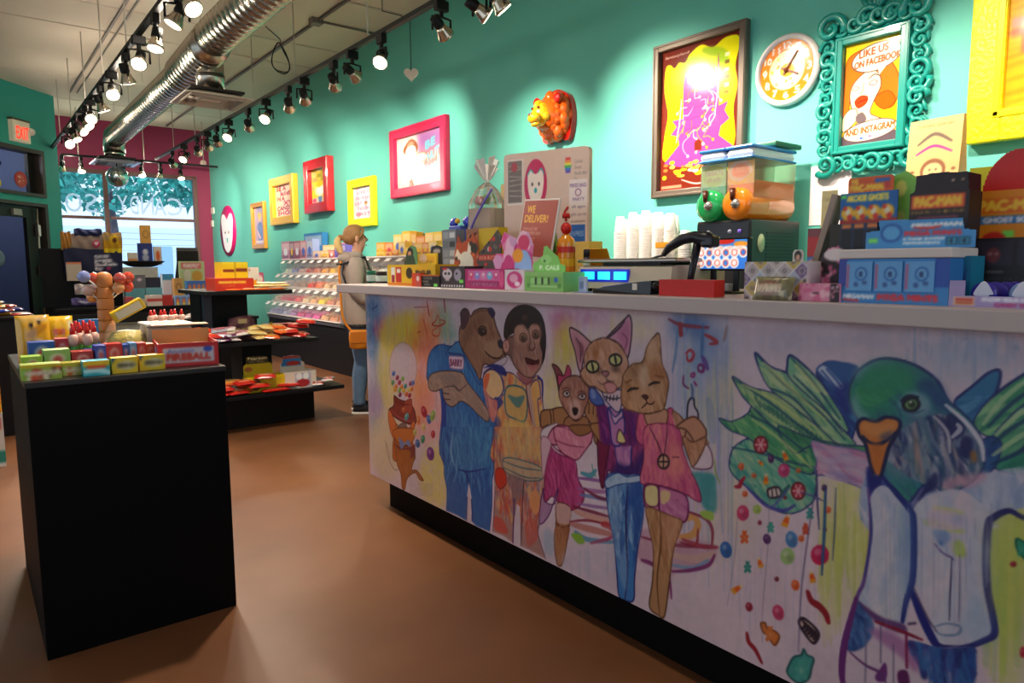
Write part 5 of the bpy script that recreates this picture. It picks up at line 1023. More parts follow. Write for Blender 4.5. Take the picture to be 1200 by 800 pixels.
for k in range(1,13):
    a = k*pi/6;x,y = 1+.81*sin(a),1-.81*cos(a);w = .08 if k < 10 else .13;cv.text(str(k),x-w,y-.11,x+w,y+.11,'fff4e8',bold=.8)
mb = MB();n = 96;V = [(0,0,0.03)];uv = [(.5,.5)];rings = 44
for i in range(1,rings+1):
    r = (rc-0.03)*i/rings
    for k in range(n): a = 2*pi*k/n;V.append((r*sin(a),r*cos(a),.03));uv.append((.5+.5*i/rings*cos(a),.5-.5*i/rings*sin(a)))
# local: disc in the wall plane; picture right = -Y
V = np.array(V);V = np.stack([-V[:,2],-V[:,1]*1.0,V[:,0]],1)
F = [(0,1+(k+1) % n,1+k) for k in range(n)]
for i in range(rings-1):
    for k in range(n): k2 = (k+1) % n;F.append((1+i*n+k,1+i*n+k2,1+(i+1)*n+k2,1+(i+1)*n+k))
uv = np.array(uv);mb.add(V,F,cv.sample(uv[:,0],uv[:,1]));mb.build('clock_face',PG,t)
for L_,ang,wd in ((0.12,35,.008),(0.085,115,.010)):
    a = radians(ang);MB().box(0,0,L_/2-.015,.004,wd,L_+.03,'6c3018',mat=Matrix.Translation((-.038,0,0))@Matrix.Rotation(a,4,'X')).build('clock_hand',M('clock_hand_brown','7a3418',0.4),t)
MB().lathe([(.012,0),(.012,.012),(.004,.016)],14,mat=Matrix.Translation((-.034,0,0))@RX).build('hand_pin',M('clock_hand_brown'),t)

# ornate teal frame
TF = M('teal_lacquer','148c80',0.28,coat=0.4)
def popart(c,w,h):
    c.a[:] = hexc('f4c818');SK = 'f8e8b8'
    c.poly([(0,h*.5),(2,h*.2),(14,h*.1),(40,h*.08),(60,h*.2),(50,h*.32),(30,h*.42),(14,h*.5),(10,h*.7),(0,h*.72)],'e0701c',sm=True,outline='8c3810',ow=1.2)
    c.poly([(56,h*.28),(75,h*.22),(92,h*.34),(98,h*.48),(95,h*.6),(86,h*.68),(68,h*.66),(56,h*.56),(64,h*.46),(58,h*.38)],'e0701c',sm=True,outline='8c3810',ow=1.2)
    c.poly([(58,h*.55),(80,h*.52),(92,h*.62),(76,h*.69),(60,h*.63)],'d85c10',sm=True,outline='8c3810',ow=1)
    c.poly([(12,h*.48),(22,h*.36),(46,h*.28),(62,h*.34),(66,h*.46),(56,h*.58),(50,h*.7),(66,h*.76),(84,h*.82),(84,h*.9),(20,h*.9),(30,h*.74),(18,h*.66)],SK,sm=True,outline='5c4038',ow=1.4)
    c.poly([(22,h*.56),(32,h*.52),(44,h*.54),(42,h*.6),(30,h*.635),(24,h*.61)],'d84018',sm=True,outline='6c1c10',ow=1);c.line([(26,h*.585),(34,h*.57),(42,h*.565)],'6c1c10',1.5)
    c.line([(44,h*.37),(54,h*.335),(64,h*.36)],'5c4850',1.8);c.poly([(46,h*.42),(52,h*.39),(60,h*.41),(54,h*.435)],'f4f0e8',sm=True,outline='5c4850',ow=1.2);c.poly([(16,h*.44),(22,h*.42),(28,h*.44),(20,h*.455)],'f4f0e8',sm=True,outline='5c4850',ow=1);c.line([(36,h*.40),(34,h*.48),(30,h*.5)],'8c6c5c',1.2)
    c.poly([(0,h*.72),(12,h*.64),(24,h*.64),(28,h*.72),(22,h*.78),(8,h*.84),(0,h*.84)],SK,sm=True,outline='5c4038',ow=1.2);c.poly([(24,h*.72),(36,h*.68),(44,h*.76),(30,h*.79)],'6c5c60',sm=True)
    c.rect(0,h*.9,w,h,'5c4c54');c.poly([(70,h*.74),(92,h*.68),(100,h*.74),(100,h*.84)],'f4c818')
    c.ell(56,h*.17,43,h*.13,'fbf4e4',-.12,1,0,0,'5c4038',1.4,30);c.poly([(60,h*.27),(76,h*.26),(62,h*.35)],'fbf4e4')
    c.text('LIKE US',26,h*.085,76,h*.155,'b8501c',bold=.7,skew=-5);c.text('ON FACEBOOK',18,h*.185,97,h*.25,'b8501c',bold=.7,skew=-6)
    c.ell(50,h*.87,47,h*.095,'fbf4e4',-.1,1,0,0,'5c4038',1.4,30);c.text('AND INSTAGRAM',7,h*.84,93,h*.905,'b8501c',bold=.7,skew=-6);c.rect(33,h*.925,39,h*.95,'4868c8');c.rect(48,h*.915,54,h*.94,'c87090')
tf_,fw_,fh_,_ = wall_frame('ornate_frame','tall teal scrollwork frame around a pop art print of a red haired woman',(984,48),(1064,172.5),0.045,0.05,TF,popart,420)
g = random.Random(11)
def scroll(sz,turns=1.3,th=.016):
    pts = [];rr = []
    for i in range(18):
        q = i/17;a = q*turns*2*pi;r = sz*(1-.78*q);pts.append((-.012-.012*sin(q*pi),r*cos(a),r*sin(a)));rr.append(th*(1-.5*q))
    return MB().tube(pts,rr,8).sphere((-.02,0,0),sz*.24,10,7)
sc_ = scroll(.052);meS = None;leaf = MB().sphere((0,0,0),.05,12,8,sc=(.35,.28,1));lf = None
def place(mbx,nm,y,z,a,s,flip=False):
    global meS,lf
    if nm == 'scroll' and meS is None: meS = mbx.build(nm,TF,tf_);o = meS
    elif nm == 'acanthus_leaf' and lf is None: lf = mbx.build(nm,TF,tf_);o = lf
    else: o = (meS if nm == 'scroll' else lf).copy();COL.objects.link(o);o.parent = tf_
    o.location = (-.016+g.uniform(-.006,.003),y,z);o.rotation_euler = (a,0,0);o.scale = (s,s*(-1 if flip else 1),s)
hw,hh = fw_/2,fh_/2
for s in (-1,1):
    n = 9
    for k in range(n):
        z = -hh+(k+.5)/n*2*hh;place(sc_,'scroll',s*(hw+.045),z,g.uniform(0,6.3),g.uniform(.85,1.15),k % 2)
        place(leaf,'acanthus_leaf',s*(hw+.02),z+.04,g.uniform(-.6,.6),1.1);place(leaf,'acanthus_leaf',s*(hw+.075),z+.03,s*.5+g.uniform(-.5,.5),.8)
    place(sc_,'scroll',s*(hw+.03),hh+.06,0.4*s,1.55,s > 0);place(sc_,'scroll',s*(hw+.03),-hh-.05,2.5,1.25,s > 0)
for k in range(6):
    y = -hw+(k+.5)/6*2*hw;c_ = 1-abs(k-2.5)/2.5
    place(sc_,'scroll',y,hh+.045+.035*c_,g.uniform(0,6.3),1.0+.25*c_,k % 2);place(sc_,'scroll',y,-hh-.045-.02*c_,g.uniform(0,6.3),.9+.2*c_,k % 2)
    place(leaf,'acanthus_leaf',y,hh+.02,pi/2+g.uniform(-.3,.3),1.2);place(leaf,'acanthus_leaf',y+.02,-hh-.02,pi/2+g.uniform(-.3,.3),1.2)
for a in (-.7,-.35,0,.35,.7): place(leaf,'acanthus_leaf',.07*sin(a)*-1,hh+.11+.05*cos(a),a,1.1)

# yellow frame at the right
def woodsign(c,w,h):
    c.a[:] = hexc('e8a020')
    g = random.Random(3)
    for k in range(46):
        y = g.uniform(0,h);c.line([(0,y),(30,y-3+g.uniform(-2,2)),(65,y-2),(100,y-7)],g.choice(['c87c18','d89020','b87018']),g.choice([1,1.6,2.2]),.6)
    c.ell(8,h*.22,3,h*.02,'8c4c10')
    c.text('TRUCK',1,h*.52,96,h*.66,'c05c48',bold=1.5);c.rect(1,h*.44,8,h*.5,'d07c68')
yy = wpt(1147,0)
(ya,zb),= [wpt(1135.5,171)];za = zb+0.98;w_,h_ = 1.25,0.98
def frame_yz(name,label,ya,yb,za,zb,fw,dep,mat,cvf,res):
    t = thing(name,label,'picture',(XW,(ya+yb)/2,(za+zb)/2));w,h = ya-yb,za-zb
    for s in (-1,1):
        MB().bbox(-dep/2-.004,s*(w-fw)/2,0,dep,fw,h,.008).build('frame_bar',mat,t);MB().bbox(-dep/2-.004,0,s*(h-fw)/2,dep,w-2*fw+.004,fw,.008).build('frame_bar',mat,t)
        MB().bbox(-dep,s*(w/2-fw*.85),0,.022,fw*.22,h-1.5*fw,.006).build('inner_bead',M('yellow_bead','f6e81c',.25),t);MB().bbox(-dep,0,s*(h/2-fw*.85),.022,w-1.5*fw,fw*.22,.006).build('inner_bead',M('yellow_bead'),t)
    cv = Canvas(w-2*fw,h-2*fw,res,'ffffff');cv.w,cv.h = 100,100*(h-2*fw)/(w-2*fw);cv.ls = max(1,cv.W/75) if fw < .048 else 1;cvf(cv,100,cv.h);mb = MB()
    sheet(mb,cv,(-dep*.5,(w-2*fw)/2,-(h-2*fw)/2),(0,-(w-2*fw),0),(0,0,h-2*fw));mb.build('picture',PG,t)
frame_yz('framed_sign','large bright yellow frame around an orange wood grain sign at the right edge',ya,ya-1.15,zb+1.02,zb,0.145,0.06,YEL,woodsign,110)

# orange and red animal head on a shield
t = thing('animal_head','glossy orange and red animal head on a shield, mounted above the white monitor','wall sculpture',(XW,*wpt(657,138)))
RL = M('red_lacquer','c8180c',.18,coat=.6);OL = M('orange_lacquer','f07c10',.2,coat=.6)
sh_ = [(-.16,.17),(-.10,.20),(-.05,.15),(0,.20),(.05,.15),(.10,.20),(.17,.16),(.19,.0),(.15,-.14),(.06,-.2),(0,-.215),(-.06,-.2),(-.15,-.14),(-.19,0)]
sh_ = [tuple(q) for q in smooth_pts(sh_)]
MB().prism(sh_,0,.05,mat=RX@Matrix.Rotation(pi/2,4,'Z')).build('shield',RL,t)
mb = MB();mb.sphere((-.12,0,.0),.125,28,20,sc=(1,1.05,1.05));g = random.Random(4)
for k in range(26):
    a = k*2*pi/26;mb.sphere((-.07-.03*sin(k*2.3),.145*cos(a),.15*sin(a)),.045,10,8,sc=(1,1,1.2))
for k in range(14): a = k*2*pi/14;mb.sphere((-.13,.105*cos(a),.11*sin(a)),.04,10,8)
mb.build('mane',M('mane_orange','e85c10',.22,coat=.6),t)
mb = MB();mb.sphere((-.20,0,.0),.085,24,18,sc=(1,1,1.1));mb.sphere((-.28,0,-.035),.055,18,12,sc=(1,1.1,.85));mb.sphere((-.22,0,.06),.05,14,10,sc=(1.3,.6,1));mb.sphere((-.27,0,-.085),.035,14,10,sc=(1,1.2,.6))
for s in (-1,1): mb.sphere((-.235,s*.045,.045),.022,10,8);mb.sphere((-.21,s*.06,-.02),.04,12,8)
mb.build('face',M('amber_lacquer','f8a414',.2,coat=.6),t)
for s in (-1,1): MB().sphere((-.15,s*.125,.12),.04,12,9,sc=(.6,1,1)).build('ear',RL,t);MB().sphere((-.272,s*.036,.04),.012,8,6).build('eye',M('dark_red_paint','5c1808',.2),t)
MB().sphere((-.325,0,-.018),.018,10,8,sc=(.7,1.3,.8)).build('nose',M('dark_red_paint'),t)

# round pink sign with a face
t = thing('round_sign','round pink sign with a white animal face, far end of the aqua wall','sign',(XW,*wpt(268,270.5)));R_ = 0.46
MB().lathe([(R_,0),(R_,.02)],48,mat=RX).build('sign_disc',M('sign_magenta','c41868',.35),t)
hp = [(-.33,.16),(-.30,.27),(-.2,.31),(-.1,.25),(0,.19),(.1,.25),(.2,.31),(.30,.27),(.33,.16),(.30,0),(.25,-.2),(.15,-.34),(0,-.40),(-.15,-.34),(-.25,-.2),(-.30,0)]
flat = Matrix(((0,0,-1,0),(-1,0,0,0),(0,1,0,0),(0,0,0,1)))    # x right as seen, y up, z towards the room
MB().prism([tuple(q) for q in smooth_pts(hp)],.018,.03,mat=flat).build('white_face',M('sign_white','f0eef0',.4),t)
for s in (-1,1): MB().lathe([(.024,.03),(.024,.036)],12,mat=flat@T(s*.1,-.03,0)).build('eye',M('sign_brown','7c5c50',.4),t)
MB().prism([(-.03,-.13),(.03,-.13),(.02,-.2),(0,-.22),(-.02,-.2)],.03,.036,mat=flat).build('nose',M('sign_teal','2ca8a0',.4),t)
# papers and small fittings
def wall_paper(label,px,py,w,h,fn,col='f0e8e4'):
    y,z = wpt(px,py);cv = Canvas(w,h,90,col);cv.w,cv.h = 100,100*h/w;fn(cv,100,cv.h);mb = MB();sheet(mb,cv,(0,w/2,-h/2),(0,-w,0),(0,0,h));mb.box(.002,0,0,.002,w,h,col)
    o = mb.build('paper_sheet',PM);o.location = (XW-.005,y,z);tag(o,label,'paper')
def notep(c,w,h):
    for k in range(9): c.rect(12,h*(.16+k*.085),12+random.Random(k).uniform(40,74),h*(.175+k*.085),'c8b8b8',.7)
    c.ell(8,h*.05,1.6,1.6,'a04040')
wall_paper('white printed notice taped to the aqua wall below the ornate teal frame',973,228,.24,.34,notep,'f4ecec')
for i,(px,py) in enumerate(((250,247),(249.5,262))):
    o = MB().bbox(-.012,0,0,.024,.12 if i else .16,.12,.004).build('wall_switch',M('switch_cream','d8dcd0',.4));o.location = (XW,*wpt(px,py));tag(o,'pale wall switch near the far corner, %s of two' % ('lower' if i else 'upper'),'switch')
# ------------------------------------------------------------------ goods on the counter
def C2(w,h,px,bg,fn=None):
    c = Canvas(w,h,px,bg);c.w,c.h = 100,100*h/w;c.ls = max(1,c.W/110)
    if fn: fn(c,100,c.h)
    return c
def spanx(px0,px1,pyt,xf,pyr=None):
    a = onx(px0,pyt,xf);b_ = onx(px1,pyt if pyr is None else pyr,xf);return a[1],b_[1],(a[2]+b_[2])/2
def inside(px,py,poly):
    q = np.array(poly);r = np.roll(q,-1,0);s = np.zeros(np.shape(px),bool)
    for (ax,ay),(bx,by) in zip(q,r):
        if ay == by: continue
        c = ((ay > py) != (by > py)) & (px < (bx-ax)*(py-ay)/(by-ay)+ax);s ^= c
    return s
def shaped_card(mb,outline,cv,w,h,th=.003,y=0,z0=0,step=None,edge='ffffff',mat=None):
    """card of any outline (0..1, y up) in the local xz plane, picture on the -y side"""
    out = np.array(outline);nx = cv.W;nz = cv.H;u = np.linspace(0,1,nx+1);v = np.linspace(0,1,nz+1);uu,vv = np.meshgrid(u,v)
    C = cv.sample(uu,1-vv).reshape(-1,3);P = np.stack([(uu-.5)*w,np.full(uu.shape,y-th/2),z0+vv*h],-1).reshape(-1,3)
    cu,cvv = np.meshgrid((u[:-1]+u[1:])/2,(v[:-1]+v[1:])/2);k = inside(cu,cvv,out);i = (np.arange(nz)[:,None]*(nx+1)+np.arange(nx)[None])[k]
    used = np.unique(np.concatenate([i,i+1,i+nx+2,i+nx+1]));rm = np.full(len(P),-1);rm[used] = np.arange(len(used))
    F = np.stack([rm[i],rm[i+1],rm[i+nx+2],rm[i+nx+1]],1).tolist();mb.add(P[used],F,C[used],mat=mat)
    q = [((a-.5)*w,z0+b*h) for a,b in outline]
    n = len(q);V = [(a,y-th/2+.0006,b) for a,b in q]+[(a,y+th/2,b) for a,b in q]
    mb.add(V,[list(range(n)),list(range(2*n-1,n-1,-1))]+[(k+n,(k+1) % n+n,(k+1) % n,k) for k in range(n)],edge,mat=mat)
FACE_X = -pi/2     # goods face the shopper: local -y looks towards -X
def carton(name,label,cat,px0,px1,pyt,xf,dep,fn,body='c0a080',zb=None,res=330,group=None,side=None,top=None,mat=None,rot=0,pyr=None,right=None):
    zb = CTZ if zb is None else zb
    ya,yb,zt = spanx(px0,px1,pyt,xf,pyr);w,h = ya-yb,zt-zb
    t = C2(w,h,res,body,fn);sd = C2(dep,h,res*.6,body,side) if side else None;tp = C2(w,dep,res*.6,body,top) if top else None;rt = C2(dep,h,res*.6,body,right) if right else None
    o = pbox(name,t,w,dep,h,body,mat,None,sd,tp,0,loc=(xf+dep/2,(ya+yb)/2,zb+.0005),rotz=FACE_X+rot,right=rt)
    tag(o,label,cat,group);return o,w,h
def tray(parent,w,d,h,th,colr,fn=None,res=260,z0=0,name='tray',back=None):
    """open tray with printed front; local coordinates, front at -y"""
    mb = MB();cv = C2(w,h,res,colr,fn);sheet(mb,cv,(-w/2,-d/2,z0),(w,0,0),(0,0,h))
    mb.box(0,-d/2+th/2+.0006,z0+h/2,w-.0006,th,h-.0006,colr);mb.box(0,0,z0+th/2,w-.001,d-.002,th,colr)
    bh = back or h;mb.box(0,d/2-th/2,z0+bh/2,w,th,bh,colr)
    for s in (-1,1):
        x = s*(w/2-th/2);V = [(x-th/2,-d/2+.001,z0),(x+th/2,-d/2+.001,z0),(x+th/2,d/2,z0),(x-th/2,d/2,z0),(x-th/2,-d/2+.001,z0+h),(x+th/2,-d/2+.001,z0+h),(x+th/2,d/2,z0+bh),(x-th/2,d/2,z0+bh)]
        mb.add(V,[(3,2,1,0),(4,5,6,7),(0,1,5,4),(1,2,6,5),(2,3,7,6),(3,0,4,7)],colr)
    return mb.build(name,PM,parent)
# small jar
def jar(label,px,pyt,xf,r,col,lid,zb=None,cat='jar',name='jar'):
    zb = CTZ if zb is None else zb;P = onx(px,pyt,xf);h = P[2]-zb;t = thing(name,label,cat,(xf,P[1],zb+.0005))
    MB().lathe([(r*.9,0),(r,.004),(r,h*.72),(r*.86,h*.8)],22).build('glass_body',M('glass_'+col,col,.15,coat=.5),t)
    MB().lathe([(r*.92,h*.8),(r*.92,h*.98),(r*.8,h)],22).build('lid',M('lid_'+lid,lid,.35),t);MB().lathe([(r*1.01,h*.15),(r*1.01,h*.65)],22,cap=False).build('label',M('label_white_'+col,'cfe0d4',.5),t);return t
jar('small jar with a dark green label at the left end of the counter',435.5,317,1.86,.030,'1f6a4c','2c8464')
jar('dark jar beside the small green jar at the left end of the counter',447,318,1.88,.034,'241a16','3c2c24')
# yellow stand-up carton
def yel(c,w,h):
    c.rect(8,h*.12,17,h*.85,'f4e8dc');c.rect(19,h*.12,31,h*.85,'c82c20');c.rect(9,h*.5,16,h*.85,'a02830');c.rect(21,h*.2,29,h*.4,'f0e4d8');c.ell(48,h*.4,7,h*.26,'3c2c14');c.text('JENGLER',60,h*.28,92,h*.5,'2c1c10',bold=.6);c.rect(0,h*.9,w,h*.96,'d84c1c')
carton('candy_box','yellow candy box with red and white stripes at the left of the counter','candy box',454,510,310,1.68,.12,yel,'e8b81c',right=lambda c,w,h: c.rect(0,0,w,h,'d0a018'))
carton('header_card','yellow header card standing behind the left yellow candy box','display card',486,511,297,1.81,.01,lambda c,w,h: (c.rect(6,h*.1,94,h*.3,'e0a818'),c.ell(40,h*.16,18,h*.14,'e8c8c0'),c.text('LOLLIPOP',20,h*.22,84,h*.32,'8c6c10')),'ecc424')
t = thing('figure_card','green card with a dark long haired figure above the left yellow box','display card',(1.76,spanx(480,480,300,1.76)[0],CTZ),FACE_X)
ya,yb,zt = spanx(471,489,288,1.76);w = ya-yb;h = zt-CTZ;cv = C2(w,h,300,'5c9464',lambda c,w,h: (c.ell(50,h*.18,26,h*.14,'1c1814'),c.ell(52,h*.2,12,h*.07,'c89878'),c.poly([(24,h*.3),(76,h*.26),(86,h*.6),(20,h*.6)],'243c2c',sm=True),c.rect(20,h*.5,84,h*.58,'dce0b8')))
mb = MB();shaped_card(mb,[(.1,0),(1,0),(1,.8),(.9,.97),(.6,1),(.4,.92),(.12,.5)],cv,w,h,edge='5c9464');mb.build('card',PM,t)
carton('candy_box','tiny orange and red candy box in front of the left yellow box','candy box',482.5,492.5,320,1.655,.022,lambda c,w,h: (c.rect(0,0,45,h,'e0481c'),c.rect(45,0,w,h,'c8483c'),c.ell(70,h*.4,18,h*.2,'f0d0c8')),'e0481c')
carton('candy_box','low black candy box with a green price sticker','candy box',493.5,515,322,1.66,.08,lambda c,w,h: (c.text('MUSTACHE',10,h*.16,60,h*.4,'d8d0c0'),c.rect(8,h*.5,40,h*.62,'8c8478'),c.text('50c',16,h*.7,50,h*.88,'e8e0d8'),c.rect(68,h*.72,88,h*.98,'7ce85c'),c.rect(0,0,w,h*.1,'d8642c')),'1c1614')
def skull(c,w,h):
    c.ell(30,h*.36,20,h*.26,'d8c8cc');c.ell(23,h*.34,5,h*.06,'2c2024');c.ell(37,h*.34,5,h*.06,'2c2024');c.rect(22,h*.5,38,h*.68,'cfb8c0');c.ell(72,h*.4,15,h*.28,'a89cac');c.ell(68,h*.34,4,h*.05,'1c1418');c.rect(78,h*.62,94,h*.76,'7ce85c');c.rect(10,2,30,8,'c82030')
    for k in range(9): c.rect(4+k*10.4,h*.86,10+k*10.4,h*.96,'e8e0e0')
carton('candy_box','dark candy box printed with two pale skulls','candy box',515.5,544.5,312,1.665,.10,skull,'3c3036')
# grey comic carton, dark arch, orange cards
def comic(c,w,h):
    for k in range(6): c.rect(8,h*(.04+k*.16),48,h*(.16+k*.16),['9098a4','606874','808894'][k % 3]);c.rect(54,h*(.05+k*.16),92,h*(.15+k*.16),['c8ccd0','2c3038','a8acb4'][k % 3])
carton('candy_box','tall narrow grey box printed with small pictures','candy box',518,534,269,1.82,.05,comic,'707884')
t = thing('arched_card','black arched display card beside the tall grey box','display card',(1.90,spanx(512,512,290,1.9)[0],CTZ),FACE_X)
ya,yb,zt = spanx(505,520,287,1.9);mb = MB();shaped_card(mb,[(0,0),(1,0),(1,.8),(.9,.95),(.5,1),(.1,.95),(0,.8)],C2(ya-yb,zt-CTZ,200,'141012',lambda c,w,h: c.ell(50,h*.15,30,h*.06,'b8a8a0')),ya-yb,zt-CTZ,edge='141012');mb.build('card',PM,t)
def orcard(c,w,h):
    c.ell(50,h*.55,30,h*.2,'e8dcc8'); 
    for a in range(4): A = a*pi/2+.5;c.poly([(50,h*.55),(50+46*cos(A-.25),h*.55+46*sin(A-.25)),(50+46*cos(A+.25),h*.55+46*sin(A+.25))],'ece0cc')
    c.ell(15,h*.75,18,h*.1,'e8702c');c.ell(84,h*.3,14,h*.1,'2c2018');c.confetti(0,0,w,h,['8c3c1c','d8a070','3c2418','e86c2c'],18,6,3)
t = thing('display_card','orange and brown cut-out card with a white cross, behind the skull box','display card',(1.80,spanx(546,546,300,1.80)[0],CTZ),FACE_X)
ya,yb,zt = spanx(532,562,272,1.80);mb = MB();shaped_card(mb,[(0,0),(1,0),(1,.75),(.85,.9),(.95,1),(.7,.96),(.55,.86),(.35,.8),(.2,.95),(.05,.6)],C2(ya-yb,zt-CTZ,330,'b8481c',orcard),ya-yb,zt-CTZ,edge='8c3c1c');mb.build('card',PM,t)
carton('candy_box','small brown and orange box on the shelf behind the skull box','candy box',546,562,268,1.83,.05,lambda c,w,h: (c.rect(10,h*.1,90,h*.3,'c8744c'),c.rect(0,h*.34,w,h,'a09080'),c.rect(10,h*.5,90,h*.6,'40302c')),'8c5c44')
carton('candy_box','plain yellow box behind the pink cut-outs','candy box',561,584,267,1.82,.05,lambda c,w,h: c.rect(0,0,w,h*.04,'c8a008'),'c8a80c')
def bwr(c,w,h):
    c.confetti(0,0,w,h,['1c1616','e8e0dc','6c645c','c8342c'],60,6,8);c.rect(5,h*.42,90,h*.52,'b8301c');c.text('KICK BUTTS',12,h*.44,84,h*.5,'f0dcc8');c.ell(70,h*.8,24,h*.12,'141212');c.ell(70,h*.8,15,h*.08,'e0dcd8')
t = thing('display_card','black, white and red patterned cut-out card beside the pink cut-outs','display card',(1.76,spanx(573,573,300,1.76)[0],CTZ),FACE_X)
ya,yb,zt = spanx(559,588,270,1.76);mb = MB();shaped_card(mb,[(0,0),(1,0),(1,.9),(.85,1),(.6,.86),(.3,.72),(.1,.6),(0,.5)],C2(ya-yb,zt-CTZ,330,'4c4440',bwr),ya-yb,zt-CTZ,edge='2c2624');mb.build('card',PM,t)
# pink tray of lollipops and pastel cut-out
def pinkbox(c,w,h):
    c.rect(0,0,w,h,'b8206c');c.rect(8,h*.08,88,h*.6,'d86ca8'); 
    for k in range(5): c.ell(16+k*16,h*.34,6.5,h*.2,['e04878','8c8cd8','e088b8','70b8e0','d85090'][k]);c.ell(16+k*16,h*.28,3,h*.07,'f4d8e0')
    c.rect(14,h*.68,84,h*.86,'8c1c54');c.text('CANDY NECKLACES',16,h*.70,82,h*.84,'f0c8dc');c.ell(93,h*.5,6,h*.4,'e0508c')
carton('candy_box','magenta tray of pink and blue sweets at the counter edge','candy box',545,591,315,1.665,.14,pinkbox,'a82468')
carton('candy_box','white box with a pink circle right of the magenta tray','candy box',591.5,614.5,316,1.665,.12,lambda c,w,h: (c.ell(50,h*.5,40,h*.42,'d83c84'),c.ell(46,h*.42,22,h*.22,'f0a8c8'),c.ell(64,h*.7,14,h*.12,'f4e0ec')),'e8d4dc')
def pastel(c,w,h):
    c.confetti(0,0,w,h,['e04c90','d8a0c8','f0c0d8','c8307c','e884b0'],34,13,4);c.ell(72,h*.62,20,h*.3,'8cb4e4');c.ell(60,h*.42,12,h*.12,'f0a02c');c.ell(38,h*.6,12,h*.2,'c83c80');c.ell(74,h*.2,13,h*.13,'d83c6c');c.rect(18,h*.86,80,h*.95,'b03c7c')
t = thing('pastel_cutout','pink and pale blue cut-out card standing above the magenta tray','display card',(1.74,spanx(602,602,300,1.74)[0],CTZ),FACE_X)
ya,yb,zt = spanx(577,627,271,1.74);mb = MB();shaped_card(mb,[(.16,0),(.95,0),(1,.3),(.92,.5),(.95,.75),(.84,.97),(.7,1),(.58,.86),(.45,.92),(.28,1),(.2,.84),(.28,.62),(.08,.62),(0,.5),(.1,.25)],C2(ya-yb,zt-CTZ,330,'d86ca4',pastel),ya-yb,zt-CTZ,edge='e8a0c8');mb.build('card',PM,t)
# green box
def green1(c,w,h):
    c.rect(0,0,w,h*.2,'94cc74');c.rect(4,h*.24,96,h*.9,'7cb85c')
    for k in range(3): c.rect(28+k*17,h*.28,32+k*17,h*.66,'1c241c');c.rect(16+k*17,h*.3,27+k*17,h*.64,'9cd880')
    c.ell(82,h*.4,5,h*.14,'3c6cc8');c.rect(8,h*.72,92,h*.78,'b8e0a0');c.ell(10,h*.7,5,h*.12,'5c9848');c.ell(90,h*.7,5,h*.12,'5c9848')
carton('candy_box','pale green box with dark slots in the middle of the counter','candy box',615,660,319,1.655,.13,green1,'88c468')
t = thing('display_card','pale green cut-out header with white letters above the slotted green box','display card',(1.715,spanx(641,641,300,1.715)[0],CTZ),FACE_X)
ya,yb,zt = spanx(619,661,288,1.715);mb = MB();shaped_card(mb,[(.1,0),(1,0),(1,.55),(.86,.6),(.8,.76),(.6,.9),(.5,1),(.42,.98),(.4,.8),(.28,.7),(.1,.6)],C2(ya-yb,zt-CTZ,330,'8ccc68',lambda c,w,h: (c.text('P. CALS',30,h*.44,84,h*.53,'f4fce8',bold=.5),c.ell(48,h*.3,16,h*.1,'a4dc84'),c.ell(44,h*.34,3,h*.03,'3c6c30'))),ya-yb,zt-CTZ,edge='7cbc58');mb.build('card',PM,t)

# monitor seen from behind (white, with stickers)
def monback(c,w,h):
    c.rect(0,0,w,h,'d9b8a4');c.rect(4,h*.05,24,h*.42,'e4d4c8');c.rect(5,h*.06,22.5,h*.40,'7c6c60')
    for k in range(7): c.line([(7,h*(.10+k*.04)),(21,h*(.10+k*.04)+random.Random(k).uniform(-2,2))],'c8b8a8',1,.8);c.line([(8+k*2,h*.1),(7+k*2,h*.38)],'4c3c34',.8,.5)
    c.ell(13,h*.11,4,h*.04,'a83c3c')
    c.ell(39,h*.265,13.5,h*.205,'c01c50',0,1,n=40);c.poly([(29.5,h*.20),(33,h*.15),(39,h*.18),(45,h*.15),(48.5,h*.20),(48,h*.30),(45,h*.38),(39,h*.41),(33,h*.38),(30,h*.30)],'f0dccc',sm=True)
    c.line([(29,h*.19),(33,h*.145),(36,h*.17)],'4cb0a8',1.6);c.line([(42,h*.17),(46,h*.14),(49,h*.19)],'4cb0a8',1.6);c.ell(35,h*.26,1.2,h*.016,'5c4c48');c.ell(43,h*.26,1.2,h*.016,'5c4c48');c.ell(39,h*.31,1.8,h*.022,'2c9ca4')
    for k,q in enumerate(('d83c2c','e8842c','ecd83c','4cac4c','3c70c0','6c4ca4')): c.poly([(72.5+(abs(k-2.5))*.5,h*(.075+k*.02)),(80.5-(abs(k-2.5))*.5,h*(.075+k*.02)),(80.5-(abs(k-2.5))*.5,h*(.096+k*.02)),(72.5+(abs(k-2.5))*.5,h*(.096+k*.02))],q)
    for k,(tx,q) in enumerate((('Candies','8c7c74'),('Sweets','8c7c74'),('Handcrafted','8c7c74'),('Fun','8c7c74'))): c.text(tx,84,h*(.095+k*.045),84+len(tx)*1.25,h*(.125+k*.045),q)
    c.rect(78,h*.25,98,h*.83,'e8d4cc');c.text('MIXED BAGS',79,h*.28,97,h*.31,'5c2c6c');c.ell(88,h*.35,3,h*.026,'e8d4cc',0,1,0,0,'8c4c7c',1);c.text('PARTY',82,h*.39,95,h*.415,'5c2c6c');c.text('all ages',81,h*.45,96,h*.475,'6c5c7c');c.text('gift cards',80,h*.51,97,h*.535,'8c6c74');c.text('custom',80,h*.565,96,h*.585,'6c5c5c')
    c.rect(79.5,h*.60,96,h*.745,'3c70c4');c.text('EXPRESS',81,h*.65,94.5,h*.69,'c8dcf4');c.text('cards',80,h*.765,88,h*.785,'3c3c9c');c.text('welcome',80,h*.80,93,h*.82,'3c3c9c')
mo = thing('monitor','white monitor seen from behind with stickers and a pink ring face','monitor',(0,0,0))
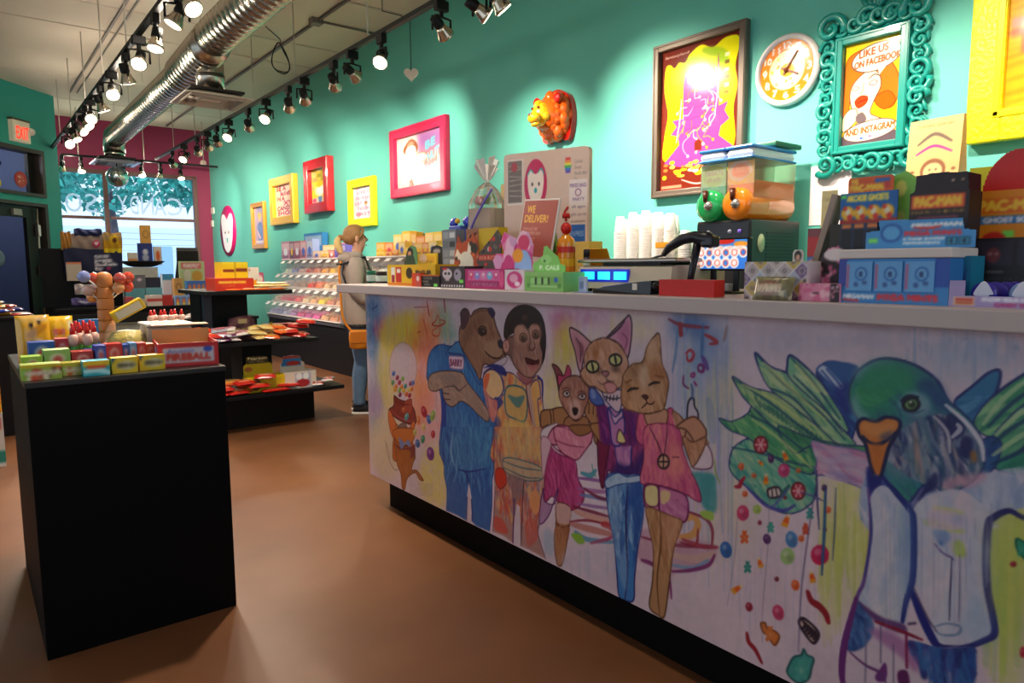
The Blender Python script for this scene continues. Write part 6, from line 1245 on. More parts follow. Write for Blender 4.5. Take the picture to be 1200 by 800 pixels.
xa = 2.00;A = onx(592.5,186,xa)                                   # left upper corner, right upper corner further from the wall side
B = onx(692.5,166.5,2.13);A2 = (xa,A[1]);B2 = (2.13,B[1]);L = sqrt((A2[0]-B2[0])**2+(A2[1]-B2[1])**2);ang = atan2(B2[1]-A2[1],B2[0]-A2[0])
mo.location = ((A2[0]+B2[0])/2,(A2[1]+B2[1])/2,CTZ);mo.rotation_euler.z = ang;mh = (A[2]+B[2])/2-CTZ;z0m = .05
rc_ = lambda w,h,r,n=6: [(x+r*cos(a),y+r*sin(a)) for x,y,a0 in ((w-r,h-r,0),(r,h-r,90),(r,r,180),(w-r,r,270)) for a in np.radians(np.linspace(a0,a0+90,n))]
ol = [(x/L,y/(mh-z0m)) for x,y in rc_(L,mh-z0m,.02)]
mb = MB();shaped_card(mb,ol,C2(L,mh-z0m,430,'d9b8a4',monback),L,mh-z0m,th=.028,z0=z0m,edge='c4a490');mb.build('rear_shell',PG,mo)
MB().bbox(0,.02,z0m+(mh-z0m)/2,L-.03,.014,mh-z0m-.03,.003).build('screen',M('screen_black','0c0c10',.1),mo)
MB().bbox(0,0,.006,.24,.18,.012,.004).build('stand_base',M('aluminium','b8b4b0',.35,metal=.8),mo);MB().bbox(0,-.025,.12,.10,.012,.23,.004).build('stand_neck',M('aluminium'),mo)
# leaning sign: WE DELIVER!
def deliver(c,w,h):
    c.a[:] = hexc('a03424');c.text('WE',12,h*.09,36,h*.22,'f0b828',bold=.5);c.text('DELIVER!',8,h*.26,78,h*.39,'f0b828',bold=.5);c.text('DOWNLOAD THE',8,h*.48,50,h*.54,'e8c0b0');c.text('APP TO ORDER NOW',6,h*.56,62,h*.62,'e8c0b0');c.rect(6,h*.67,48,h*.69,'d09080');c.rect(6,h*.71,44,h*.73,'d09080');c.rect(6,h*.80,46,h*.92,'f0e0d8');c.text('ORDER HERE',9,h*.83,42,h*.89,'a03424')
t = thing('counter_sign','brown red WE DELIVER! sign in a white leaning holder before the monitor','sign',(1.80,spanx(612,612,280,1.80)[0],CTZ),FACE_X-.05)
ya,yb,zt = spanx(590,638,223,1.80);w = (ya-yb)*.92;h = zt-CTZ-.03
mb = MB();lean = T(0,.03,.005,rx=-.16);cv = C2(w*.94,h*.64,400,'a03424',deliver);sheet(mb,cv,(-w*.47,-.0045,h*.35),(w*.94,0,0),(0,0,h*.63),mat=lean@T(ry=.06));mb.build('print',PM,t)
MB().bbox(0,0,h*.5,w,.007,h,.002,mat=lean@T(ry=.06)).build('holder',M('sign_holder_white','dccfc8',.3),t);MB().bbox(0,.05,.004,w*.8,.12,.007,.002).build('foot',M('sign_holder_white'),t)
# cellophane gift with ribbon
t = thing('gift_bag','clear cellophane gift bag tied at the neck behind the candy boxes','gift',(1.98,spanx(571,571,240,1.98)[0],CTZ),0)
zt_ = onx(573,181,1.98)[2]-CTZ;zb_ = onx(572,214,1.98)[2]-CTZ
CEL = M('cellophane','e4e0dc',.12,trans=.85,ior=1.15,spec=.8)
prof = [(.06,0),(.085,.01),(.09,zb_*.5),(.085,zb_*.8),(.05,zb_*.94),(.014,zb_)]
mb = MB();mb.lathe(prof,20)
vv_ = mb.v[0];g = np.random.default_rng(6);k = np.arange(len(vv_)) % 20;vv_[:,0] *= 1+.14*np.sin(k*2.9);vv_[:,1] *= 1+.14*np.cos(k*2.3);mb.sm = [False]*len(mb.sm);mb.build('cellophane_wrap',CEL,t)
mb = MB()
for i in range(13):
    a = i*.9;L_ = (zt_-zb_)*(.6+.4*((i*7) % 5)/5);mb.add([(.008*cos(a),.008*sin(a),zb_-.003),(.06*cos(a+.3),.06*sin(a+.3),zb_+L_),(.06*cos(a-.3),.06*sin(a-.3),zb_+L_*.92),(.03*cos(a),.03*sin(a),zb_+L_*.5)],[(0,3,1),(0,2,3),(3,2,1)])
mb.build('tuft',M('cellophane_tuft','e8e4e0',.2,spec=.9),t)
MB().box(0,.0,zb_*.4,.11,.13,zb_*.7,'d8b494',mat=T(rz=.2)).build('gift_box',M('cream_gift','dcc4ac',.6),t);MB().sphere((-.04,0,zb_*.82),.022,10,8).build('red_sweet',M('sweet_red','b82c3c',.3),t);MB().sphere((.02,.03,zb_*.84),.02,10,8).build('green_sweet',M('sweet_green','7cb03c',.3),t)
mb = MB();mb.tube([(.095*cos(a),.095*sin(a),zb_*(.12+.8*i/30)) for i,a in enumerate(np.linspace(1.8,4.3,31))],.006,6);mb.build('ribbon',M('violet_ribbon','6a5cb4',.3),t)
carton('kraft_box','tall cream cardboard box at the left edge of the white monitor','box',587,594,216,2.05,.07,lambda c,w,h: c.rect(0,0,w,h,'e0c084'),'e0b868')
# blue gift bow
t = thing('gift_bow','blue ribbon bow with a yellow dot, left of the cellophane gift','bow',(2.0,spanx(540,540,262,2.0)[0],CTZ))
zz = onx(540,262,2.0)[2]-CTZ
MB().bbox(0,0,(zz-.01)/2,.08,.10,zz-.015,.004).build('box',M('blue_card','3c54b0',.4),t)
for s in (-1,1): MB().sphere((0,s*.035,zz+.01),.032,12,8,sc=(.6,1.1,.8),mat=T(rx=s*.3)).build('bow_loop',M('blue_ribbon','2c3cb4',.25,coat=.5),t)
MB().sphere((-.02,0,zz+.012),.014,8,6).build('knot',M('bow_yellow','e8b82c',.3),t)

# soda bottles
def bottle(label,px,pyb,xf,r,htop,glass,lab,cap,prof=None,name='soda_bottle'):
    P = onx(px,pyb,xf);h = onx(px,htop,xf)[2]-CTZ;t = thing(name,label,'bottle',(xf,P[1],CTZ+.0005))
    pr = prof or [(.8,0),(1,.03),(1,.42),(.95,.48),(.62,.62),(.42,.72),(.36,.93),(.4,.95)]
    MB().lathe([(r*a,h*b) for a,b in pr],24).build('glass',glass,t);MB().lathe([(r*1.015,h*.07),(r*1.015,h*.40)],24,cap=False).build('label',lab,t);MB().lathe([(r*.44,h*.935),(r*.44,h*.995),(r*.3,h)],18).build('cap',cap,t);return t,r,h
t,r,h = bottle('green glass soda bottle with a red label before the monitor',646,300,1.92,.033,233,M('soda_green','9cc83c',.1,trans=.5,coat=.5),M('bottle_label_red','c02c20',.4),M('cap_silver','c8c0b0',.25,metal=.8))
MB().box(-r*1.01,0,h*.2,.002,.026,.03).build('label_mark',M('label_black','20141c',.4),t)
t,r,h = bottle('short bottle with a red spout and striped label beside the soda bottle',663.5,300,1.90,.036,250,M('bottle_amber','e08c1c',.15,coat=.6),M('bottle_label_yellow','f0b41c',.4),M('cap_red','c41c14',.3),[(.85,0),(1,.03),(1,.6),(.9,.66),(.5,.7),(.45,.72)])
for z,c in ((.12,'1c9c7c'),(.22,'e8841c'),(.48,'c82c1c')): MB().lathe([(r*1.03,h*z),(r*1.03,h*(z+.08))],22,cap=False).build('label_band',M('band_'+c,c,.4),t)
MB().sphere((0,0,h*.8),r*.62,14,10,sc=(1,1,1.1)).build('spout_ball',M('cap_red'),t);MB().tube([(0,0,h*.9),(0,.01,h*1.02),(0,-.01,h*1.08)],.005,6).build('spout_tip',M('cap_red'),t)
# yellow boxes and small bits behind the scale
carton('gift_box','pale gold gift box behind the bottles','gift box',672,690,283,2.05,.08,lambda c,w,h: c.rect(0,0,w,h,'f0d070'),'e8c04c')
t = thing('open_gold_box','open gold box with a raised flap beside the pale gold box','gift box',(2.02,spanx(697,697,290,2.02)[0],CTZ),FACE_X+.2)
tray(t,.10,.08,.09,.003,'d89c1c');MB().box(0,.045,.12,.10,.003,.075,'e0a428',mat=T(rx=.5,y=.05)).build('flap',PM,t)
jar('tiny dark shot cup in front of the open gold box',687.5,292,1.96,.014,'4c4850','2c2a30',cat='cup',name='shot_cup')
t = thing('wire_tray','orange wire tray at the right of the gold box','tray',(2.12,spanx(716,716,300,2.12)[0],CTZ));mb = MB()
for z in (.012,.07): mb.tube([(-.06,-.07,z),(.06,-.07,z),(.06,.07,z),(-.06,.07,z)],.005,6,closed=True)
for x,y in ((-.06,-.07),(.06,-.07),(.06,.07),(-.06,.07)): mb.tube([(x,y,.004),(x,y,.07)],.005,6)
mb.build('wire_frame',M('orange_wire','e0642c',.3),t)

# shop scale with three blue displays
sc0,sc1,_z = spanx(677,790,330,1.78);ST = thing('price_scale','cream shop scale with three glowing blue number displays','scale',(1.90,(sc0+sc1)/2,CTZ),FACE_X);w = sc0-sc1
IV = M('scale_ivory','c8b8a0',.4)
zt = onx(700,311,1.82)[2]-CTZ
mb = MB();P_ = [(-.14,.012),(-.12,zt*.94),(-.09,zt),(.15,zt),(.15,.012)]
V = [(s*w/2*(1 if k not in (1,2) else .96),y,z) for s in (-1,1) for k,(y,z) in enumerate(P_)];mb.add(V,[(0,1,2,3,4),(9,8,7,6,5)]+[(k,k+5,(k+1) % 5+5,(k+1) % 5) for k in range(5)]);mb.build('housing',IV,ST)
for s in (-1,1):
    for y in (-.1,.1): MB().cyl(s*w*.42,y,0,.014,.014,10).build('foot',M('rubber_black','141414',.7),ST)
slope = atan2(zt*.94-.012,.02);ym = lambda z: -.14+.02*(z-.012)/(zt*.94-.012)
def onface(mbx,x0,x1,z0,z1,off,th,col=(1,1,1)): zc = (z0+z1)/2;mbx.box((x0+x1)/2,ym(zc)-off,zc,x1-x0,th,z1-z0,col,mat=None);return mbx
X0 = -w/2+.02*w; 
onface(MB(),-w/2+.03,-w/2+.03+w*.52,zt*.38,zt*.86,.003,.008).build('display_panel',M('panel_blue','1428b4',.2,emit=.5),ST)
for k in range(3): a = -w/2+.045+k*w*.172;onface(MB(),a,a+w*.125,zt*.47,zt*.76,.0085,.004).build('number_display',M('lcd_cyan','2ce0ff',.2,emit=1.5),ST)
MB().bbox(0,.03,zt+.016,w*1.02,.30,.014,.005).build('platter',M('platter_steel','a89c90',.22,metal=.9),ST);MB().bbox(-w*.5,.04,zt*.5,.02,.24,zt*.9,.004).build('side_panel',M('dark_plastic','1c1c20',.4),ST)
MB().bbox(0,0,zt+.006,w*.6,.16,.012,.002).build('platter_post',M('dark_plastic'),ST)
# photo card, card reader, red box
t = thing('photo_card','small pale blue card in a clear holder before the scale','card',(1.66,spanx(683,683,335,1.66)[0],CTZ),FACE_X+.15)
mb = MB();sheet(mb,C2(.035,.05,400,'9cb4cc',lambda c,w,h: (c.rect(10,h*.3,60,h*.8,'6c84a8'),c.rect(60,10,90,h*.9,'c8c8e0'))),(-.017,-.001,.003),(.035,0,0),(0,0,.05));mb.box(0,.002,.028,.037,.003,.053,'c8ccd8');mb.build('card',PM,t);MB().bbox(0,.004,.0015,.05,.04,.003,.001).build('holder_foot',M('clear_violet','a49cd0',.15),t)
t = thing('card_reader','black card reader lying before the scale','card reader',(1.70,spanx(735,735,338,1.70)[0],CTZ),FACE_X+.12);a_,b_,_ = spanx(700,762,338,1.68);L = a_-b_
mb = MB();V = [(-L/2,-.035,.001),(L/2,-.04,.001),(L/2,.04,.001),(-L/2,.035,.001),(-L/2,-.03,.014),(L*.3,-.035,.040),(L*.3,.035,.040),(-L/2,.03,.014),(L/2,-.035,.044),(L/2,.035,.044)]
mb.add(V,[(3,2,1,0),(4,5,6,7),(5,8,9,6),(0,1,8,5,4),(2,3,7,6,9),(1,2,9,8),(3,0,4,7)]);mb.build('body',M('reader_black','18161a',.25),t)
MB().box(-L*.05,0,.0,L*.5,.055,.002,mat=T(x=-L*.06,z=.0295,ry=-.125*1.02)).build('screen',M('reader_screen','3c4c9c',.1),t);MB().bbox(L*.24,-.0375,.024,.018,.003,.02,.001).build('badge',M('badge_cream','e0d4c8',.4),t)
MB().sphere((L*.5,0,.026),.03,14,8,sc=(.9,1.2,.6)).build('cable_end',M('reader_black'),t)
carton('candy_box','plain bright red box at the counter edge right of the scale','box',772.5,837,327.5,1.655,.05,lambda c,w,h: (c.rect(48,h*.4,52,h*.6,'b81410',.8)),'c81008',pyr=328.5)
# barcode scanner on its stand
P = onx(812,298,1.79);t = thing('barcode_scanner','black barcode scanner resting on its stand behind the red box','scanner',(1.80,P[1],CTZ),FACE_X)
s_ = .0031;zt = P[2]-CTZ
o = MB().tube([(-.125,0,zt+.0),(-.10,0,zt+.025),(-.05,0,zt+.048),(0,0,zt+.055),(.045,0,zt+.045),(.065,0,zt+.035)],[.008,.014,.017,.018,.024,.02],14).build('handle',M('scanner_black','1c1a24',.3),t)
MB().bbox(.055,0,zt+.038,.045,.045,.036,.008).build('head',M('scanner_black'),t)
MB().tube([(.01,.0,zt+.035),(-.012,0,zt*.5),(-.02,0,.01)],[.014,.011,.012],10).build('stand_arm',M('scanner_black'),t);MB().lathe([(.05,0),(.05,.006),(.02,.012)],22,mat=T(x=-.02)).build('stand_base',M('scanner_black'),t)
pts = [(-.12,0,zt),(-.17,.0,zt-.01),(-.21,.02,zt-.02),(-.23,.03,zt-.05),(-.22,.05,.01)]
MB().tube([tuple(q) for q in smooth_pts(pts,False)],.004,6).build('cable',M('scanner_black'),t)
# little screen
def scr(c,w,h):
    c.grad('3c88d8','2c6cc8');c.ell(50,2,26,h*.12,'c8281c');c.ell(24,0,12,h*.16,'8cc83c');c.ell(88,h*.16,14,h*.1,'e8942c')
    g = random.Random(3)
    for k in range(11): x = 8+(k % 6)*17;y = h*(.42 if k < 6 else .78);c.ell(x,y,9,h*.2,'f0ece8');c.ell(x,y+1,6,h*.12,'d8442c');c.ell(x,y+1,4,h*.09,'3c7cd0' if k % 2 else 'f4f0e8')
    for k in range(5): c.rect(5+k*19,h*.2,15+k*19,h*.34,'e8c8b8')
t = thing('customer_display','small screen with a blue and red picture in front of the slush machine','display',(1.93,spanx(848,848,300,1.93)[0],CTZ),FACE_X)
a_,b_,zt = spanx(817,878.5,279,1.93);w = a_-b_;zb0 = onx(848,317,1.93)[2]-CTZ;h = zt-CTZ-zb0
mb = MB();sheet(mb,C2(w-.012,h-.012,420,'3c88d8',scr),(-w/2+.006,-.0125,zb0+.006),(w-.012,0,0),(0,0,h-.012));mb.build('picture',PS,t)
MB().bbox(0,0,zb0+h/2,w,.024,h,.004).build('bezel',M('bezel_black','101014',.3),t)
for s in (-1,1): MB().bbox(s*w*.22,.01,zb0/2+.01,.02,.012,zb0+.01,.003).build('stand_leg',M('bezel_black'),t)
MB().bbox(0,.01,.004,w*.62,.10,.008,.003).build('stand_base',M('bezel_black'),t)
MB().bbox(0,-.0,.021,w*.30,.03,.022,.002).build('paper_roll_cover',M('cover_grey','c8c4c4',.4),t)
MB().bbox(-w*.40,0.02,.018,w*.2,.06,.034,.004).build('side_block',M('cover_grey'),t)
# diamond patterned box, foil bag
def diam(c,w,h):
    cols = ['b8a8a8','c8a43c','a8b4c8','7c5c8c','c8b8b0','b89c9c'];g = random.Random(5);s = h/2.1
    for i in range(-1,8):
        for j in range(-1,5):
            x = i*s*1.0+(j % 2)*s*.5;y = j*s*.5;k = g.choice(cols);c.poly([(x,y-s*.44),(x+s*.44,y),(x,y+s*.44),(x-s*.44,y)],k);c.ell(x,y,s*.2,s*.2,'dcd4d4');c.ell(x,y,s*.15,s*.15,'6c5c60');c.ell(x,y,s*.08,s*.08,k)
    for k in range(8): c.ell(6+k*13,h*(.5 if k % 2 else .98),2.4,2.4,'4c3c44')
carton('candy_box','box printed with coloured diamonds and rings right of the small screen','candy box',873,946,305.5,1.665,.09,diam,'e4dce0',pyr=308)
P = onx(911,341,1.655);t = thing('candy_bag','crumpled olive foil candy bag lying against the diamond box','candy bag',(1.635,P[1],CTZ+.0),FACE_X)
def pillow(w,h,d,cv,seed=1,nx=26,ny=14,crimp=.02):
    g = np.random.default_rng(seed);n1 = g.random((ny+1,nx+1))*.2;mb = MB()
    for s in (-1,1):
        u = np.linspace(-1,1,nx+1);v = np.linspace(-1,1,ny+1);uu,vv = np.meshgrid(u,v);b = np.clip((1-np.abs(uu)**3)*(1-np.abs(vv)**3),0,1)**.6
        zz = s*d/2*b*(1+.4*n1*np.sin(uu*9+seed));ed = 1-.05*(1-b)*np.cos(uu*14)
        V = np.stack([uu*w/2*ed,vv*h/2,zz],-1).reshape(-1,3);i = (np.arange(ny)[:,None]*(nx+1)+np.arange(nx)[None]).ravel()
        F = np.stack([i,i+1,i+nx+2,i+nx+1],1);F = F if s > 0 else F[:,::-1]
        mb.add(V,F.tolist(),cv.sample((uu+1)/2,(1-vv)/2).reshape(-1,3),True)
    return mb
def foil(c,w,h): c.confetti(0,0,w,h,['8c845c','5c5440','b8ac88','6c6450'],40,7,2);c.ell(42,h*.5,34,h*.32,'8c6450');c.text('RASPBERRIES',14,h*.36,74,h*.66,'e0d0b4',bold=.6)
w = spanx(889,935,340,1.655);w = w[0]-w[1]
o = pillow(w,.062,.022,C2(w,.062,420,'7c7454',foil),3).build('foil_pouch',PF,t);o.rotation_euler = (pi/2-.25,0,0);o.location = (0,0,.030)
# little things behind: figure card, glowing jar, slanted board
t = thing('figure_card','small white card with a dark haired portrait above the diamond box','display card',(1.80,spanx(935.5,935.5,300,1.80)[0],CTZ),FACE_X)
ya,yb,zt = spanx(929,941.5,292.5,1.80);mb = MB();shaped_card(mb,[(0,0),(1,0),(1,.93),(.8,1),(.2,1),(0,.93)],C2(ya-yb,zt-CTZ,400,'e0d8d0',lambda c,w,h: (c.ell(50,h*.13,34,h*.11,'1c1818'),c.ell(50,h*.16,20,h*.07,'d8a890'),c.rect(20,h*.24,80,h*.3,'8c7c78'))),ya-yb,zt-CTZ,edge='d8d0c8');mb.build('card',PM,t)
jar('amber jar with an orange label behind the pink box',954,306,1.78,.028,'e8a838','c8b8a0')
carton('candy_box','narrow tan box behind the amber jar','box',947,961,268,2.0,.05,lambda c,w,h: (c.rect(0,h*.12,w,h*.42,'c83c3c'),c.rect(0,h*.42,w,h*.6,'4c84d0'),c.rect(20,h*.46,90,h*.54,'e8a0a0')),'8c4c54')
t = thing('leaning_board','narrow brown board leaning behind the arcade box','board',(1.86,spanx(965,965,280,1.86)[0],CTZ),FACE_X);ya,yb,zt = spanx(958,966,243,1.86)
MB().bbox(0,0,.145,.018,.05,.28,.002,mat=T(ry=.26,x=-.035)).build('board',M('taupe_board','a08c80',.5),t)
# pink-black header box
def kitty(c,w,h): c.confetti(0,0,w,h,['1c1216','d86890','241418','e8a0b8','3c2028'],46,9,6);c.ell(50,h*.16,34,h*.12,'e8d8d8');c.ell(78,h*.14,12,h*.07,'c84870');c.rect(30,h*.68,84,h*.76,'1c1216');c.text('candy tin',34,h*.69,80,h*.75,'d86890')
t = thing('display_card','black and pink patterned header card left of the blue mint trays','display card',(1.735,spanx(979,979,310,1.735)[0],CTZ),FACE_X)
ya,yb,zt = spanx(959,1000,288,1.735);mb = MB();shaped_card(mb,[(.1,0),(.98,0),(.94,.5),(1,.72),(.85,.88),(.6,1),(.3,.96),(.12,.85),(0,.5)],C2(ya-yb,zt-CTZ,330,'2c1a20',kitty),ya-yb,zt-CTZ,edge='2c1a20');mb.build('card',PM,t)
carton('candy_box','low pink and black candy box left of the blue mint trays','candy box',937,984,331,1.655,.09,lambda c,w,h: (c.confetti(0,0,w,h,['e088a4','c84c7c','f0b8c4','d86890'],24,9,7),c.rect(78,0,w,h,'2c1c24'),c.confetti(80,0,100,h,['e088a4','f0c0d0'],10,3,9),c.rect(34,h*.5,50,h*.56,'241418')),'e08ca8',pyr=334)

# arcade box with blue header
def arc_head(c,w,h): c.a[:] = hexc('e0642c');c.rect(3,h*.1,97,h*.9,'d8582c');c.text('MS.',8,h*.12,24,h*.45,'f4c83c',bold=.6);c.rect(60,h*.14,92,h*.42,'3c6cb8');c.text('PAC-MAN',6,h*.5,78,h*.9,'f4c83c',bold=.8);c.ell(86,h*.6,6,h*.24,'c83c3c')
def arc_panel(c,w,h):
    c.a[:] = hexc('1c64b0');c.text('ARCADE GHOSTS',12,h*.08,84,h*.28,'f4dc5c',bold=.6);c.rect(1,h*.05,11,h*.18,'5cd85c');c.rect(0,h*.86,w,h,'a82c24')
    for k in range(4): c.ell(14+k*23,h*.66,12,h*.24,'f0b42c');c.ell(14+k*23,h*.62,5,h*.12,'e8e0c0');c.ell(9+k*23,h*.5,4,h*.08,'d83c2c');c.ell(18+k*23,h*.8,5,h*.1,'d8342c')
def arc_body(c,w,h):
    c.a[:] = hexc('1c2c54');c.rect(0,0,22,h*.98,'2c2418');c.rect(0,h*.45,22,h,'d8b81c')
    for k in range(3): c.rect(25+k*27,h*.08,47+k*27,h*.42,'101018');c.rect(25+k*27,h*.46,47+k*27,h*.6,'b89c9c');c.rect(28+k*27,h*.49,36+k*27,h*.57,'4c6c9c');c.rect(26+k*27,1,46+k*27,h*.06,'d87c3c')
    c.rect(24,h*.64,w,h,'2c78c4');c.text('ARCADE',30,h*.67,62,h*.76,'f4dc5c');c.text('GHOSTS',30,h*.79,62,h*.88,'f4dc5c');c.ell(84,h*.78,10,h*.06,'d8648c')
o,w,h = carton('candy_box','arcade ghosts candy box with a blue lettered header card','candy box',973,1028,262,1.80,.10,arc_body,'1c2c54')
ya,yb,zt = spanx(986,1053,225,1.84);w1 = ya-yb;zb1 = onx(1000,262,1.84)[2];mb = MB();cv = C2(w1,zt-zb1,330,'1c64b0',arc_panel);off = -(ya+yb)/2+o.location.y
shaped_card(mb,[(0,0),(1,0),(1,1),(0,1)],cv,w1,zt-zb1,z0=zb1-CTZ,y=-.01,edge='1c64b0',mat=T(x=off));ya2,yb2,zt2 = spanx(995,1048,207,1.84);cv = C2(ya2-yb2,zt2-zt,330,'e0642c',arc_head);off2 = -(ya2+yb2)/2+o.location.y
shaped_card(mb,[(0,0),(1,0),(1,.85),(.96,1),(.04,1),(0,.85)],cv,ya2-yb2,zt2-zt,z0=zt-CTZ,y=-.01,edge='e0642c',mat=T(x=off2));mb.build('header_card',PM,o)
# green card with yellow dots
ya,yb,zt = spanx(1046,1078,200,1.88);t = thing('display_card','lime green rounded card with pale yellow dots between the arcade boxes','display card',(1.88,(ya+yb)/2,CTZ),FACE_X)
mb = MB();shaped_card(mb,[(0,0),(1,0),(1,.86),(.85,.95),(.5,1),(.1,.97),(0,.9)],C2(ya-yb,zt-CTZ,300,'8cd45c',lambda c,w,h: [c.ell(36,h*(.13+k*.235),21,h*.062,'e8f484') for k in range(4)]),ya-yb,zt-CTZ,edge='7cc44c');mb.build('card',PM,t)
# black box PAC-MAN
def pacb(c,w,h):
    c.a[:] = hexc('241418');c.rect(3,h*.165,93,h*.27,'d8481c');c.rect(4,h*.17,92,h*.265,'e0602c');c.text('PAC-MAN',9,h*.182,86,h*.252,'f4c43c',bold=.8);c.text('BONUS FRUIT CHERRY SOURS',4,h*.285,94,h*.31,'f4c43c');c.rect(14,h*.335,84,h*.345,'c85c84')
    for k in range(4): c.ell(20+k*18,h*.40,6,h*.015,'c85c84')
    for k in range(2): c.rect(70+k*16,h*.06,74+k*16,h*.075,'f4d8b8')
def chips(c,w,h): pass
ya,yb,zt = spanx(1068,1138,202,1.82);t = thing('candy_box','black fruit sours box with an orange name band','candy box',(1.86,(ya+yb)/2,CTZ),FACE_X)
mb = MB();shaped_card(mb,[(0,0),(.98,0),(1,.85),(.97,.86),(.96,.985),(.5,1),(.1,.99),(.08,.87),(0,.85)],C2(ya-yb,zt-CTZ,340,'241418',pacb),ya-yb,zt-CTZ,th=.08,edge='1c1014');mb.build('card_front',PM,t)
# orange box at the right edge with a domed red top
def pacg(c,w,h):
    c.a[:] = hexc('e88c1c');c.rect(10,h*.07,w,h*.20,'d84c1c');c.rect(11.5,h*.075,w,h*.195,'e8701c');c.text('PAC-MAN',14,h*.09,96,h*.18,'f8c83c',bold=.9);c.rect(0,h*.23,w,h*.30,'2c6cb8');c.text('GHOST SOURS',20,h*.243,92,h*.288,'e8e4f0',bold=.6);c.rect(44,h*.36,58,h*.42,'7ce85c')
    c.ell(34,h*.46,16,h*.09,'d0281c')
ya,yb,zt = spanx(1136,1236,222,1.96);t = thing('candy_box','orange ghost sours box with a round red top at the right edge','candy box',(2.01,(ya+yb)/2,CTZ),FACE_X)
w = ya-yb;h = zt-CTZ;mb = MB();cv = C2(w,h,340,'e88c1c',pacg);sheet(mb,cv,(-w/2,-.05,0),(w,0,0),(0,0,h));mb.box(0,.001,h/2,w,.1,h,'d8801c');mb.build('carton',PM,t)
zt3 = onx(1185,174,1.99)[2]-CTZ;ya3,yb3,_ = spanx(1150,1236,200,1.99);w3 = ya3-yb3;hr = zt3-h*.985
mb = MB();shaped_card(mb,[(.5-.5*cos(a),sin(a)) if 1 else 0 for a in np.linspace(0,pi,30)]+[(1,-.0)],C2(w3,hr,300,'c8201c',lambda c,w,h: c.rect(0,0,w,h,'c8201c',tex=.2)),w3,hr,z0=h*.985,y=0,edge='e88c1c',mat=T(x=-((ya3+yb3)/2-(ya+yb)/2)));mb.build('round_topper',PM,t)
o,*_ = carton('display_card','bright yellow card peeping behind the orange box','display card',1137,1168,196,2.09,.008,lambda c,w,h: (c.line([(40,h*.28),(62,h*.22),(84,h*.27)],'4c3c10',2.2)),'ece41c')

# blue mint trays
def mint_head(c,w,h):
    c.a[:] = hexc('4c94d0');c.rect(2,0,98,h*.96,'4494d4');c.text('MEGAMAN',44,h*.16,88,h*.28,'e8ecf4',shear=.2,bold=.8);c.line([(46,h*.3),(60,h*.33),(70,h*.28)],'d83c3c',2.2);c.text('MEGA MINTS',38,h*.42,88,h*.56,'d83c4c',bold=.9);c.text('E-TANK SHAPED',37,h*.64,74,h*.72,'e4ecf4',bold=.4);c.text('PEPPERMINTS',37,h*.78,70,h*.86,'e4ecf4',bold=.4)
    for k in range(2): c.rect(75+k*11,h*.64,85+k*11,h*.92,'1c5c84');c.rect(77+k*11,h*.68,83+k*11,h*.88,'5cc0d8');c.text('E',78.5+k*11,h*.71,81.5+k*11,h*.85,'143c5c',bold=.5)
    c.rect(3,h*.63,12,h*.78,'7ce870');c.ell(25,h*.45,11,h*.34,'2c64b4');c.ell(25,h*.45,8,h*.24,'5ca8e0')
def mint_front(c,w,h):
    c.a[:] = hexc('3c88cc');c.rect(0,h*.0,8,h*.62,'3c4ca8');c.rect(88,0,w,h*.62,'2c54b0');c.text('MEGAMAN',5,h*.80,34,h*.90,'e8ecf4',shear=.2,bold=.5);c.line([(6,h*.93),(20,h*.95)],'d83c3c',2);c.text('MEGA MINTS',39,h*.79,91,h*.92,'d83c4c',bold=1)
ya,yb,zt = spanx(984,1114,303,1.665);w = ya-yb;h = zt-CTZ;t = thing('mint_tray','blue mint display with lettered header and three blue packets','candy display',(1.665+.075,(ya+yb)/2,CTZ),FACE_X)
cvf = C2(w,h,380,'3c88cc',mint_front);mb = MB();sheet(mb,cvf,(-w/2,-.075,0),(w,0,0),(0,0,h));mb.box(0,.0005,h/2,w,.149,h,'3478bc');mb.build('tray',PM,t)
for k in range(3):
    x0 = -w/2+w*(.08+k*.275);cw = w*.25
    cvp = C2(cw,h*.66,380,'64a4dc',lambda c,w,h: (c.text('MINTS',2,h*.08,12,h*.9,'d83c4c') if 0 else c.rect(3,h*.1,10,h*.92,'c8486c',.8),c.ell(58,h*.42,24,h*.24,'2c64b4'),c.ell(58,h*.42,17,h*.17,'7cbce8'),c.text('E',52,h*.34,64,h*.5,'1c3c7c',bold=.6),c.ell(40,h*.78,9,h*.09,'3c5ca0'),c.ell(72,h*.72,10,h*.07,'3c5ca0')))
    mb = MB();sheet(mb,cvp,(x0,-.0785,h*.28),(cw,0,0),(0,0,h*.66));mb.box(x0+cw/2,-.0765,h*.61,cw,.0036,h*.66,'5494cc');mb.build('mint_packet',PM,t)
MB().bbox(0,0,h+.012,w*1.02,.155,.022,.003).build('white_shelf',M('card_white','d8ccc8',.5),t)
ya2,yb2,zt2 = spanx(1014,1143,256,1.70);w2 = ya2-yb2;h2 = zt2-CTZ-h-.023;ox = -((ya2+yb2)/2-(ya+yb)/2)
mb = MB();shaped_card(mb,[(0,0),(1,0),(1,.55),(.9,.6),(.88,.96),(.4,.98),(.39,1),(.12,1),(.14,.66),(0,.6)],C2(w2,h2,380,'4c94d0',mint_head),w2,h2,z0=h+.023,y=-.03,edge='3c7cb8',mat=T(x=ox));mb.build('header_card',PM,t)
carton('candy_box','teal box corner standing behind the lavender tray','candy box',1115,1139,300,1.74,.08,lambda c,w,h: (c.poly([(20,h*.2),(30,h*.5),(60,h*.5),(76,h*.15),(80,h*.7),(15,h*.7)],'2c3c7c'),c.ell(52,h*.75,12,h*.1,'c8b89c')),'1c7c9c')
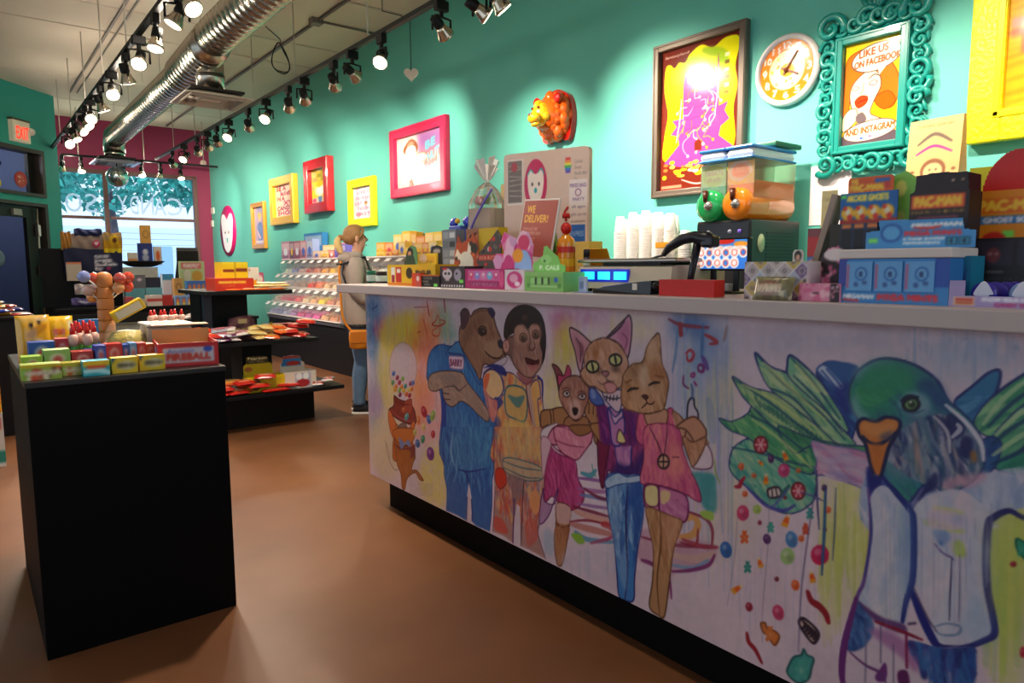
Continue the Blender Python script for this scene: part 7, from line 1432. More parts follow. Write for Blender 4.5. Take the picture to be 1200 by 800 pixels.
# lavender tray of round tins
ya,yb,zt = spanx(1113,1222,327,1.665,331);w = ya-yb;h = zt-CTZ;t = thing('candy_tray','lavender tray of round purple candy tins at the right edge of the counter','candy display',(1.665+.07,(ya+yb)/2,CTZ),FACE_X)
def lav(c,w,h): c.a[:] = hexc('a898c8');c.rect(8,h*.62,30,h*.93,'e0b8a0');c.rect(9.5,h*.66,28,h*.76,'c8483c');c.rect(9.5,h*.8,28,h*.9,'c8683c');c.ell(12,h*.25,4,h*.07,'e8e4f0');c.text('KNOW YOUR ENEMY',38,h*.64,99,h*.76,'e8e4f4',bold=.6);c.text('CANDY TINS',52,h*.82,92,h*.92,'b83c7c',bold=.4)
tray(t,w,.14,h*.42,.003,'a898c8',lambda c,w,h: (c.rect(6,h*.1,30,h*.9,'e0b8a0'),c.rect(8,h*.2,28,h*.48,'c8483c'),c.rect(8,h*.56,28,h*.8,'c8683c'),c.text('KNOW YOUR ENEMY',38,h*.12,99,h*.46,'e8e4f4',bold=.6),c.text('CANDY TINS',52,h*.6,92,h*.9,'b83c7c',bold=.4)),380)
MB().box(-w/2+w*.09,-.068,h*.5,w*.18,.003,h,'a898c8').build('tray_corner',PM,t)
tin = None
for j,(tx,cc) in enumerate(((.36,'3c2c9c'),(.78,'7c94c8'))):
    for k in range(4):
        r = h*.44
        x_ = -w/2+w*tx+k*.012
        if tin is None or k == 0:
            mb = MB().lathe([(r*.96,-.008),(r,-.005),(r,.005),(r*.96,.008)],26,mat=Matrix.Rotation(pi/2,4,'X'));o = mb.build('candy_tin',M('tin_'+cc,cc,.25,coat=.4),None)
            if k == 0:
                e = MB().prism([tuple(q) for q in smooth_pts([(-.018,.0),(0,.026),(.018,0),(.010,-.004),(.012,-.022),(.004,-.012),(-.004,-.022),(-.010,-.008)])],-.0092,-.0082,mat=Matrix.Rotation(pi/2,4,'X')@Matrix.Scale(-1,4,(0,0,1))).build('emblem',M('emblem_white','dcdcec',.4),o)
            first = o
        else: o = first.copy();COL.objects.link(o)
        o.rotation_euler = (0,0,FACE_X);o.location = (t.location.x+(-.045+k*.022),t.location.y-x_,CTZ+.004+r)
        tag(o,'%s round candy tin, %s of the row standing in the lavender tray' % (('dark violet','pale blue')[j],('front','second','third','rear')[k]),'candy tin','round tins in the lavender tray')
# black tray
ya,yb,zt = spanx(1140,1236,277,1.76,280);w = ya-yb;h = zt-CTZ
def blk(c,w,h): c.a[:] = hexc('1a1418');c.rect(6,h*.04,52,h*.42,'2c2438');c.rect(58,h*.04,99,h*.42,'2a2238');c.ell(28,h*.26,9,h*.12,'6c2c34');c.ell(24,h*.24,2,h*.02,'b8a0a0');c.ell(32,h*.24,2,h*.02,'b8a0a0');c.rect(20,h*.5,42,h*.53,'6c6468');c.text('PREMIUM CANDY',12,h*.6,92,h*.66,'5c545c')
carton('candy_box','black candy box with dark printed windows above the lavender tray','candy box',1140,1236,277,1.83,.10,blk,'1a1418',pyr=280)

# low ledge, back counter by the wall; slush machine, cups, paper bag
BZ = 1.06;bc = thing('back_counter','low cabinet along the aqua wall behind the sales counter','cabinet',(3.62,1.6,0))
MB().bbox(0,0,BZ-.02,.62,4.6,.04,.004).build('cabinet_top',M('cabinet_top_grey','a09890',.4),bc);MB().bbox(.01,0,(BZ-.04)/2,.58,4.5,BZ-.04,.004).build('carcass',M('cabinet_white','b8aca0',.5),bc)
for k in range(6): MB().bbox(-.287,-1.9+k*.76,.52,.018,.73,.88,.004).build('cabinet_door',M('cabinet_white'),bc)
# slush machine
XS = 3.36;a_ = onx(817,260,XS);b_ = onx(880,262,XS);c_ = onx(880,262,XS);zt = a_[2];sw = a_[1]-b_[1];dpt = .50
sl = thing('slush_machine','twin bowl slush machine with a green and an orange drum','slush machine',(XS+dpt/2,(a_[1]+b_[1])/2,BZ),FACE_X)
SB = M('machine_black','1e1c1e',.35);hb_ = zt-BZ
MB().bbox(0,0,hb_/2,sw,dpt,hb_,.008).build('cabinet',SB,sl)
for k in range(14): MB().box(sw/2+.001,.04,hb_*.30+k*hb_*.042,.004,dpt*.55,hb_*.018,(0,0,0)).build('vent_slat',M('slat_black','0a0a0a',.5),sl)
MB().lathe([(.034,0),(.034,.004)],22,mat=T(x=sw/2,y=-dpt*.30,z=hb_*.72,ry=pi/2)@Matrix.Scale(1.5,4,(1,0,0))).build('round_badge',M('badge_green','a0b088',.4),sl)
MB().bbox(0,-dpt/2-.004,hb_*.84,sw*.96,.01,hb_*.26,.003).build('control_panel',M('panel_dark','141216',.2),sl)
for x,cc in ((-.1,'6c6c74'),(.06,'8c8c9c'),(.13,'7c5cc8')): MB().cyl(0,0,0,.006,.012,12,mat=T(x=x*sw/.4,y=-dpt/2-.009,z=hb_*.86,rx=pi/2)).build('button',M('button_'+cc,cc,.3,emit=.2),sl)
MB().bbox(0,-dpt/2-.06,.03,sw*.9,.12,.03,.006).build('drip_tray',SB,sl)
zd = onx(780,197,XS)[2]-BZ;rd = sw*.255
for s,liq,tnt in ((-1,'22a458','green'),(1,'f0861c','orange')):
    x = s*sw*.25;zc = hb_+rd*.93
    G = M('slush_'+tnt,liq,.12,trans=.15,coat=.8,emit=.05)
    mb = MB();mb.lathe([(rd*.6,-.03),(rd*.95,-.015),(rd,.0),(rd,dpt*.86),(rd*.9,dpt*.9)],30,mat=T(x=x,y=-dpt*.5,z=zc,rx=-pi/2));mb.build('drum',G,sl)
    MB().lathe([(rd*1.01,0),(rd*1.03,.01),(rd*1.01,.02)],30,mat=T(x=x,y=-dpt*.18,z=zc,rx=-pi/2),cap=False).build('drum_ring',G,sl)
    hw_ = rd*.93;up = zd-zc
    MB().box(x,-.02,zc+up*.5,hw_*2,dpt*.84,up*.98).build('bowl',M('bowl_clear_'+tnt,'c8e8dc' if s < 0 else 'f0d0b4',.06,trans=.8,ior=1.1),sl)
    MB().box(x,-.02,zc+up*.26,hw_*1.9,dpt*.80,up*.5).build('slush',M('slush_'+tnt),sl)
    cv = C2(hw_*2,up*.44,260,'f0e0a0',(lambda c,w,h: (c.ell(50,h*.5,48,h*.48,'f0c83c'),c.text('TREATS',14,h*.3,86,h*.5,'d83c2c'),c.text('slush',24,h*.55,76,h*.78,'e05c2c'))) if s < 0 else (lambda c,w,h: (c.ell(48,h*.45,46,h*.5,'e8ecf8'),c.ell(48,h*.42,34,h*.3,'f0a8a0'),c.text('BLOOD',22,h*.25,76,h*.42,'e03c2c'),c.text('ORANGE',20,h*.46,80,h*.62,'e03c2c'),c.line([(10,h*.8),(50,h*.95),(90,h*.6)],'ecd83c',3))))
    mb = MB();sheet(mb,cv,(x-hw_,-dpt*.44-.004,zc+up*.44),(hw_*2,0,0),(0,0,up*.5));mb.build('flavour_label',PG,sl)
    MB().bbox(x,-.03,zc+up*1.10,hw_*2.06,dpt*.88,up*.24,.03).build('lid',M('lid_white_blue','dfe8f4',.25,coat=.4),sl)
    MB().bbox(x,-.03,zc+up*1.235,hw_*2.1,dpt*.9,up*.07,.01).build('lid_rim',M('lid_blue','2c7cc8',.25),sl);MB().bbox(x,-.03,zc+up*1.0,hw_*2.1,dpt*.9,up*.05,.008).build('lid_rim',M('lid_blue'),sl)
    MB().tube([(x-.01,-dpt*.5-.035,zc+rd*.9),(x,-dpt*.5-.05,zc+.02)],[.018,.010],8).build('tap_handle',M('tap_brown','4c1c10',.3),sl);MB().sphere((x+.01,-dpt*.5-.03,zc),.028,12,8).build('tap_valve',M('tap_chrome','c8c4c0',.2,metal=.8),sl)
MB().bbox(sw*.26,dpt*.2,zd+.09,sw*.5,dpt*.55,.03,.01).build('rear_cover',M('cover_green','2c6c54',.4),sl)
# cups
CUP = M('cup_white','f4f0ea',.5);cupm = None;g = random.Random(8)
n_ = 0
for col,(px,py) in enumerate(((727,254),(742,249),(757,247),(772,249),(786,250),(803,270))):
    for row in range(2):
        xs = 3.42+.11*row;P = onx(px+row*4,py+row*3,xs);h = P[2]-BZ
        if h < .15: continue
        m = MB();k = 0;z = 0;prof = []
        while z < h-.10: prof += [(.034+.0,z),(.040,z+.001),(.0405,z+.006)];z += .012
        prof = [(.030,0)]+[(r_,z_+.10) for r_,z_ in prof]+[(.038,h-.0),(.0,h)] if 0 else [(.041,0),(.041,.006)]+[q for i in range(int((h-.10)/.014)) for q in ((.0375,.007+i*.014),(.041,.012+i*.014),(.041,.0185+i*.014))]+[(.036,h-.085),(.026,h),(.0,h)]
        o = m.lathe(prof,18).build('cup_stack',CUP);o.location = (xs,P[1],BZ+.0005)
        tag(o,'%s white paper cup stack, %s row, beside the slush machine' % (['first','second','third','fourth','fifth','sixth','seventh'][col],['front','rear'][row]),'cup stack','white cup stacks left of the slush machine')
P = onx(777,287,3.34);o = MB().bbox(0,0,0,.02,.13,.035,.003).build('orange_strip',M('orange_strip','e8a01c',.4)); 
o.location = (3.355,P[1],P[2]);MB().bbox(.01,0,-(P[2]-BZ)/2,.004,.01,P[2]-BZ,.001).build('strip_post',M('cover_grey'),o);tag(o,'orange tag on a post before the white cup stacks','tag')
# kraft bag by the wall
def kraft(c,w,h):
    c.a[:] = hexc('e0b878');c.text('Unlimited Sprinkles',16,h*.05,84,h*.1,'8c6c44');c.line([(20,h*.27),(50,h*.17),(82,h*.27)],'6c5c50',5);c.line([(18,h*.38),(50,h*.30),(84,h*.38)],'a02c8c',3.4);c.ell(52,h*.57,24,h*.13,'8c5c3c',0,1,n=30);c.ell(52,h*.58,18,h*.095,'e4c088');c.ell(46,h*.56,2,2,'6c4c34');c.ell(58,h*.56,2,2,'6c4c34');c.ell(52,h*.61,3,2,'6c4c34');c.ell(13,h*.57,4,3,'8c5c3c');c.ell(90,h*.57,4,3,'8c5c3c');c.rect(22,h*.76,60,h*.775,'a8885c');c.rect(20,h*.82,74,h*.835,'a8885c')
XB = 3.5;ya,yb,zt = spanx(1078,1111,137,XB);zb_ = 1.52
t = thing('wall_bracket_shelf','small shelf box under the kraft bag at the wall','shelf',(3.62,(ya+yb)/2,BZ));MB().bbox(0,0,(zb_-BZ)/2,.3,.42,zb_-BZ,.006).build('box_body',M('cabinet_white'),t)
t = thing('kraft_bag','standing kraft paper bag printed with a face and a purple arch','paper bag',(XB+.06,(ya+yb)/2,zb_+.0005),FACE_X-.12);w = .235;h = zt-zb_
mb = MB();cv = C2(w,h,300,'e0b878',kraft)
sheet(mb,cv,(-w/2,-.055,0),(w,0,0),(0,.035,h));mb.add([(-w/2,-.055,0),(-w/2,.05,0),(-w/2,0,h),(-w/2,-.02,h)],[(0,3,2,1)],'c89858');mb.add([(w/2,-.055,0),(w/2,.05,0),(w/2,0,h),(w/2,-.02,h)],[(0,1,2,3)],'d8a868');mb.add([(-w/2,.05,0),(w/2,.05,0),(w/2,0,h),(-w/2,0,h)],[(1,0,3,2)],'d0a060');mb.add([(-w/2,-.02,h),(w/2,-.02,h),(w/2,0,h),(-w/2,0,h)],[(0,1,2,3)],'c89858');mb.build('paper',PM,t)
# yellow handwritten note
t = thing('note_card','yellow handwritten note card on a stand left of the arcade box','card',(2.08,spanx(972,972,240,2.08)[0],CTZ),FACE_X);ya,yb,zt = spanx(966,984,223,2.08)
mb = MB();shaped_card(mb,[(0,0),(1,0),(1,1),(0,1)],C2(ya-yb,zt-CTZ,250,'f4e0a0',lambda c,w,h: (c.text('Caution',12,h*.06,84,h*.1,'b89858'),c.confetti(10,h*.14,90,h*.4,['e89c3c','c8843c','f0c878'],9,5,4))),ya-yb,zt-CTZ,edge='e8d090');mb.build('card',PM,t)
# ------------------------------------------------------------------ customer
PX,PY = 2.70,5.56
pe = thing('person','person with a ponytail in a grey hooded jacket and jeans, looking along the bins','person',(PX,PY,0),radians(-24))
sk = [((0,0,.88),.12,-1),((0,0,1.02),.10,0),((-.01,0,1.2),.12,1),((-.015,0,1.345),.06,2),((-.005,0,1.40),.044,3),((.022,0,1.452),.056,4),((.0,0,1.53),.084,5),((-.008,0,1.578),.06,6),((.075,0,1.515),.02,6),((.098,0,1.502),.011,8)]
for s in (-1,1):
    b0 = len(sk);sk += [((-.01,s*.155,1.31),.05,2),((-.03,s*.20,1.08),.038,b0),((.16,s*.17,.97),.027,b0+1),((.215,s*.155,.965),.026,b0+2)]
    for k in range(4): f0 = len(sk);sk += [((.255,s*(.13+.014*k),.962),.0085,b0+3),((.285-.006*abs(k-1),s*(.128+.013*k),.944),.0075,f0)]
    f0 = len(sk);sk += [((.235,s*.125,.985),.0095,b0+3),((.262,s*.112,.985),.008,f0)]
    b1 = len(sk);sk += [((0,s*.085,.80),.085,0),((.015,s*.085,.47),.055,b1),((-.02,s*.085,.10),.036,b1+1),((-.03,s*.09,.045),.034,b1+2),((.11,s*.10,.032),.026,b1+3)]
me = bpy.data.meshes.new('body');me.from_pydata([q[0] for q in sk],[(i,q[2]) for i,q in enumerate(sk) if q[2] >= 0],[]);SKIN = M('skin','d9a183',.55);me.materials.append(SKIN)
bo = bpy.data.objects.new('body',me);COL.objects.link(bo);bo.parent = pe
bo.modifiers.new('skin','SKIN');bo.modifiers.new('sub','SUBSURF').levels = 2;bo.modifiers['sub'].render_levels = 2;bo.modifiers['skin'].use_smooth_shade = True
for v,q in zip(me.skin_vertices[0].data,sk): v.radius = (q[1],q[1]*(1.18 if q[0][2] > 1.0 and q[0][2] < 1.3 and abs(q[0][1]) < .05 else 1))
me.skin_vertices[0].data[0].use_root = True
def loft(rings,n=22,mbx=None):
    mbx = mbx or MB();V = [];F = []
    for cx,cy,z,rx,ry in rings:
        for k in range(n): a = 2*pi*k/n;V.append((cx+rx*cos(a),cy+ry*sin(a),z))
    for i in range(len(rings)-1):
        for k in range(n): k2 = (k+1) % n;F.append((i*n+k,i*n+k2,(i+1)*n+k2,(i+1)*n+k))
    F.append(list(range(n))[::-1]);F.append([(len(rings)-1)*n+k for k in range(n)]);return mbx.add(V,F,(1,1,1),True)
JK = M('grey_jacket','a5958a',.85,noise=.08,nscale=30,bump=.2,bscale=30);BK = M('jacket_trim','17161c',.6);DN = M('denim','5d7592',.85,noise=.25,nscale=14,bump=.2,bscale=80)
mb = loft([(0,0,.78,.15,.205),(0,0,.80,.158,.212),(0,0,.95,.145,.195),(0,0,1.05,.135,.182),(-.005,0,1.18,.14,.195),(-.01,0,1.27,.135,.205),(-.015,0,1.325,.11,.18),(-.015,0,1.36,.075,.10),(-.01,0,1.385,.06,.065)])
for s in (-1,1): mb.tube([(-.01,s*.15,1.325),(-.015,s*.195,1.27),(-.03,s*.225,1.08),(.02,s*.22,1.02),(.15,s*.175,.975)],[.06,.07,.056,.054,.042],14)
mb.build('jacket',JK,pe)
mb = MB();mb.sphere((-.085,0,1.345),.085,18,12,sc=(.95,1.45,.75));mb.sphere((-.02,-.09,1.365),.05,12,8,sc=(1.3,.7,.9));mb.sphere((-.02,.09,1.365),.05,12,8,sc=(1.3,.7,.9));mb.build('hood',JK,pe)
mb = MB();mb.tube([tuple(q) for q in smooth_pts([(.06,-.10,1.36),(-.03,-.16,1.335),(-.12,-.15,1.30),(-.165,-.08,1.30),(-.17,0,1.30)],False)],.010,8);mb.tube([(-.12,-.15,1.30),(-.13,-.19,1.22),(-.10,-.225,1.12),(-.03,-.235,1.06)],.009,8);mb.tube([(.06,-.09,1.36),(.10,-.17,1.24),(.10,-.21,1.14)],.009,8);mb.build('jacket_trim',BK,pe)
mb = MB()
for s in (-1,1): loft([(.0,s*.088,.80,.11,.10),(.005,s*.088,.70,.098,.088),(.012,s*.088,.50,.07,.066),(.018,s*.088,.45,.066,.064),(-.005,s*.088,.32,.065,.062),(-.018,s*.088,.14,.050,.05),(-.015,s*.088,.105,.054,.054),(-.015,s*.088,.085,.05,.05)],18,mb)
loft([(0,0,.74,.12,.17),(0,0,.84,.13,.18)],18,mb);mb.build('jeans',DN,pe)
MB().lathe([(.16,.765),(.165,.785),(.15,.80)],20,cap=False,sy=1.3).build('jacket_hem',BK,pe)
for s in (-1,1):
    sh_o = loft([(.04,s*.095,.0,.125,.042),(.04,s*.095,.025,.128,.044)],20).build('shoe_sole',M('sole_white','ddd5cc',.5),pe);sh_o['label'] = 'white rubber sole'
    loft([(.04,s*.095,.025,.12,.04),(.03,s*.095,.06,.10,.038),(-.02,s*.09,.085,.055,.036),(-.025,s*.09,.10,.04,.034)],18).build('shoe',M('canvas_black','1d1c22',.8),pe)
HR = M('hair_blonde','a87a4c',.6,noise=.3,nscale=25)
mb = MB();mb.sphere((-.018,0,1.555),.094,26,18,sc=(1.04,.92,.92));mb.sphere((-.055,0,1.52),.066,18,12,sc=(1,1.1,.85));v = mb.v[0]
k = (v[:,0] > .03) & (v[:,2] < 1.59);v[k,0] = .03-(v[k,0]-.03)*.2
mb.tube([(.055,-.045,1.60),(.045,-.070,1.56),(.02,-.078,1.515)],[.012,.016,.008],8);mb.build('hair',HR,pe)
mb = MB();mb.sphere((-.135,0,1.525),.028,12,8);mb.build('hair_tie',M('hair_tie_tan','b08050',.6),pe)
MB().tube([tuple(q) for q in smooth_pts([(-.125,0,1.53),(-.155,-.01,1.51),(-.16,-.02,1.47),(-.145,-.03,1.42),(-.125,-.04,1.385)],False)],[.012+.02*sin(pi*i/21) for i in range(20)]+[.006],12).build('ponytail',M('ponytail_blonde','e0bd7c',.6,noise=.3,nscale=30),pe)
for s in (-1,1):
    MB().sphere((.0,s*.082,1.515),.02,10,8,sc=(.8,.4,1.3)).build('ear',SKIN,pe);MB().sphere((.072,s*.034,1.53),.0105,10,8,sc=(.6,1,.7)).build('eye',M('eye_dark','3a2c28',.3),pe)
MB().sphere((.082,0,1.463),.012,10,8,sc=(.5,1.8,.6)).build('mouth',M('lips','b86a60',.5),pe)
OR = M('orange_leather','d8821c',.5,bump=.1)
bag = loft([(.0,-.235,.59,.07,.035),(.0,-.235,.605,.09,.045),(.0,-.235,.68,.095,.05),(.0,-.235,.73,.09,.045),(.0,-.235,.75,.075,.03)],18).build('handbag',OR,None);bag.parent = pe
MB().bbox(0,-.282,.69,.17,.012,.10,.005).build('bag_flap',M('orange_leather_dark','c06c14',.5),bag)
MB().tube([tuple(q) for q in smooth_pts([(-.07,-.235,.735),(-.135,-.215,.85),(-.15,-.20,1.05),(-.155,-.15,1.25),(-.13,-.06,1.33)],False)],.011,8).build('bag_strap',OR,bag)

# ------------------------------------------------------------------ wall rack of clear candy bins
BLW = M('black_laminate','101014',.5,spec=.25);rkY0,rkY1 = 4.6,10.15
rk = thing('bin_rack','black rack of four sloping rows of clear candy bins along the aqua wall','rack',(3.7,(rkY0+rkY1)/2,0));Lr = rkY1-rkY0
MB().bbox(.02,0,.305,.44,Lr,.61,.005).build('base_cabinet',BLW,rk);WH = M('rack_white','e6dcd6',.4)
MB().bbox(.22,0,1.0,.03,Lr,.78,.004).build('back_panel',WH,rk)
rows = [(3.72,1.20,1.375),(3.63,1.005,1.175),(3.55,.81,.98),(3.47,.625,.785)]
for i,(xf,z0,z1) in enumerate(rows):
    MB().bbox((xf+3.92)/2-3.7,0,z0-.008,3.92-xf,Lr,.014,.003).build('shelf_board',WH,rk);MB().bbox(xf-3.7+.03,0,z1+.004,.02,Lr,.012,.002).build('white_rail',WH,rk)
MB().bbox(.12,0,1.388,.20,Lr,.016,.003).build('top_board',WH,rk)
ACR = M('clear_acrylic','e8eef2',.05,alpha=.12,spec=.9,coat=.5);g = random.Random(21)
pal = {0: ['c8d8c0','8c94c8','d8b0a8','b83c34','c86c4c','e8942c','e8a81c','ecb82c','d8b890','e8d0b0','c8b0a0','e8e0d0'],1: ['c8c0d0','a8a8b0','b89c8c','a08878','d8301c','e86c2c','e8b484','d8b890','c8502c','e0a070','c89878','dcc8b0'],2: ['c8b49c','d86c7c','c8405c','d84c5c','e0c8a0','e0a87c','e8c81c','c87858','d8a888','e8b0a0','c8a090','b87868'],3: ['a8b0d8','8c94c8','b0b0d0','a880b0','c84c84','b8448c','d84c9c','e0a87c','d89068','e0703c','e8a03c','d8b890']}
nb = 21;bw = Lr/nb;proto_b = None;ordn = ['first','second','third','fourth','fifth','sixth','seventh','eighth','ninth','tenth','eleventh','twelfth','thirteenth','fourteenth','fifteenth','sixteenth','seventeenth','eighteenth','nineteenth','twentieth','twenty-first']
rn = ['top','second','third','bottom']
fills = []
for q in range(3):
    cv = solid(.2,.2,60,'ffffff');gg = np.random.default_rng(q);w_ = bw*.9;mb = MB();nx = 12;ny = 7;uu,vv = np.meshgrid(np.linspace(0,1,nx+1),np.linspace(0,1,ny+1));zz = .075-.045*(1-vv)+.02*gg.random(uu.shape)
    zz[:,0] = zz[:,-1] = zz[0] = 0.004;xx = .012+vv*.16;V = np.stack([xx,(uu-.5)*w_,zz],-1).reshape(-1,3);i_ = (np.arange(ny)[:,None]*(nx+1)+np.arange(nx)[None]).ravel();mb.add(V,np.stack([i_,i_+nx+1,i_+nx+2,i_+1],1).tolist(),(1,1,1));fills.append(mb)
fm = {}
for i,(xf,z0,z1) in enumerate(rows):
    h = z1-z0-.004
    P_ = [(0,0),(-.055,h*.52),(.03,h*.93),(.17,h*.93),(.17,0)]
    mb = MB()
    for s in (-1,1): mb.add([(x,s*bw*.48,z) for x,z in P_],[(0,1,2,3,4) if s < 0 else (4,3,2,1,0)])
    V = [(x,s*bw*.48,z) for s in (-1,1) for x,z in P_];mb.add(V,[(0,5,6,1),(1,6,7,2),(4,9,5,0)])
    shell_me = None
    for j in range(nb):
        yb = rkY1-(j+.5)*bw;c = pal[i][min(j,11)] if j < 12 else g.choice(pal[i]);t = thing('candy_bin','clear bin of %s candy, %s row, %s bin from the far end' % ({'e': 'bright','d': 'warm','c': 'pale','b': 'dull'}.get(c[0],'cool'),rn[i],ordn[j]),'candy bin',(xf+.015,yb,z0),0,'clear candy bins of the wall rack')
        if shell_me is None: o = mb.build('bin_shell',ACR,t);shell_me = o.data
        else: o = bpy.data.objects.new('bin_shell',shell_me);COL.objects.link(o);o.parent = t
        o.location = (.055*0,0,0)
        key = (c,j % 3)
        if key not in fm: o = fills[j % 3].build('candy_fill',M('candy_'+c,c,.35,noise=.35,nscale=60,bump=.6,bscale=70),t);fm[key] = o.data
        else: o = bpy.data.objects.new('candy_fill',fm[key]);COL.objects.link(o);o.parent = t
        o['kind'] = 'stuff'
        if i == 0 and j == 0: lidm = MB().box(-.012,0,h*.735,.006,bw*.40,h*.30,mat=T(ry=.0)).build('price_glint',M('glint_card','f0ece8',.3),t).data  # pale price card that also paints a glint on the bin lid
        else: o = bpy.data.objects.new('price_glint',lidm);COL.objects.link(o);o.parent = t
        o = t.children[-1];o.rotation_euler = (0,0,0);o.location = (.0,.04,0)
        o.rotation_euler.y = .9;o.location = (-.055-h*.42,.02,h*.38)
MB().bbox(-.22,-.0,.58,.012,Lr,.03,.003).build('bumper_rail',M('rail_steel','8c8c98',.3,metal=.8),rk)

# goods on top of the rack
def cartonX(lab,px0,px1,pyt,xf,zb,body,fn=None,dep=.10,cat='candy box',grp=None,res=110,name='candy_box'): return carton(name,lab,cat,px0,px1,pyt,xf,dep,fn or (lambda c,w,h: (c.rect(6,h*.1,94,h*.5,'f0e4dc',.5),c.ell(50,h*.6,24,h*.22,random.Random(px0).choice(['c83c4c','e8b82c','4c64c0','e0e0e8'])),c.rect(8,h*.8,80,h*.92,'5c2c4c',.6))),body,zb,res,grp)
ZT = 1.397
for lab,a,b_,y,c in (('mauve box, first of the tall boxes on the rack',329.5,339,283,'b47c90'),('dark mauve box with an orange patch on the rack',339,344,283,'6c4450'),('purple and orange box on the rack top',344,351.5,282.5,'a04c5c'),('rose box beside the purple and orange one',351.5,358.5,282,'c8848c'),('tall pale blue box under the blue tray',358.8,366,280,'94a4cc')):
    cartonX(lab,a,b_,y,3.74,ZT,c,grp='boxes on the candy bin rack')
for lab,a,b_,y,c in (('cream box with red print on the rack',366.5,375,294,'dcb49c'),('yellow dotted box on the rack',375,385,293.5,'e0b464'),('red and white box on the rack',385.3,391.5,293,'c8604c'),('violet box with white figures on the rack',391.8,405,286,'6c60b4')):
    cartonX(lab,a,b_,y,3.73,ZT,c,grp='boxes on the candy bin rack')
for lab,a,b_,y,c in (('blue tray box with an orange spot, highest on the rack',356,377.5,273,'2c74b0'),('yellow box behind the cream box',378,392,287,'e8c07c'),('pink box behind the violet box',393,403,284.5,'d0808c')):
    cartonX(lab,a,b_,y,3.84,ZT,c,grp='boxes on the candy bin rack',dep=.08)
g = random.Random(17);nn = 0
for row,(x_,yt0) in enumerate(((3.73,287),(3.84,276))):
    px = 441
    while px < 520:
        wpx = g.choice([7,8,10]);hgt = g.uniform(-6,6) if px > 452 else 8
        if px > 500 and row == 0: hgt -= 4
        cartonX('%s box %s, %s row on the rack right of the customer' % (g.choice(['yellow','amber','orange']) if 0 else ['yellow','amber','orange','golden'][nn % 4],ordn[min(nn // 2,20)],'front' if row == 0 else 'rear'),px,px+wpx-.4,yt0+hgt,x_,ZT,['e8c02c','e0a024','d8782c','ecc85c'][nn % 4],grp='yellow candy boxes on the rack',dep=.09);px += wpx;nn += 1

# ------------------------------------------------------------------ black tiered display stand
ts = thing('tiered_display','black display stand with three shelves in the middle of the shop','display stand',(1.75,5.75,0));q = lambda x,y,z: (x-1.75,y-5.75,z)
MB().bbox(*q(1.82,5.92,.135),.94,.62,.27,.004).build('base',BLW,ts);MB().bbox(*q(1.90,5.78,.285),1.10,.86,.03,.003).build('shelf',BLW,ts);MB().bbox(*q(1.79,5.78,.695),.90,.86,.03,.003).build('shelf',BLW,ts);MB().bbox(*q(1.72,5.78,1.085),.64,.86,.03,.003).build('shelf',BLW,ts)
MB().bbox(*q(1.86,5.86,.49),.24,.30,.38,.003).build('post',BLW,ts);MB().bbox(*q(1.62,5.86,.89),.36,.30,.36,.003).build('post',BLW,ts);MB().bbox(*q(1.46,5.60,.89),.06,.06,.36,.003).build('post',M('post_blue','232c3e',.4),ts)
def cartonY(lab,px0,px1,pyt,yf,zb,body,fn=None,dep=.10,cat='candy box',grp=None,res=200,rot=0,name='candy_box'):
    a = ony(px0,pyt,yf);b_ = ony(px1,pyt,yf);w = b_[0]-a[0];h = (a[2]+b_[2])/2-zb;cv = C2(w,h,res,body,fn)
    o = pbox(name,cv,w,dep,h,body,None,None,None,None,0,loc=((a[0]+b_[0])/2,yf+dep/2,zb+.0005),rotz=rot);tag(o,lab,cat,grp);return o,w,h
R1 = lambda c,w,h: (c.rect(8,h*.2,80,h*.42,'e89030'),c.text('PEANUT BUTTER',10,h*.24,78,h*.38,'f8c83c',bold=.4),c.text('CUPS',18,h*.52,50,h*.66,'f0a04c'))
cartonY('wide orange-red candy carton on the top shelf of the tiered stand',252,297,326,5.40,1.1005,'d0341c',R1,.26)
Y1 = lambda c,w,h: (c.rect(3,h*.45,46,h*.62,'7c2c1c'),c.rect(52,h*.4,97,h*.6,'7c2c1c'),c.rect(3,h*.06,97,h*.12,'f0d83c'),c.line([(49.5,0),(49.5,h)],'a88410',1.5,1,False,False))
zc = ony(275,326,5.42)[2];o,_,_ = cartonY('bright yellow candy carton resting on the orange-red one',260,290,307,5.45,zc+.001,'ecc814',Y1,.20)
cartonY('small box with orange squares right of the orange-red carton',297.5,299.5+1,328,5.44,1.1005,'e8a020',None,.12)
cartonY('white box with brown spots on the top shelf of the tiered stand',291,303,313,5.66,1.1005,'ece4dc',lambda c,w,h: c.confetti(0,0,w,h,['7c3c2c','c8604c','f4f0ec'],12,9,3),.1)
def packet(name,lab,grp,x,y,z,w,h,d,cv,rz,tilt=0,seed=1,cat='candy packet',rx=0):
    o = pillow(w,h,d,cv,seed,12,8).build(name,PF);o.location = (x,y,z+d/2+(h/2*sin(rx) if 0 < rx < 1 else 0));o.rotation_euler = (rx,tilt,rz);tag(o,lab,cat,grp);return o
g = random.Random(31)
def pk(bodyc,c2,word=None): return C2(.16,.08,150,bodyc,lambda c,w,h: (c.ell(50,h*.5,34,h*.3,c2),c.rect(22,h*.42,78,h*.58,'f4e8d8',.8),c.text(word,24,h*.4,76,h*.6,'8c1c1c',bold=.3) if word else 0))
cvs = {'yellow': pk('ecd08c','e8b028'),'red': pk('c8241c','e86030'),'orange': pk('e8642c','f0c040','CUPS'),'cream': pk('f0e0b8','d88830'),'purple': pk('6c3058','e0c8a0'),'white': pk('e8dcd8','b03c5c'),'silver': pk('b8b4c0','c03050'),'pink': pk('c85078','f0d0c8')}
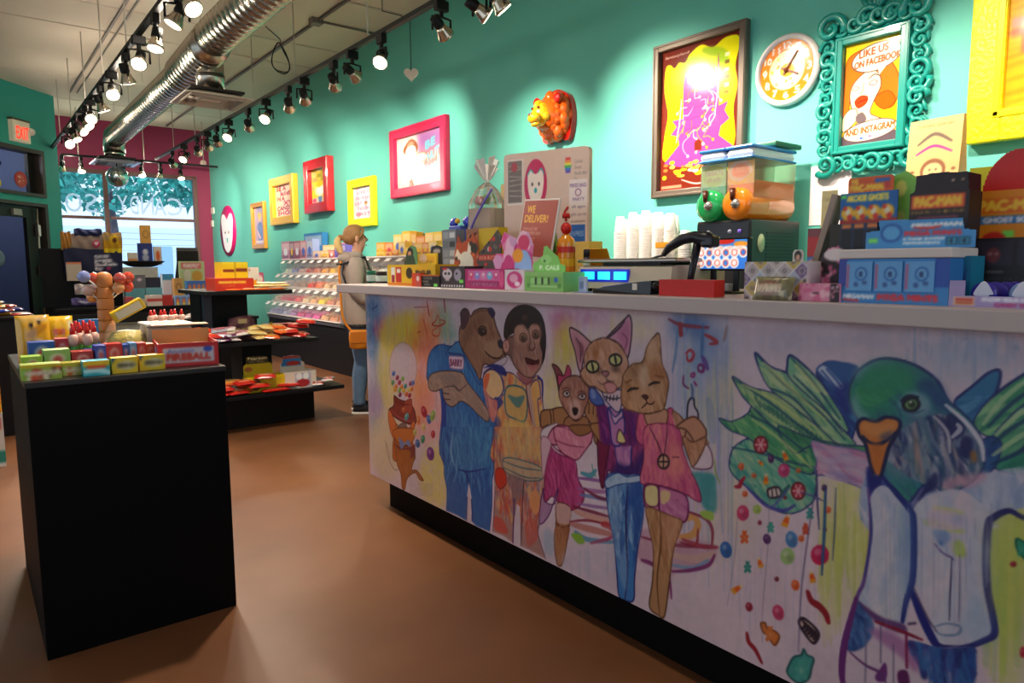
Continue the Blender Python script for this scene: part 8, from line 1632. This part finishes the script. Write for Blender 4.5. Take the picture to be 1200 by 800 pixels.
# top shelf packets fanned to the right
for k in range(11):
    cc = ['cream','yellow','cream'][k % 3];packet('candy_bar','%s wrapped bar %s from the left on the top tiered shelf' % (cc,ordn[k]),'wrapped bars on the top shelf',1.74+.026*k,5.42+.035*(k % 4),1.101+.02*(k % 3),.15,.05,.022,cvs[cc],.1-.05*k,0,k)
for k in range(4): packet('candy_bar','orange wrapped bar %s along the front edge of the top tiered shelf' % ordn[k],'orange bars on the top shelf',1.60+.11*k,5.385,1.101,.12,.04,.014,cvs['orange'],.05*k,0,k+20)
for k in range(3): packet('candy_packet','pink and violet bag %s at the back of the top tiered shelf' % ordn[k],'pink bags on the top shelf',1.86+.06*k,5.95,1.16,.09,.12,.03,cvs['pink'],0,0,k+30,rx=1.3)
# middle shelf: heaps of packets
spec = [('red',6,1.36,1.48),('silver',5,1.42,1.54),('purple',4,1.46,1.64),('white',5,1.5,1.74),('yellow',6,1.72,1.92),('orange',5,1.80,2.06),('red',7,1.96,2.20)]
for i,(cc,n,xa,xb) in enumerate(spec):
    for k in range(n):
        packet('candy_packet','%s wrapped packet in the %s heap from the left, %s, middle tiered shelf' % (cc,ordn[i],ordn[k]),'packets heaped on the middle shelf',g.uniform(xa+.03,xb-.02),5.40+.05*(k % 3)+g.uniform(0,.02),.712+.034*(k//2),.15,.085,.034,cvs[cc],g.uniform(-.6,.6),g.uniform(-.12,.12),k+i*10,rx=.22)
t = thing('candy_stack','brown carton with cream windows standing on the middle tiered shelf','candy display',(0,0,0));a = ony(268,400,5.52);b_ = ony(303,400,5.52);t.location = ((a[0]+b_[0])/2,5.56,.7105);w = b_[0]-a[0];h = ony(285,370,5.52)[2]-.711
bc_ = C2(w,h,200,'5c3040',lambda c,w,h: (c.confetti(0,0,w,h,['7c4858','4c2434','8c5c60'],40,8,2),c.rect(36,h*.12,66,h*.32,'d8c08c'),[c.rect(24+k*22,h*.5,42+k*22,h*.8,'d0b478') for k in range(3)]))
mb = MB();shaped_card(mb,[(0,0),(1,0),(1,.5),(.94,.55),(.9,.85),(.7,1),(.4,.98),(.1,.9),(.06,.6),(0,.5)],bc_,w,h,th=.05,edge='5c3040');mb.build('carton',PM,t)
t = cartonY('red open box with a yellow sign behind the packets on the middle shelf',312,347,379.5,5.75,.7105,'b82014',lambda c,w,h: (c.rect(10,h*.3,60,h*.6,'d88c20')),.12)[0]
o = MB().box(0,0,.06,.02,.006,.12).build('yellow_tag',M('tag_yellow','ecc41c',.4),None);o.location = (1.97,5.66,.7105);tag(o,'narrow yellow tag standing on the middle tiered shelf','tag')
# bottom shelf
for k in range(16): packet('candy_packet','red and orange packet %s of the low heap, bottom tiered shelf' % ordn[k],'packets heaped on the bottom shelf',1.44+.05*(k % 8)+g.uniform(0,.03),5.40+.05*(k % 3),.302+.034*(k//5),.16,.085,.034,cvs['orange' if k % 3 else 'red'],g.uniform(-.6,.6),0,k+70,rx=.2)
for k in range(5): packet('candy_packet','deep red packet %s right of the yellow carton, bottom tiered shelf' % ordn[k],'red packets on the bottom shelf',1.84+.045*k,5.385+.03*(k % 2),.302+.026*(k//3),.13,.07,.026,cvs['red'],g.uniform(-.5,.5),0,k+90)
for k in range(6): packet('candy_packet','white and red packet %s at the right end, bottom tiered shelf' % ordn[k],'small packets at the right end',2.24+.03*k,5.42+.05*(k % 3),.302+.026*(k//3),.09,.06,.026,cvs[['white','red','silver'][k % 3]],g.uniform(-.8,.8),0,k+99)
def hdr(lab,px0,px1,pyt,pym,pyb,yf,zb,c1,fnH,fnB):
    a = ony(px0,pyb,yf);b_ = ony(px1,pyb,yf);w = b_[0]-a[0];zm = ony((px0+px1)/2,pym,yf)[2];zt = ony((px0+px1)/2,pyt,yf+.1)[2]
    t = thing('candy_display',lab,'candy display',((a[0]+b_[0])/2,yf+.06,zb+.0005));tray(t,w,.12,zm-zb,.003,c1,fnB,220,back=zm-zb)
    mb = MB();shaped_card(mb,[(0,0),(.9,0),(.82,.74),(.72,.8),(.7,.96),(.4,1),(.1,.97),(.1,.8),(0,.72)],C2(w*.95,zt-zb,220,c1,fnH),w*.95,zt-zb,y=.058,edge=c1,mat=T(rx=-.05));mb.build('header_card',PM,t);return t
hdr('yellow candy display with a scroll header on the bottom tiered shelf',291,334,416,440,452,5.44,.3005,'d8bc10',lambda c,w,h: (c.rect(8,0,74,h*.22,'3c3014'),c.text('Pearson',14,h*.03,68,h*.11,'ece0a8',bold=.5),c.text('NUT ROLL',18,h*.13,62,h*.19,'ece0a8'),c.ell(14,h*.38,12,h*.07,'b86c2c'),c.ell(70,h*.7,14,h*.08,'5c4c20')),lambda c,w,h: (c.ell(20,h*.5,14,h*.4,'5c4420'),c.rect(50,h*.2,90,h*.7,'c8a81c')))
hdr('white and red candy display with a picture header on the bottom tiered shelf',335,371,415,435,454,5.42,.3005,'e0d0c4',lambda c,w,h: (c.rect(4,h*.02,72,h*.34,'2c7cc0'),c.rect(6,h*.03,70,h*.10,'c83c2c'),c.ell(44,h*.26,24,h*.07,'b8201c')),lambda c,w,h: (c.rect(30,h*.1,82,h*.94,'b8b0c8'),c.ell(56,h*.7,22,h*.24,'b82c34'),c.ell(44,h*.3,10,h*.2,'f4f0f0'),c.ell(66,h*.3,10,h*.2,'f4f0f0'),c.rect(88,h*.7,96,h*.9,'b83c2c')))
# ------------------------------------------------------------------ near black stand and its sweets
NX0,NX1,NY0,NY1,NZ = .132,.737,2.612,3.559,.917
STB = M('satin_black','050506',.55,spec=.12);t = thing('black_stand','tall black square stand in the left foreground carrying candy boxes','display stand',((NX0+NX1)/2,(NY0+NY1)/2,0))
MB().bbox(0,0,(NZ-.02)/2,NX1-NX0-.006,NY1-NY0-.006,NZ-.02,.003).build('carcass',STB,t);MB().bbox(0,0,NZ-.01,NX1-NX0,NY1-NY0,.02,.003).build('top_board',M('top_black','1c1a1a',.3),t)
fruit = lambda c,w,h: (c.confetti(0,h*.15,w,h,['c8281c','8cc43c','d8481c','e8e0c0','5c2c14'],24,9,5),c.rect(0,0,w,h*.18,'d8c41c'),c.text('NOW AND LATER',10,h*.4,90,h*.72,'e8dcc8',bold=.5))
yb_ = lambda c,w,h: (c.rect(2,4,98,h-4,'e8c818'),c.ell(55,h*.5,40,h*.3,'d8d0a8'),c.text('LEMONHEAD',20,h*.38,90,h*.62,'5c5434',bold=.3),c.poly([(0,0),(16,0),(0,h*.4)],'4c5c7c'))
cl = 'boxed sweets on the near black stand'
cartonY('green and red fruit chew box at the front left corner of the stand',24,72,427,2.66,NZ,'9cb43c',fruit,.07,grp=cl)
cartonY('narrow fruit chew box between the corner box and the teal one',72.5,96,425,2.70,NZ,'b0a83c',fruit,.06,grp=cl)
cartonY('teal and yellow candy box in the front row',97,128,423,2.64,NZ,'1ca4b4',lambda c,w,h: (c.rect(0,0,w,h*.34,'ecc41c'),c.line([(0,h*.7),(50,h*.6),(100,h*.85)],'b8ecf0',4),c.rect(12,h*.3,86,h*.5,'d84c1c')),.06,grp=cl)
cartonY('left one of the two yellow lemon candy boxes',130.5,161,419,2.65,NZ,'d8b410',yb_,.05,grp=cl);cartonY('right one of the two yellow lemon candy boxes',163,193,416,2.67,NZ,'d8b410',yb_,.05,grp=cl)
z1 = NZ+.085
for lab,a,b_,y,yf,c,zb in (('green packet lying at the left behind the corner box',25,50,418,2.80,'9cc43c',NZ),('green and orange chew box stacked behind the corner box',51,82,410,2.80,'8cb45c',NZ),('blue candy box with a ring print at the left',33,64,401,2.93,'2450a8',NZ),('small red and white box behind the blue one',65,80,397,2.97,'b82430',NZ),
    ('dark red flat box in the second row',84,109,412,2.80,'a82420',NZ),('small navy box in the second row',100,111,410,2.88,'20308c',NZ),('blue heart candy box in the second row',111,124,405,2.80,'3c48a8',NZ),('red heart candy box in the second row',124,143,403,2.80,'c42420',NZ),('deep blue candy box in the second row',143.5,151,404,2.82,'2c54b0',NZ),('light blue candy box in the second row',151.5,160,402,2.82,'6c9ccc',NZ),('red candy box left of the open carton',160.5,171,402,2.82,'c8301c',NZ),('orange and black candy box left of the open carton',171.5,181,403,2.84,'c85c2c',NZ)):
    cartonY(lab,a,b_,y,yf,zb,c,lambda c,w,h: (c.ell(50,h*.4,30,h*.26,'e8d8d0',0,.7),c.ell(52,h*.42,18,h*.16,'c83030',0,.8),c.rect(6,h*.72,90,h*.9,'f0e4dc',.5)),.07,grp=cl)
# open red carton
a = ony(216,431,2.70);b_ = ony(256,428,2.70);t = thing('open_carton','open red carton with white label panels at the right end of the stand','candy display',(ony(222,430,2.75)[0]+.0,2.80,NZ+.0005),-.12)
w = .20;lab = lambda c,w,h: (c.rect(8,h*.2,92,h*.86,'c8bcc8'),c.text('Atomic',14,h*.26,60,h*.42,'2c48b0'),c.text('FIREBALL',14,h*.46,86,h*.74,'c83c2c',bold=.6),c.ell(82,h*.3,8,h*.12,'2c48b0'))
cvl = C2(.22,.085,240,'c01c1c',lab);mb = MB();sheet(mb,cvl,(-.10,-.1105,0),(.20,0,0),(0,0,.085));sheet(mb,cvl,(-.1005,.11,0),(0,-.22,0),(0,0,.085))
mb.box(0,0,.002,.2,.22,.003,'a03c20');mb.box(0,-.108,.0425,.2,.004,.085,'c01c1c');mb.box(-.098,0,.0425,.004,.22,.085,'c01c1c');mb.box(.098,0,.0425,.004,.22,.085,'c01c1c');mb.box(0,.108,.06,.2,.004,.12,'b8864c')
mb.build('tray',PM,t);MB().box(0,.15,.135,.2,.09,.003,'b8864c').build('lid_flap',PM,t).location = (0,0,0)
g = random.Random(5)
for k in range(14): packet('wrapped_candy','cream wrapped candy %s inside the open red carton' % ordn[k],'candies in the open red carton',t.location.x+g.uniform(-.07,.07),2.80+g.uniform(-.08,.08),NZ+.03+.014*(k % 3),.05,.03,.016,cvs['cream' if k % 3 else 'orange'],g.uniform(-1,1),0,k)
# yellow bags
def bag(lab,px0,px1,pyt,yf,c,fn,wv):
    a = ony(px0,pyt,yf);b_ = ony(px1,pyt,yf);w = b_[0]-a[0];h = a[2]-NZ;o = pillow(w,h,.05,C2(w,h,230,c,fn),wv,22,22).build('candy_bag',PF);o.rotation_euler = (radians(84),0,.1);o.location = ((a[0]+b_[0])/2,yf+.06,NZ+h/2+.003);tag(o,lab,'candy bag')
bag('upright yellow candy bag with two dark eyes at the back left of the stand',18,60,372,3.05,'dca41c',lambda c,w,h: (c.rect(12,0,94,h*.14,'c8a050'),c.ell(42,h*.22,7,h*.06,'241810'),c.ell(66,h*.15,6,h*.05,'241810'),c.line([(36,h*.42),(55,h*.33),(80,h*.24)],'b87c10',7),c.ell(60,h*.55,14,h*.06,'ecd8c0')),1)
bag('upright yellow candy bag with red lettering beside the first one',51,88,373,3.12,'e0b018',lambda c,w,h: (c.text('SOUR',30,h*.3,66,h*.42,'c8401c',bold=.7),c.rect(76,h*.1,98,h*.34,'d8c8a0')),4)
# small bottles with red tops
GB = M('lolly_green','3c8c2c',.2,coat=.5);CB = M('lolly_clear','d8b0a0',.25);RB = M('lolly_red','c01c1c',.3)
pr = None
for k,(px,py,yf) in enumerate(((84,379,2.98),(92,378,3.04),(101,379,2.98),(109,378,3.04),(88,376,3.12),(97,375,3.14),(105,376,3.14))):
    P = ony(px,py,yf);lb = 'small green bottle with a red top, %s of the cluster' % ordn[k]
    if pr is None:
        h = pr_h = P[2]-NZ;pr = thing('candy_bottle',lb,'candy bottle',(P[0],yf,NZ+.0005),0,'red topped bottles on the near stand')
        MB().lathe([(.014,0),(.017,.004),(.017,h*.4),(.014,h*.46)],14).build('bottle_body',GB,pr);MB().lathe([(.012,h*.46),(.018,h*.55),(.018,h*.66),(.011,h*.74)],14).build('neck',CB,pr);MB().lathe([(.009,h*.74),(.009,h*.86),(.005,h*.9),(.005,h)],12).build('cap',RB,pr)
    else: copy_tree(pr,(P[0],yf,NZ+.0005),0,lb)
# wooden tower of lollipops
t = thing('lollipop_tree','wooden lollipop tower with round lollipops standing at the back of the stand','lollipop stand',(ony(126,392,3.30)[0],3.30,NZ));zt = ony(126,323,3.3)[2]-NZ;WD = M('orange_wood','b8743c',.5,noise=.15);rT = .030;n = 7
for k in range(n): z0 = k*zt/n;MB().lathe([(rT,z0+.001),(rT+.0015,z0+.006),(rT+.0015,z0+zt/n-.006),(rT-.001,z0+zt/n)],22).build('wood_segment',WD,t)
MB().sphere((0,0,zt-.002),rT,18,10,sc=(1,1,.6)).build('wood_cap',WD,t)
dpx = lambda px,py: (ony(px,py,3.30)[0]-t.location.x,0,ony(px,py,3.30)[2]-NZ)
for k,(px,py,c) in enumerate(((97,324,'7c88c0'),(110,326,'b8442c'),(110,348,'d08840'),(139,326,'b0443c'),(150,325,'b8402c'),(151,336,'c03c20'),(137,337,'c88c5c'),(103,340,'b89c94'))):
    x,y,z = dpx(px,py);y = .03*(k % 3-1);MB().sphere((x,y,z),.024,16,12,sc=(1,.8,1)).build('lollipop',M('lolly_'+c,c,.08,coat=.8),t);MB().tube([(x*.8,y*.8,z-.012),(0,0,max(z-.07,.02))],.0025,6).build('stick',M('paper_white2','e8e4dc',.6),t)
o = MB().bbox(0,0,.07,.12,.01,.14,.002).build('blue_card',M('blue_card2','2c7cc8',.5));o.location = (ony(112,385,3.42)[0],3.44,NZ);tag(o,'blue card standing behind the wooden lollipop tower','card')
# glass jar, yellow box on it, plastic tub with bottles
P = ony(151,402,3.12);t = thing('glass_jar','squat glass jar of wrapped candy in the middle of the stand','jar',(P[0],3.16,NZ+.0005));zj = ony(151,381,3.12)[2]-NZ
MB().lathe([(.06,0),(.08,.01),(.082,zj*.6),(.07,zj*.9),(.06,zj),(.064,zj+.004)],28,cap=False).build('glass',ACR,t);MB().lathe([(.065,.004),(.074,.01),(.075,zj*.5),(.05,zj*.8),(.0,zj*.85)],24).build('candy_fill',M('jar_candy','b8a444',.4,noise=.6,nscale=45,bump=.6),t)['kind'] = 'stuff'
o = MB().bbox(0,0,0,.125,.05,.045,.003).build('candy_box',M('box_yellow','dcb81c',.4));o.location = (P[0]+.01,3.16,NZ+zj+.034);o.rotation_euler = (0,-.5,0);o.location.z += .025;tag(o,'tilted yellow box balanced on top of the glass jar','candy box');MB().box(0,-.0255,0,.1,.001,.03).build('label',M('label_cream2','e0d8b8',.5),o)
a = ony(173,402,3.08);b_ = ony(229,402,3.08);zt = ony(200,379,3.08)[2]-NZ;w = b_[0]-a[0];t = thing('plastic_tub','milky plastic tub with white lid behind the red carton','tub',((a[0]+b_[0])/2,3.18,NZ+.0005))
MB().bbox(0,0,(zt-.012)/2,w*.95,.17,zt-.012,.012).build('tub_body',M('milky_plastic','c8b8a8',.3),t);MB().bbox(0,0,zt-.006,w,.19,.014,.006).build('tub_lid',M('milky_lid','d4c8bc',.3),t);MB().bbox(w*.25,-.086,zt*.45,w*.42,.003,zt*.66,.001).build('tub_label',M('label_cream2'),t)
for k in range(7):
    P = ony(176+k*6,379,3.18);o = copy_tree(pr,(P[0],3.16+.03*(k % 2),NZ+zt+.0075),0,'small red topped bottle %s from the left on the tub lid' % ordn[k]);o['group'] = 'red topped bottles on the tub';o.scale = (.8,.8,.55);o.location.z -= pr_h*.46*.55;[bpy.data.objects.remove(c) for c in list(o.children) if c.name.startswith('bottle_body')]
# ------------------------------------------------------------------ far displays
t = thing('low_cabinet','black low cabinet along the far window carrying clothes and boxes','cabinet',(1.72,10.05,0));MB().bbox(0,0,.385,1.72,.8,.77,.004).build('carcass',BLW,t);MB().bbox(0,0,.785,1.76,.84,.03,.003).build('top_board',BLW,t)
for k in range(3): MB().bbox(-.57+k*.57,-.405,.38,.55,.012,.7,.003).build('door',M('door_black','121114',.4),t)
def far(lab,px0,px1,pyt,pyb,yf,c,fn=None,dep=.12,cat='box',name='display_box',grp=None):
    zb = ony((px0+px1)/2,pyb,yf)[2] if pyb else Zs;return cartonY(lab,px0,px1,pyt,yf,zb,c,fn,dep,cat,grp,90,name=name)[0]
Zs = .8015;shirtfn = lambda c,w,h: [c.text(q,52,h*(.22+k*.16),52+len(q)*4.4,h*(.34+k*.16),'e8e4ec',bold=.5) for k,q in enumerate(('Candy.','Sweets.','Handmade.','Fun'))]+[c.ell(75,h*.77,4,h*.05,'e83c7c')]
t = thing('clothes_rack','dark rack behind the lollipop tower holding shirts and bags','rack',(1.2,10.17,Zs));MB().bbox(0,.03,.36,.86,.04,.72,.004).build('rack_panel',BLW,t)
for s in (-1,1): MB().bbox(s*.42,.03,.36,.03,.06,.72,.004).build('side_post',BLW,t)
def cloth(name,lab,px0,px1,pyt,pyb,yf,c,fn,cat,d=.05,outline=None):
    a = ony(px0,pyb,yf);b_ = ony(px1,pyt,yf);w = b_[0]-a[0];h = b_[2]-a[2];mb = MB();cv = C2(w,h,110,c,fn)
    sheet(mb,cv,(-w/2,0,0),(w,0,0),(0,0,h),nx=30,ny=16,warp=lambda P,u,v: P+np.stack([0*u,-.5*d*np.sin(pi*v)-.012*np.sin(u*17+v*5),.012*np.sin(u*9)*v],-1));mb.box(0,.02,h/2,w*.99,.03,h*.97,c)
    o = mb.build(name,PC);o.location = ((a[0]+b_[0])/2,yf,a[2]);return tag(o,lab,cat)
cloth('t_shirt','navy shirt with white lettering hung on the far rack',76,142,292,322,10.10,'262a48',shirtfn,'shirt')
cloth('t_shirt','grey folded shirt with a pink heart patch above the navy one',83,122,275,293,10.14,'a08c80',lambda c,w,h: (c.ell(74,h*.6,12,h*.22,'d02c60'),c.poly([(66,h*.52),(70,h*.46),(74,h*.52),(78,h*.46),(82,h*.52),(74,h*.74)],'f0ece8')),'shirt')
cloth('cap','dark blue cap lying on the grey shirt',87,119,269,276.5,10.13,'2a3058',None,'cap');cloth('canvas_bag','brown bag at the left end of the far rack',72,82.5,272,293,10.12,'b8823c',None,'bag')
cloth('canvas_bag','tan and yellow bag with a dark face print on the far rack',122,142,273,296,10.08,'c8981c',lambda c,w,h: (c.rect(0,0,w,h*.4,'a88858'),c.ell(58,h*.32,24,h*.24,'d8b01c'),c.ell(60,h*.36,12,h*.14,'5c3020'),c.rect(0,h*.8,w,h,'ecd42c')),'bag')
cloth('soft_toy','white and grey soft toy lying left of the lollipop tower',88,118,333,345,9.72,'c8b8b8',lambda c,w,h: c.ell(60,h*.4,20,h*.3,'a0606c'),'soft toy');cloth('soft_toy','violet and silver cushion under the white soft toy',84,116,349,358,9.70,'6c5c98',lambda c,w,h: c.ell(50,h*.5,30,h*.2,'c8c4d8'),'soft toy')
far('cream paper notice on the rack left of the lollipop tower',77,95,307,329,10.04,'d0bca8',lambda c,w,h: c.rect(0,0,w,h*.1,'e0784c'),.01)
bx = lambda c,w,h: [(c.rect(3+k*24,h*.12,24+k*24,h*.92,'3c70c0'),c.ell(14+k*24,h*.5,7,h*.3,'e87c3c'),c.ell(14+k*24,h*.7,6,h*.16,'ecd04c')) for k in range(4)]
for lab,a,b_,y0,y1,yf,c,fn in (('teal lidded box left of the white and red ones',147,170,338,350,9.9,'5c9ca8',None),('second teal lidded box',171,194,337,349,9.92,'64a4b0',None),('grey shirt box with a pale heart above the teal boxes',156,170,322,338,9.98,'6c6870',lambda c,w,h: c.ell(50,h*.35,20,h*.12,'e8c8d8')),('navy folded shirt box above the teal boxes',170.5,190,325,337,9.98,'282838',None),
    ('white and red box in the far lower row',172,190,346,360,9.7,'d8c8bc',lambda c,w,h: c.rect(0,h*.3,w,h*.5,'b82c28')),('red box beside the white and red one',190.5,202,346,360,9.7,'b8302c',None),('pink box left of the white and red one',147,156,348,360,9.7,'b04c5c',None),('pale box under the pink one',157,171,351,360,9.7,'c0a890',None),
    ('blue and yellow candy box row on the far cabinet',204,233,346,360,9.7,'a8b8d8',bx),('upper blue and yellow candy box',219,241,329,345.5,9.78,'3c70c0',bx),('white and blue bag shaped box above the kraft box',190,203,321,345,9.86,'d0dcec',lambda c,w,h: c.rect(0,0,w,h*.3,'3c94c8')),('small kraft box printed with a ring',203.5,214,326,346,9.72,'c89858',lambda c,w,h: c.ell(50,h*.5,26,h*.18,'c89858',0,1,0,0,'6c4c2c',1))):
    far(lab,a,b_,y0,y1,yf,c,fn,grp='boxes on the far cabinet')
far('large cream box under the black dish by the window',143,185,313,0,10.28,'e4dcd0',None,.3)
o = MB().lathe([(.10,0),(.17,.015),(.27,.07),(.275,.08),(.25,.075),(.16,.03),(0,.025)],28).build('shallow_dish',BLW);P = ony(167,313,10.43);o.location = (P[0],10.43,P[2]+.002);tag(o,'black shallow dish on the cream box by the window','dish')
zd_ = P[2]+.03
def fd(lab,a,b_,y,yf,c,fn,zb=None): return cartonY(lab,a,b_,y,yf,zb or zd_,c,fn,.06,'candy box','boxes in the black dish',90)[0]
fd('orange and white box at the left of the black dish',150,161,296,10.38,'d08c4c',lambda c,w,h: c.rect(0,0,w,h*.5,'dcd0c8'));fd('navy box with white figures in the black dish',161.5,178,285,10.40,'20307c',lambda c,w,h: (c.ell(50,h*.4,20,h*.14,'c8c8d8'),c.ell(50,h*.66,24,h*.16,'a8a8c0')));fd('white and red box at the right of the black dish',180,189,289,10.40,'e4d8d0',lambda c,w,h: c.ell(50,h*.5,26,h*.3,'d8602c'))
z2 = ony(170,285,10.40)[2];o = fd('small kraft box standing on the navy box in the dish',164,176,264,10.405,'d8a048',lambda c,w,h: c.ell(50,h*.5,26,h*.2,'d8a048',0,1,0,0,'8c6c3c',1),z2+.001)
# easel board with a game box
t = thing('folding_board','dark grey folding board with a boxed game leaning on it, before the magenta wall','sign board',(ony(222,320,10.35)[0],10.35,Zs));a = ony(206,290,10.35);b_ = ony(244,335,10.35);w = b_[0]-a[0];h = a[2]-Zs
SG = M('slate_grey','4c4a48',.7);MB().prism([(-w*.42,0),(w*.5,0),(w*.30,h),(-w*.38,h)],-.01,.01,mat=Matrix.Rotation(pi/2,4,'X')).build('front_leaf',SG,t);MB().prism([(-w*.5,0),(w*.4,0),(w*.28,h*.98),(-w*.36,h*.98)],-.01,.01,mat=T(y=.16,rx=.0)@Matrix.Rotation(pi/2+.28,4,'X')).build('rear_leaf',M('slate_black','1c1a1c',.7),t)
far('boxed board game with a red title band before the folding board',210,239,306,0,10.1,'b8c890',lambda c,w,h: (c.rect(8,h*.04,86,h*.18,'d84848'),c.text('MONOPOLY',14,h*.06,80,h*.16,'e8e0dc',bold=.4),c.ell(68,h*.36,22,h*.14,'c89838'),c.ell(30,h*.34,14,h*.15,'dcd8c0')),.06,'game box')
# dark shelf behind the tiered stand
t = thing('low_shelf','dark shelf unit between the tiered stand and the far cabinet','shelf',(2.15,8.1,0));MB().bbox(0,0,.36,.85,.5,.70,.004).build('carcass',BLW,t);MB().bbox(0,0,.725,.88,.54,.03,.003).build('top_board',BLW,t)
for k in range(5): packet('magazine','white folded print %s in the pile on the dark shelf' % ordn[k],'prints on the dark shelf',1.95+.02*k,8.0,.742+.012*k,.22,.15,.012,cvs['white'],.2*k,0,k)
# stand by the door with candy heap, boxes at the left edge
t = thing('door_stand','black stand at the left edge before the entrance door','display stand',(-.05,6.85,0));MB().bbox(0,0,.445,.95,.75,.89,.004).build('carcass',BLW,t);MB().bbox(0,0,.9,.98,.78,.02,.003).build('top_board',BLW,t)
g = random.Random(12)
for k in range(44):
    x = g.uniform(.02,.38);y = 6.5+g.uniform(0,.35);lay = k//12;packet('candy_packet','%s candy packet %s in the %s layer of the heap by the door' % (['blue','red','white','yellow'][k % 4],ordn[k % 12],['lowest','lower middle','upper middle','top'][lay]),'packets heaped by the door',x-.06*lay*(x > .2),y,.911+.03*lay,.13,.08,.03,pk(['2c3c9c','b83c3c','d8d0d8','d8a83c'][k % 4],'e0d0c0') if k < 4 else dcv[k % 4],g.uniform(-.7,.7),0,k)
    if k == 0: dcv = [pk(c,'e0d0c0') for c in ('2c3c9c','b83c3c','d8d0d8','d8a83c')]
t = thing('floor_carton','white carton with red and teal patches on the floor at the left edge','box',(-.03,5.6,0));mb = MB();cv = C2(.36,.35,110,'d8d0c8',lambda c,w,h: (c.rect(60,h*.08,96,h*.3,'c82c30'),c.rect(58,h*.7,100,h*.92,'2c8c7c')));sheet(mb,cv,(-.18,-.12,0),(.36,0,0),(0,0,.35));mb.box(0,.001,.175,.36,.24,.348,'d0c8c0');mb.build('carton',PM,t)
o = MB().bbox(0,0,.22,.36,.24,.44,.01).build('yellow_sack',M('sack_yellow','d8921c',.5,bump=.3,bscale=9));o.location = (-.03,5.6,.351);tag(o,'yellow sack standing on the white carton at the left edge','bag')
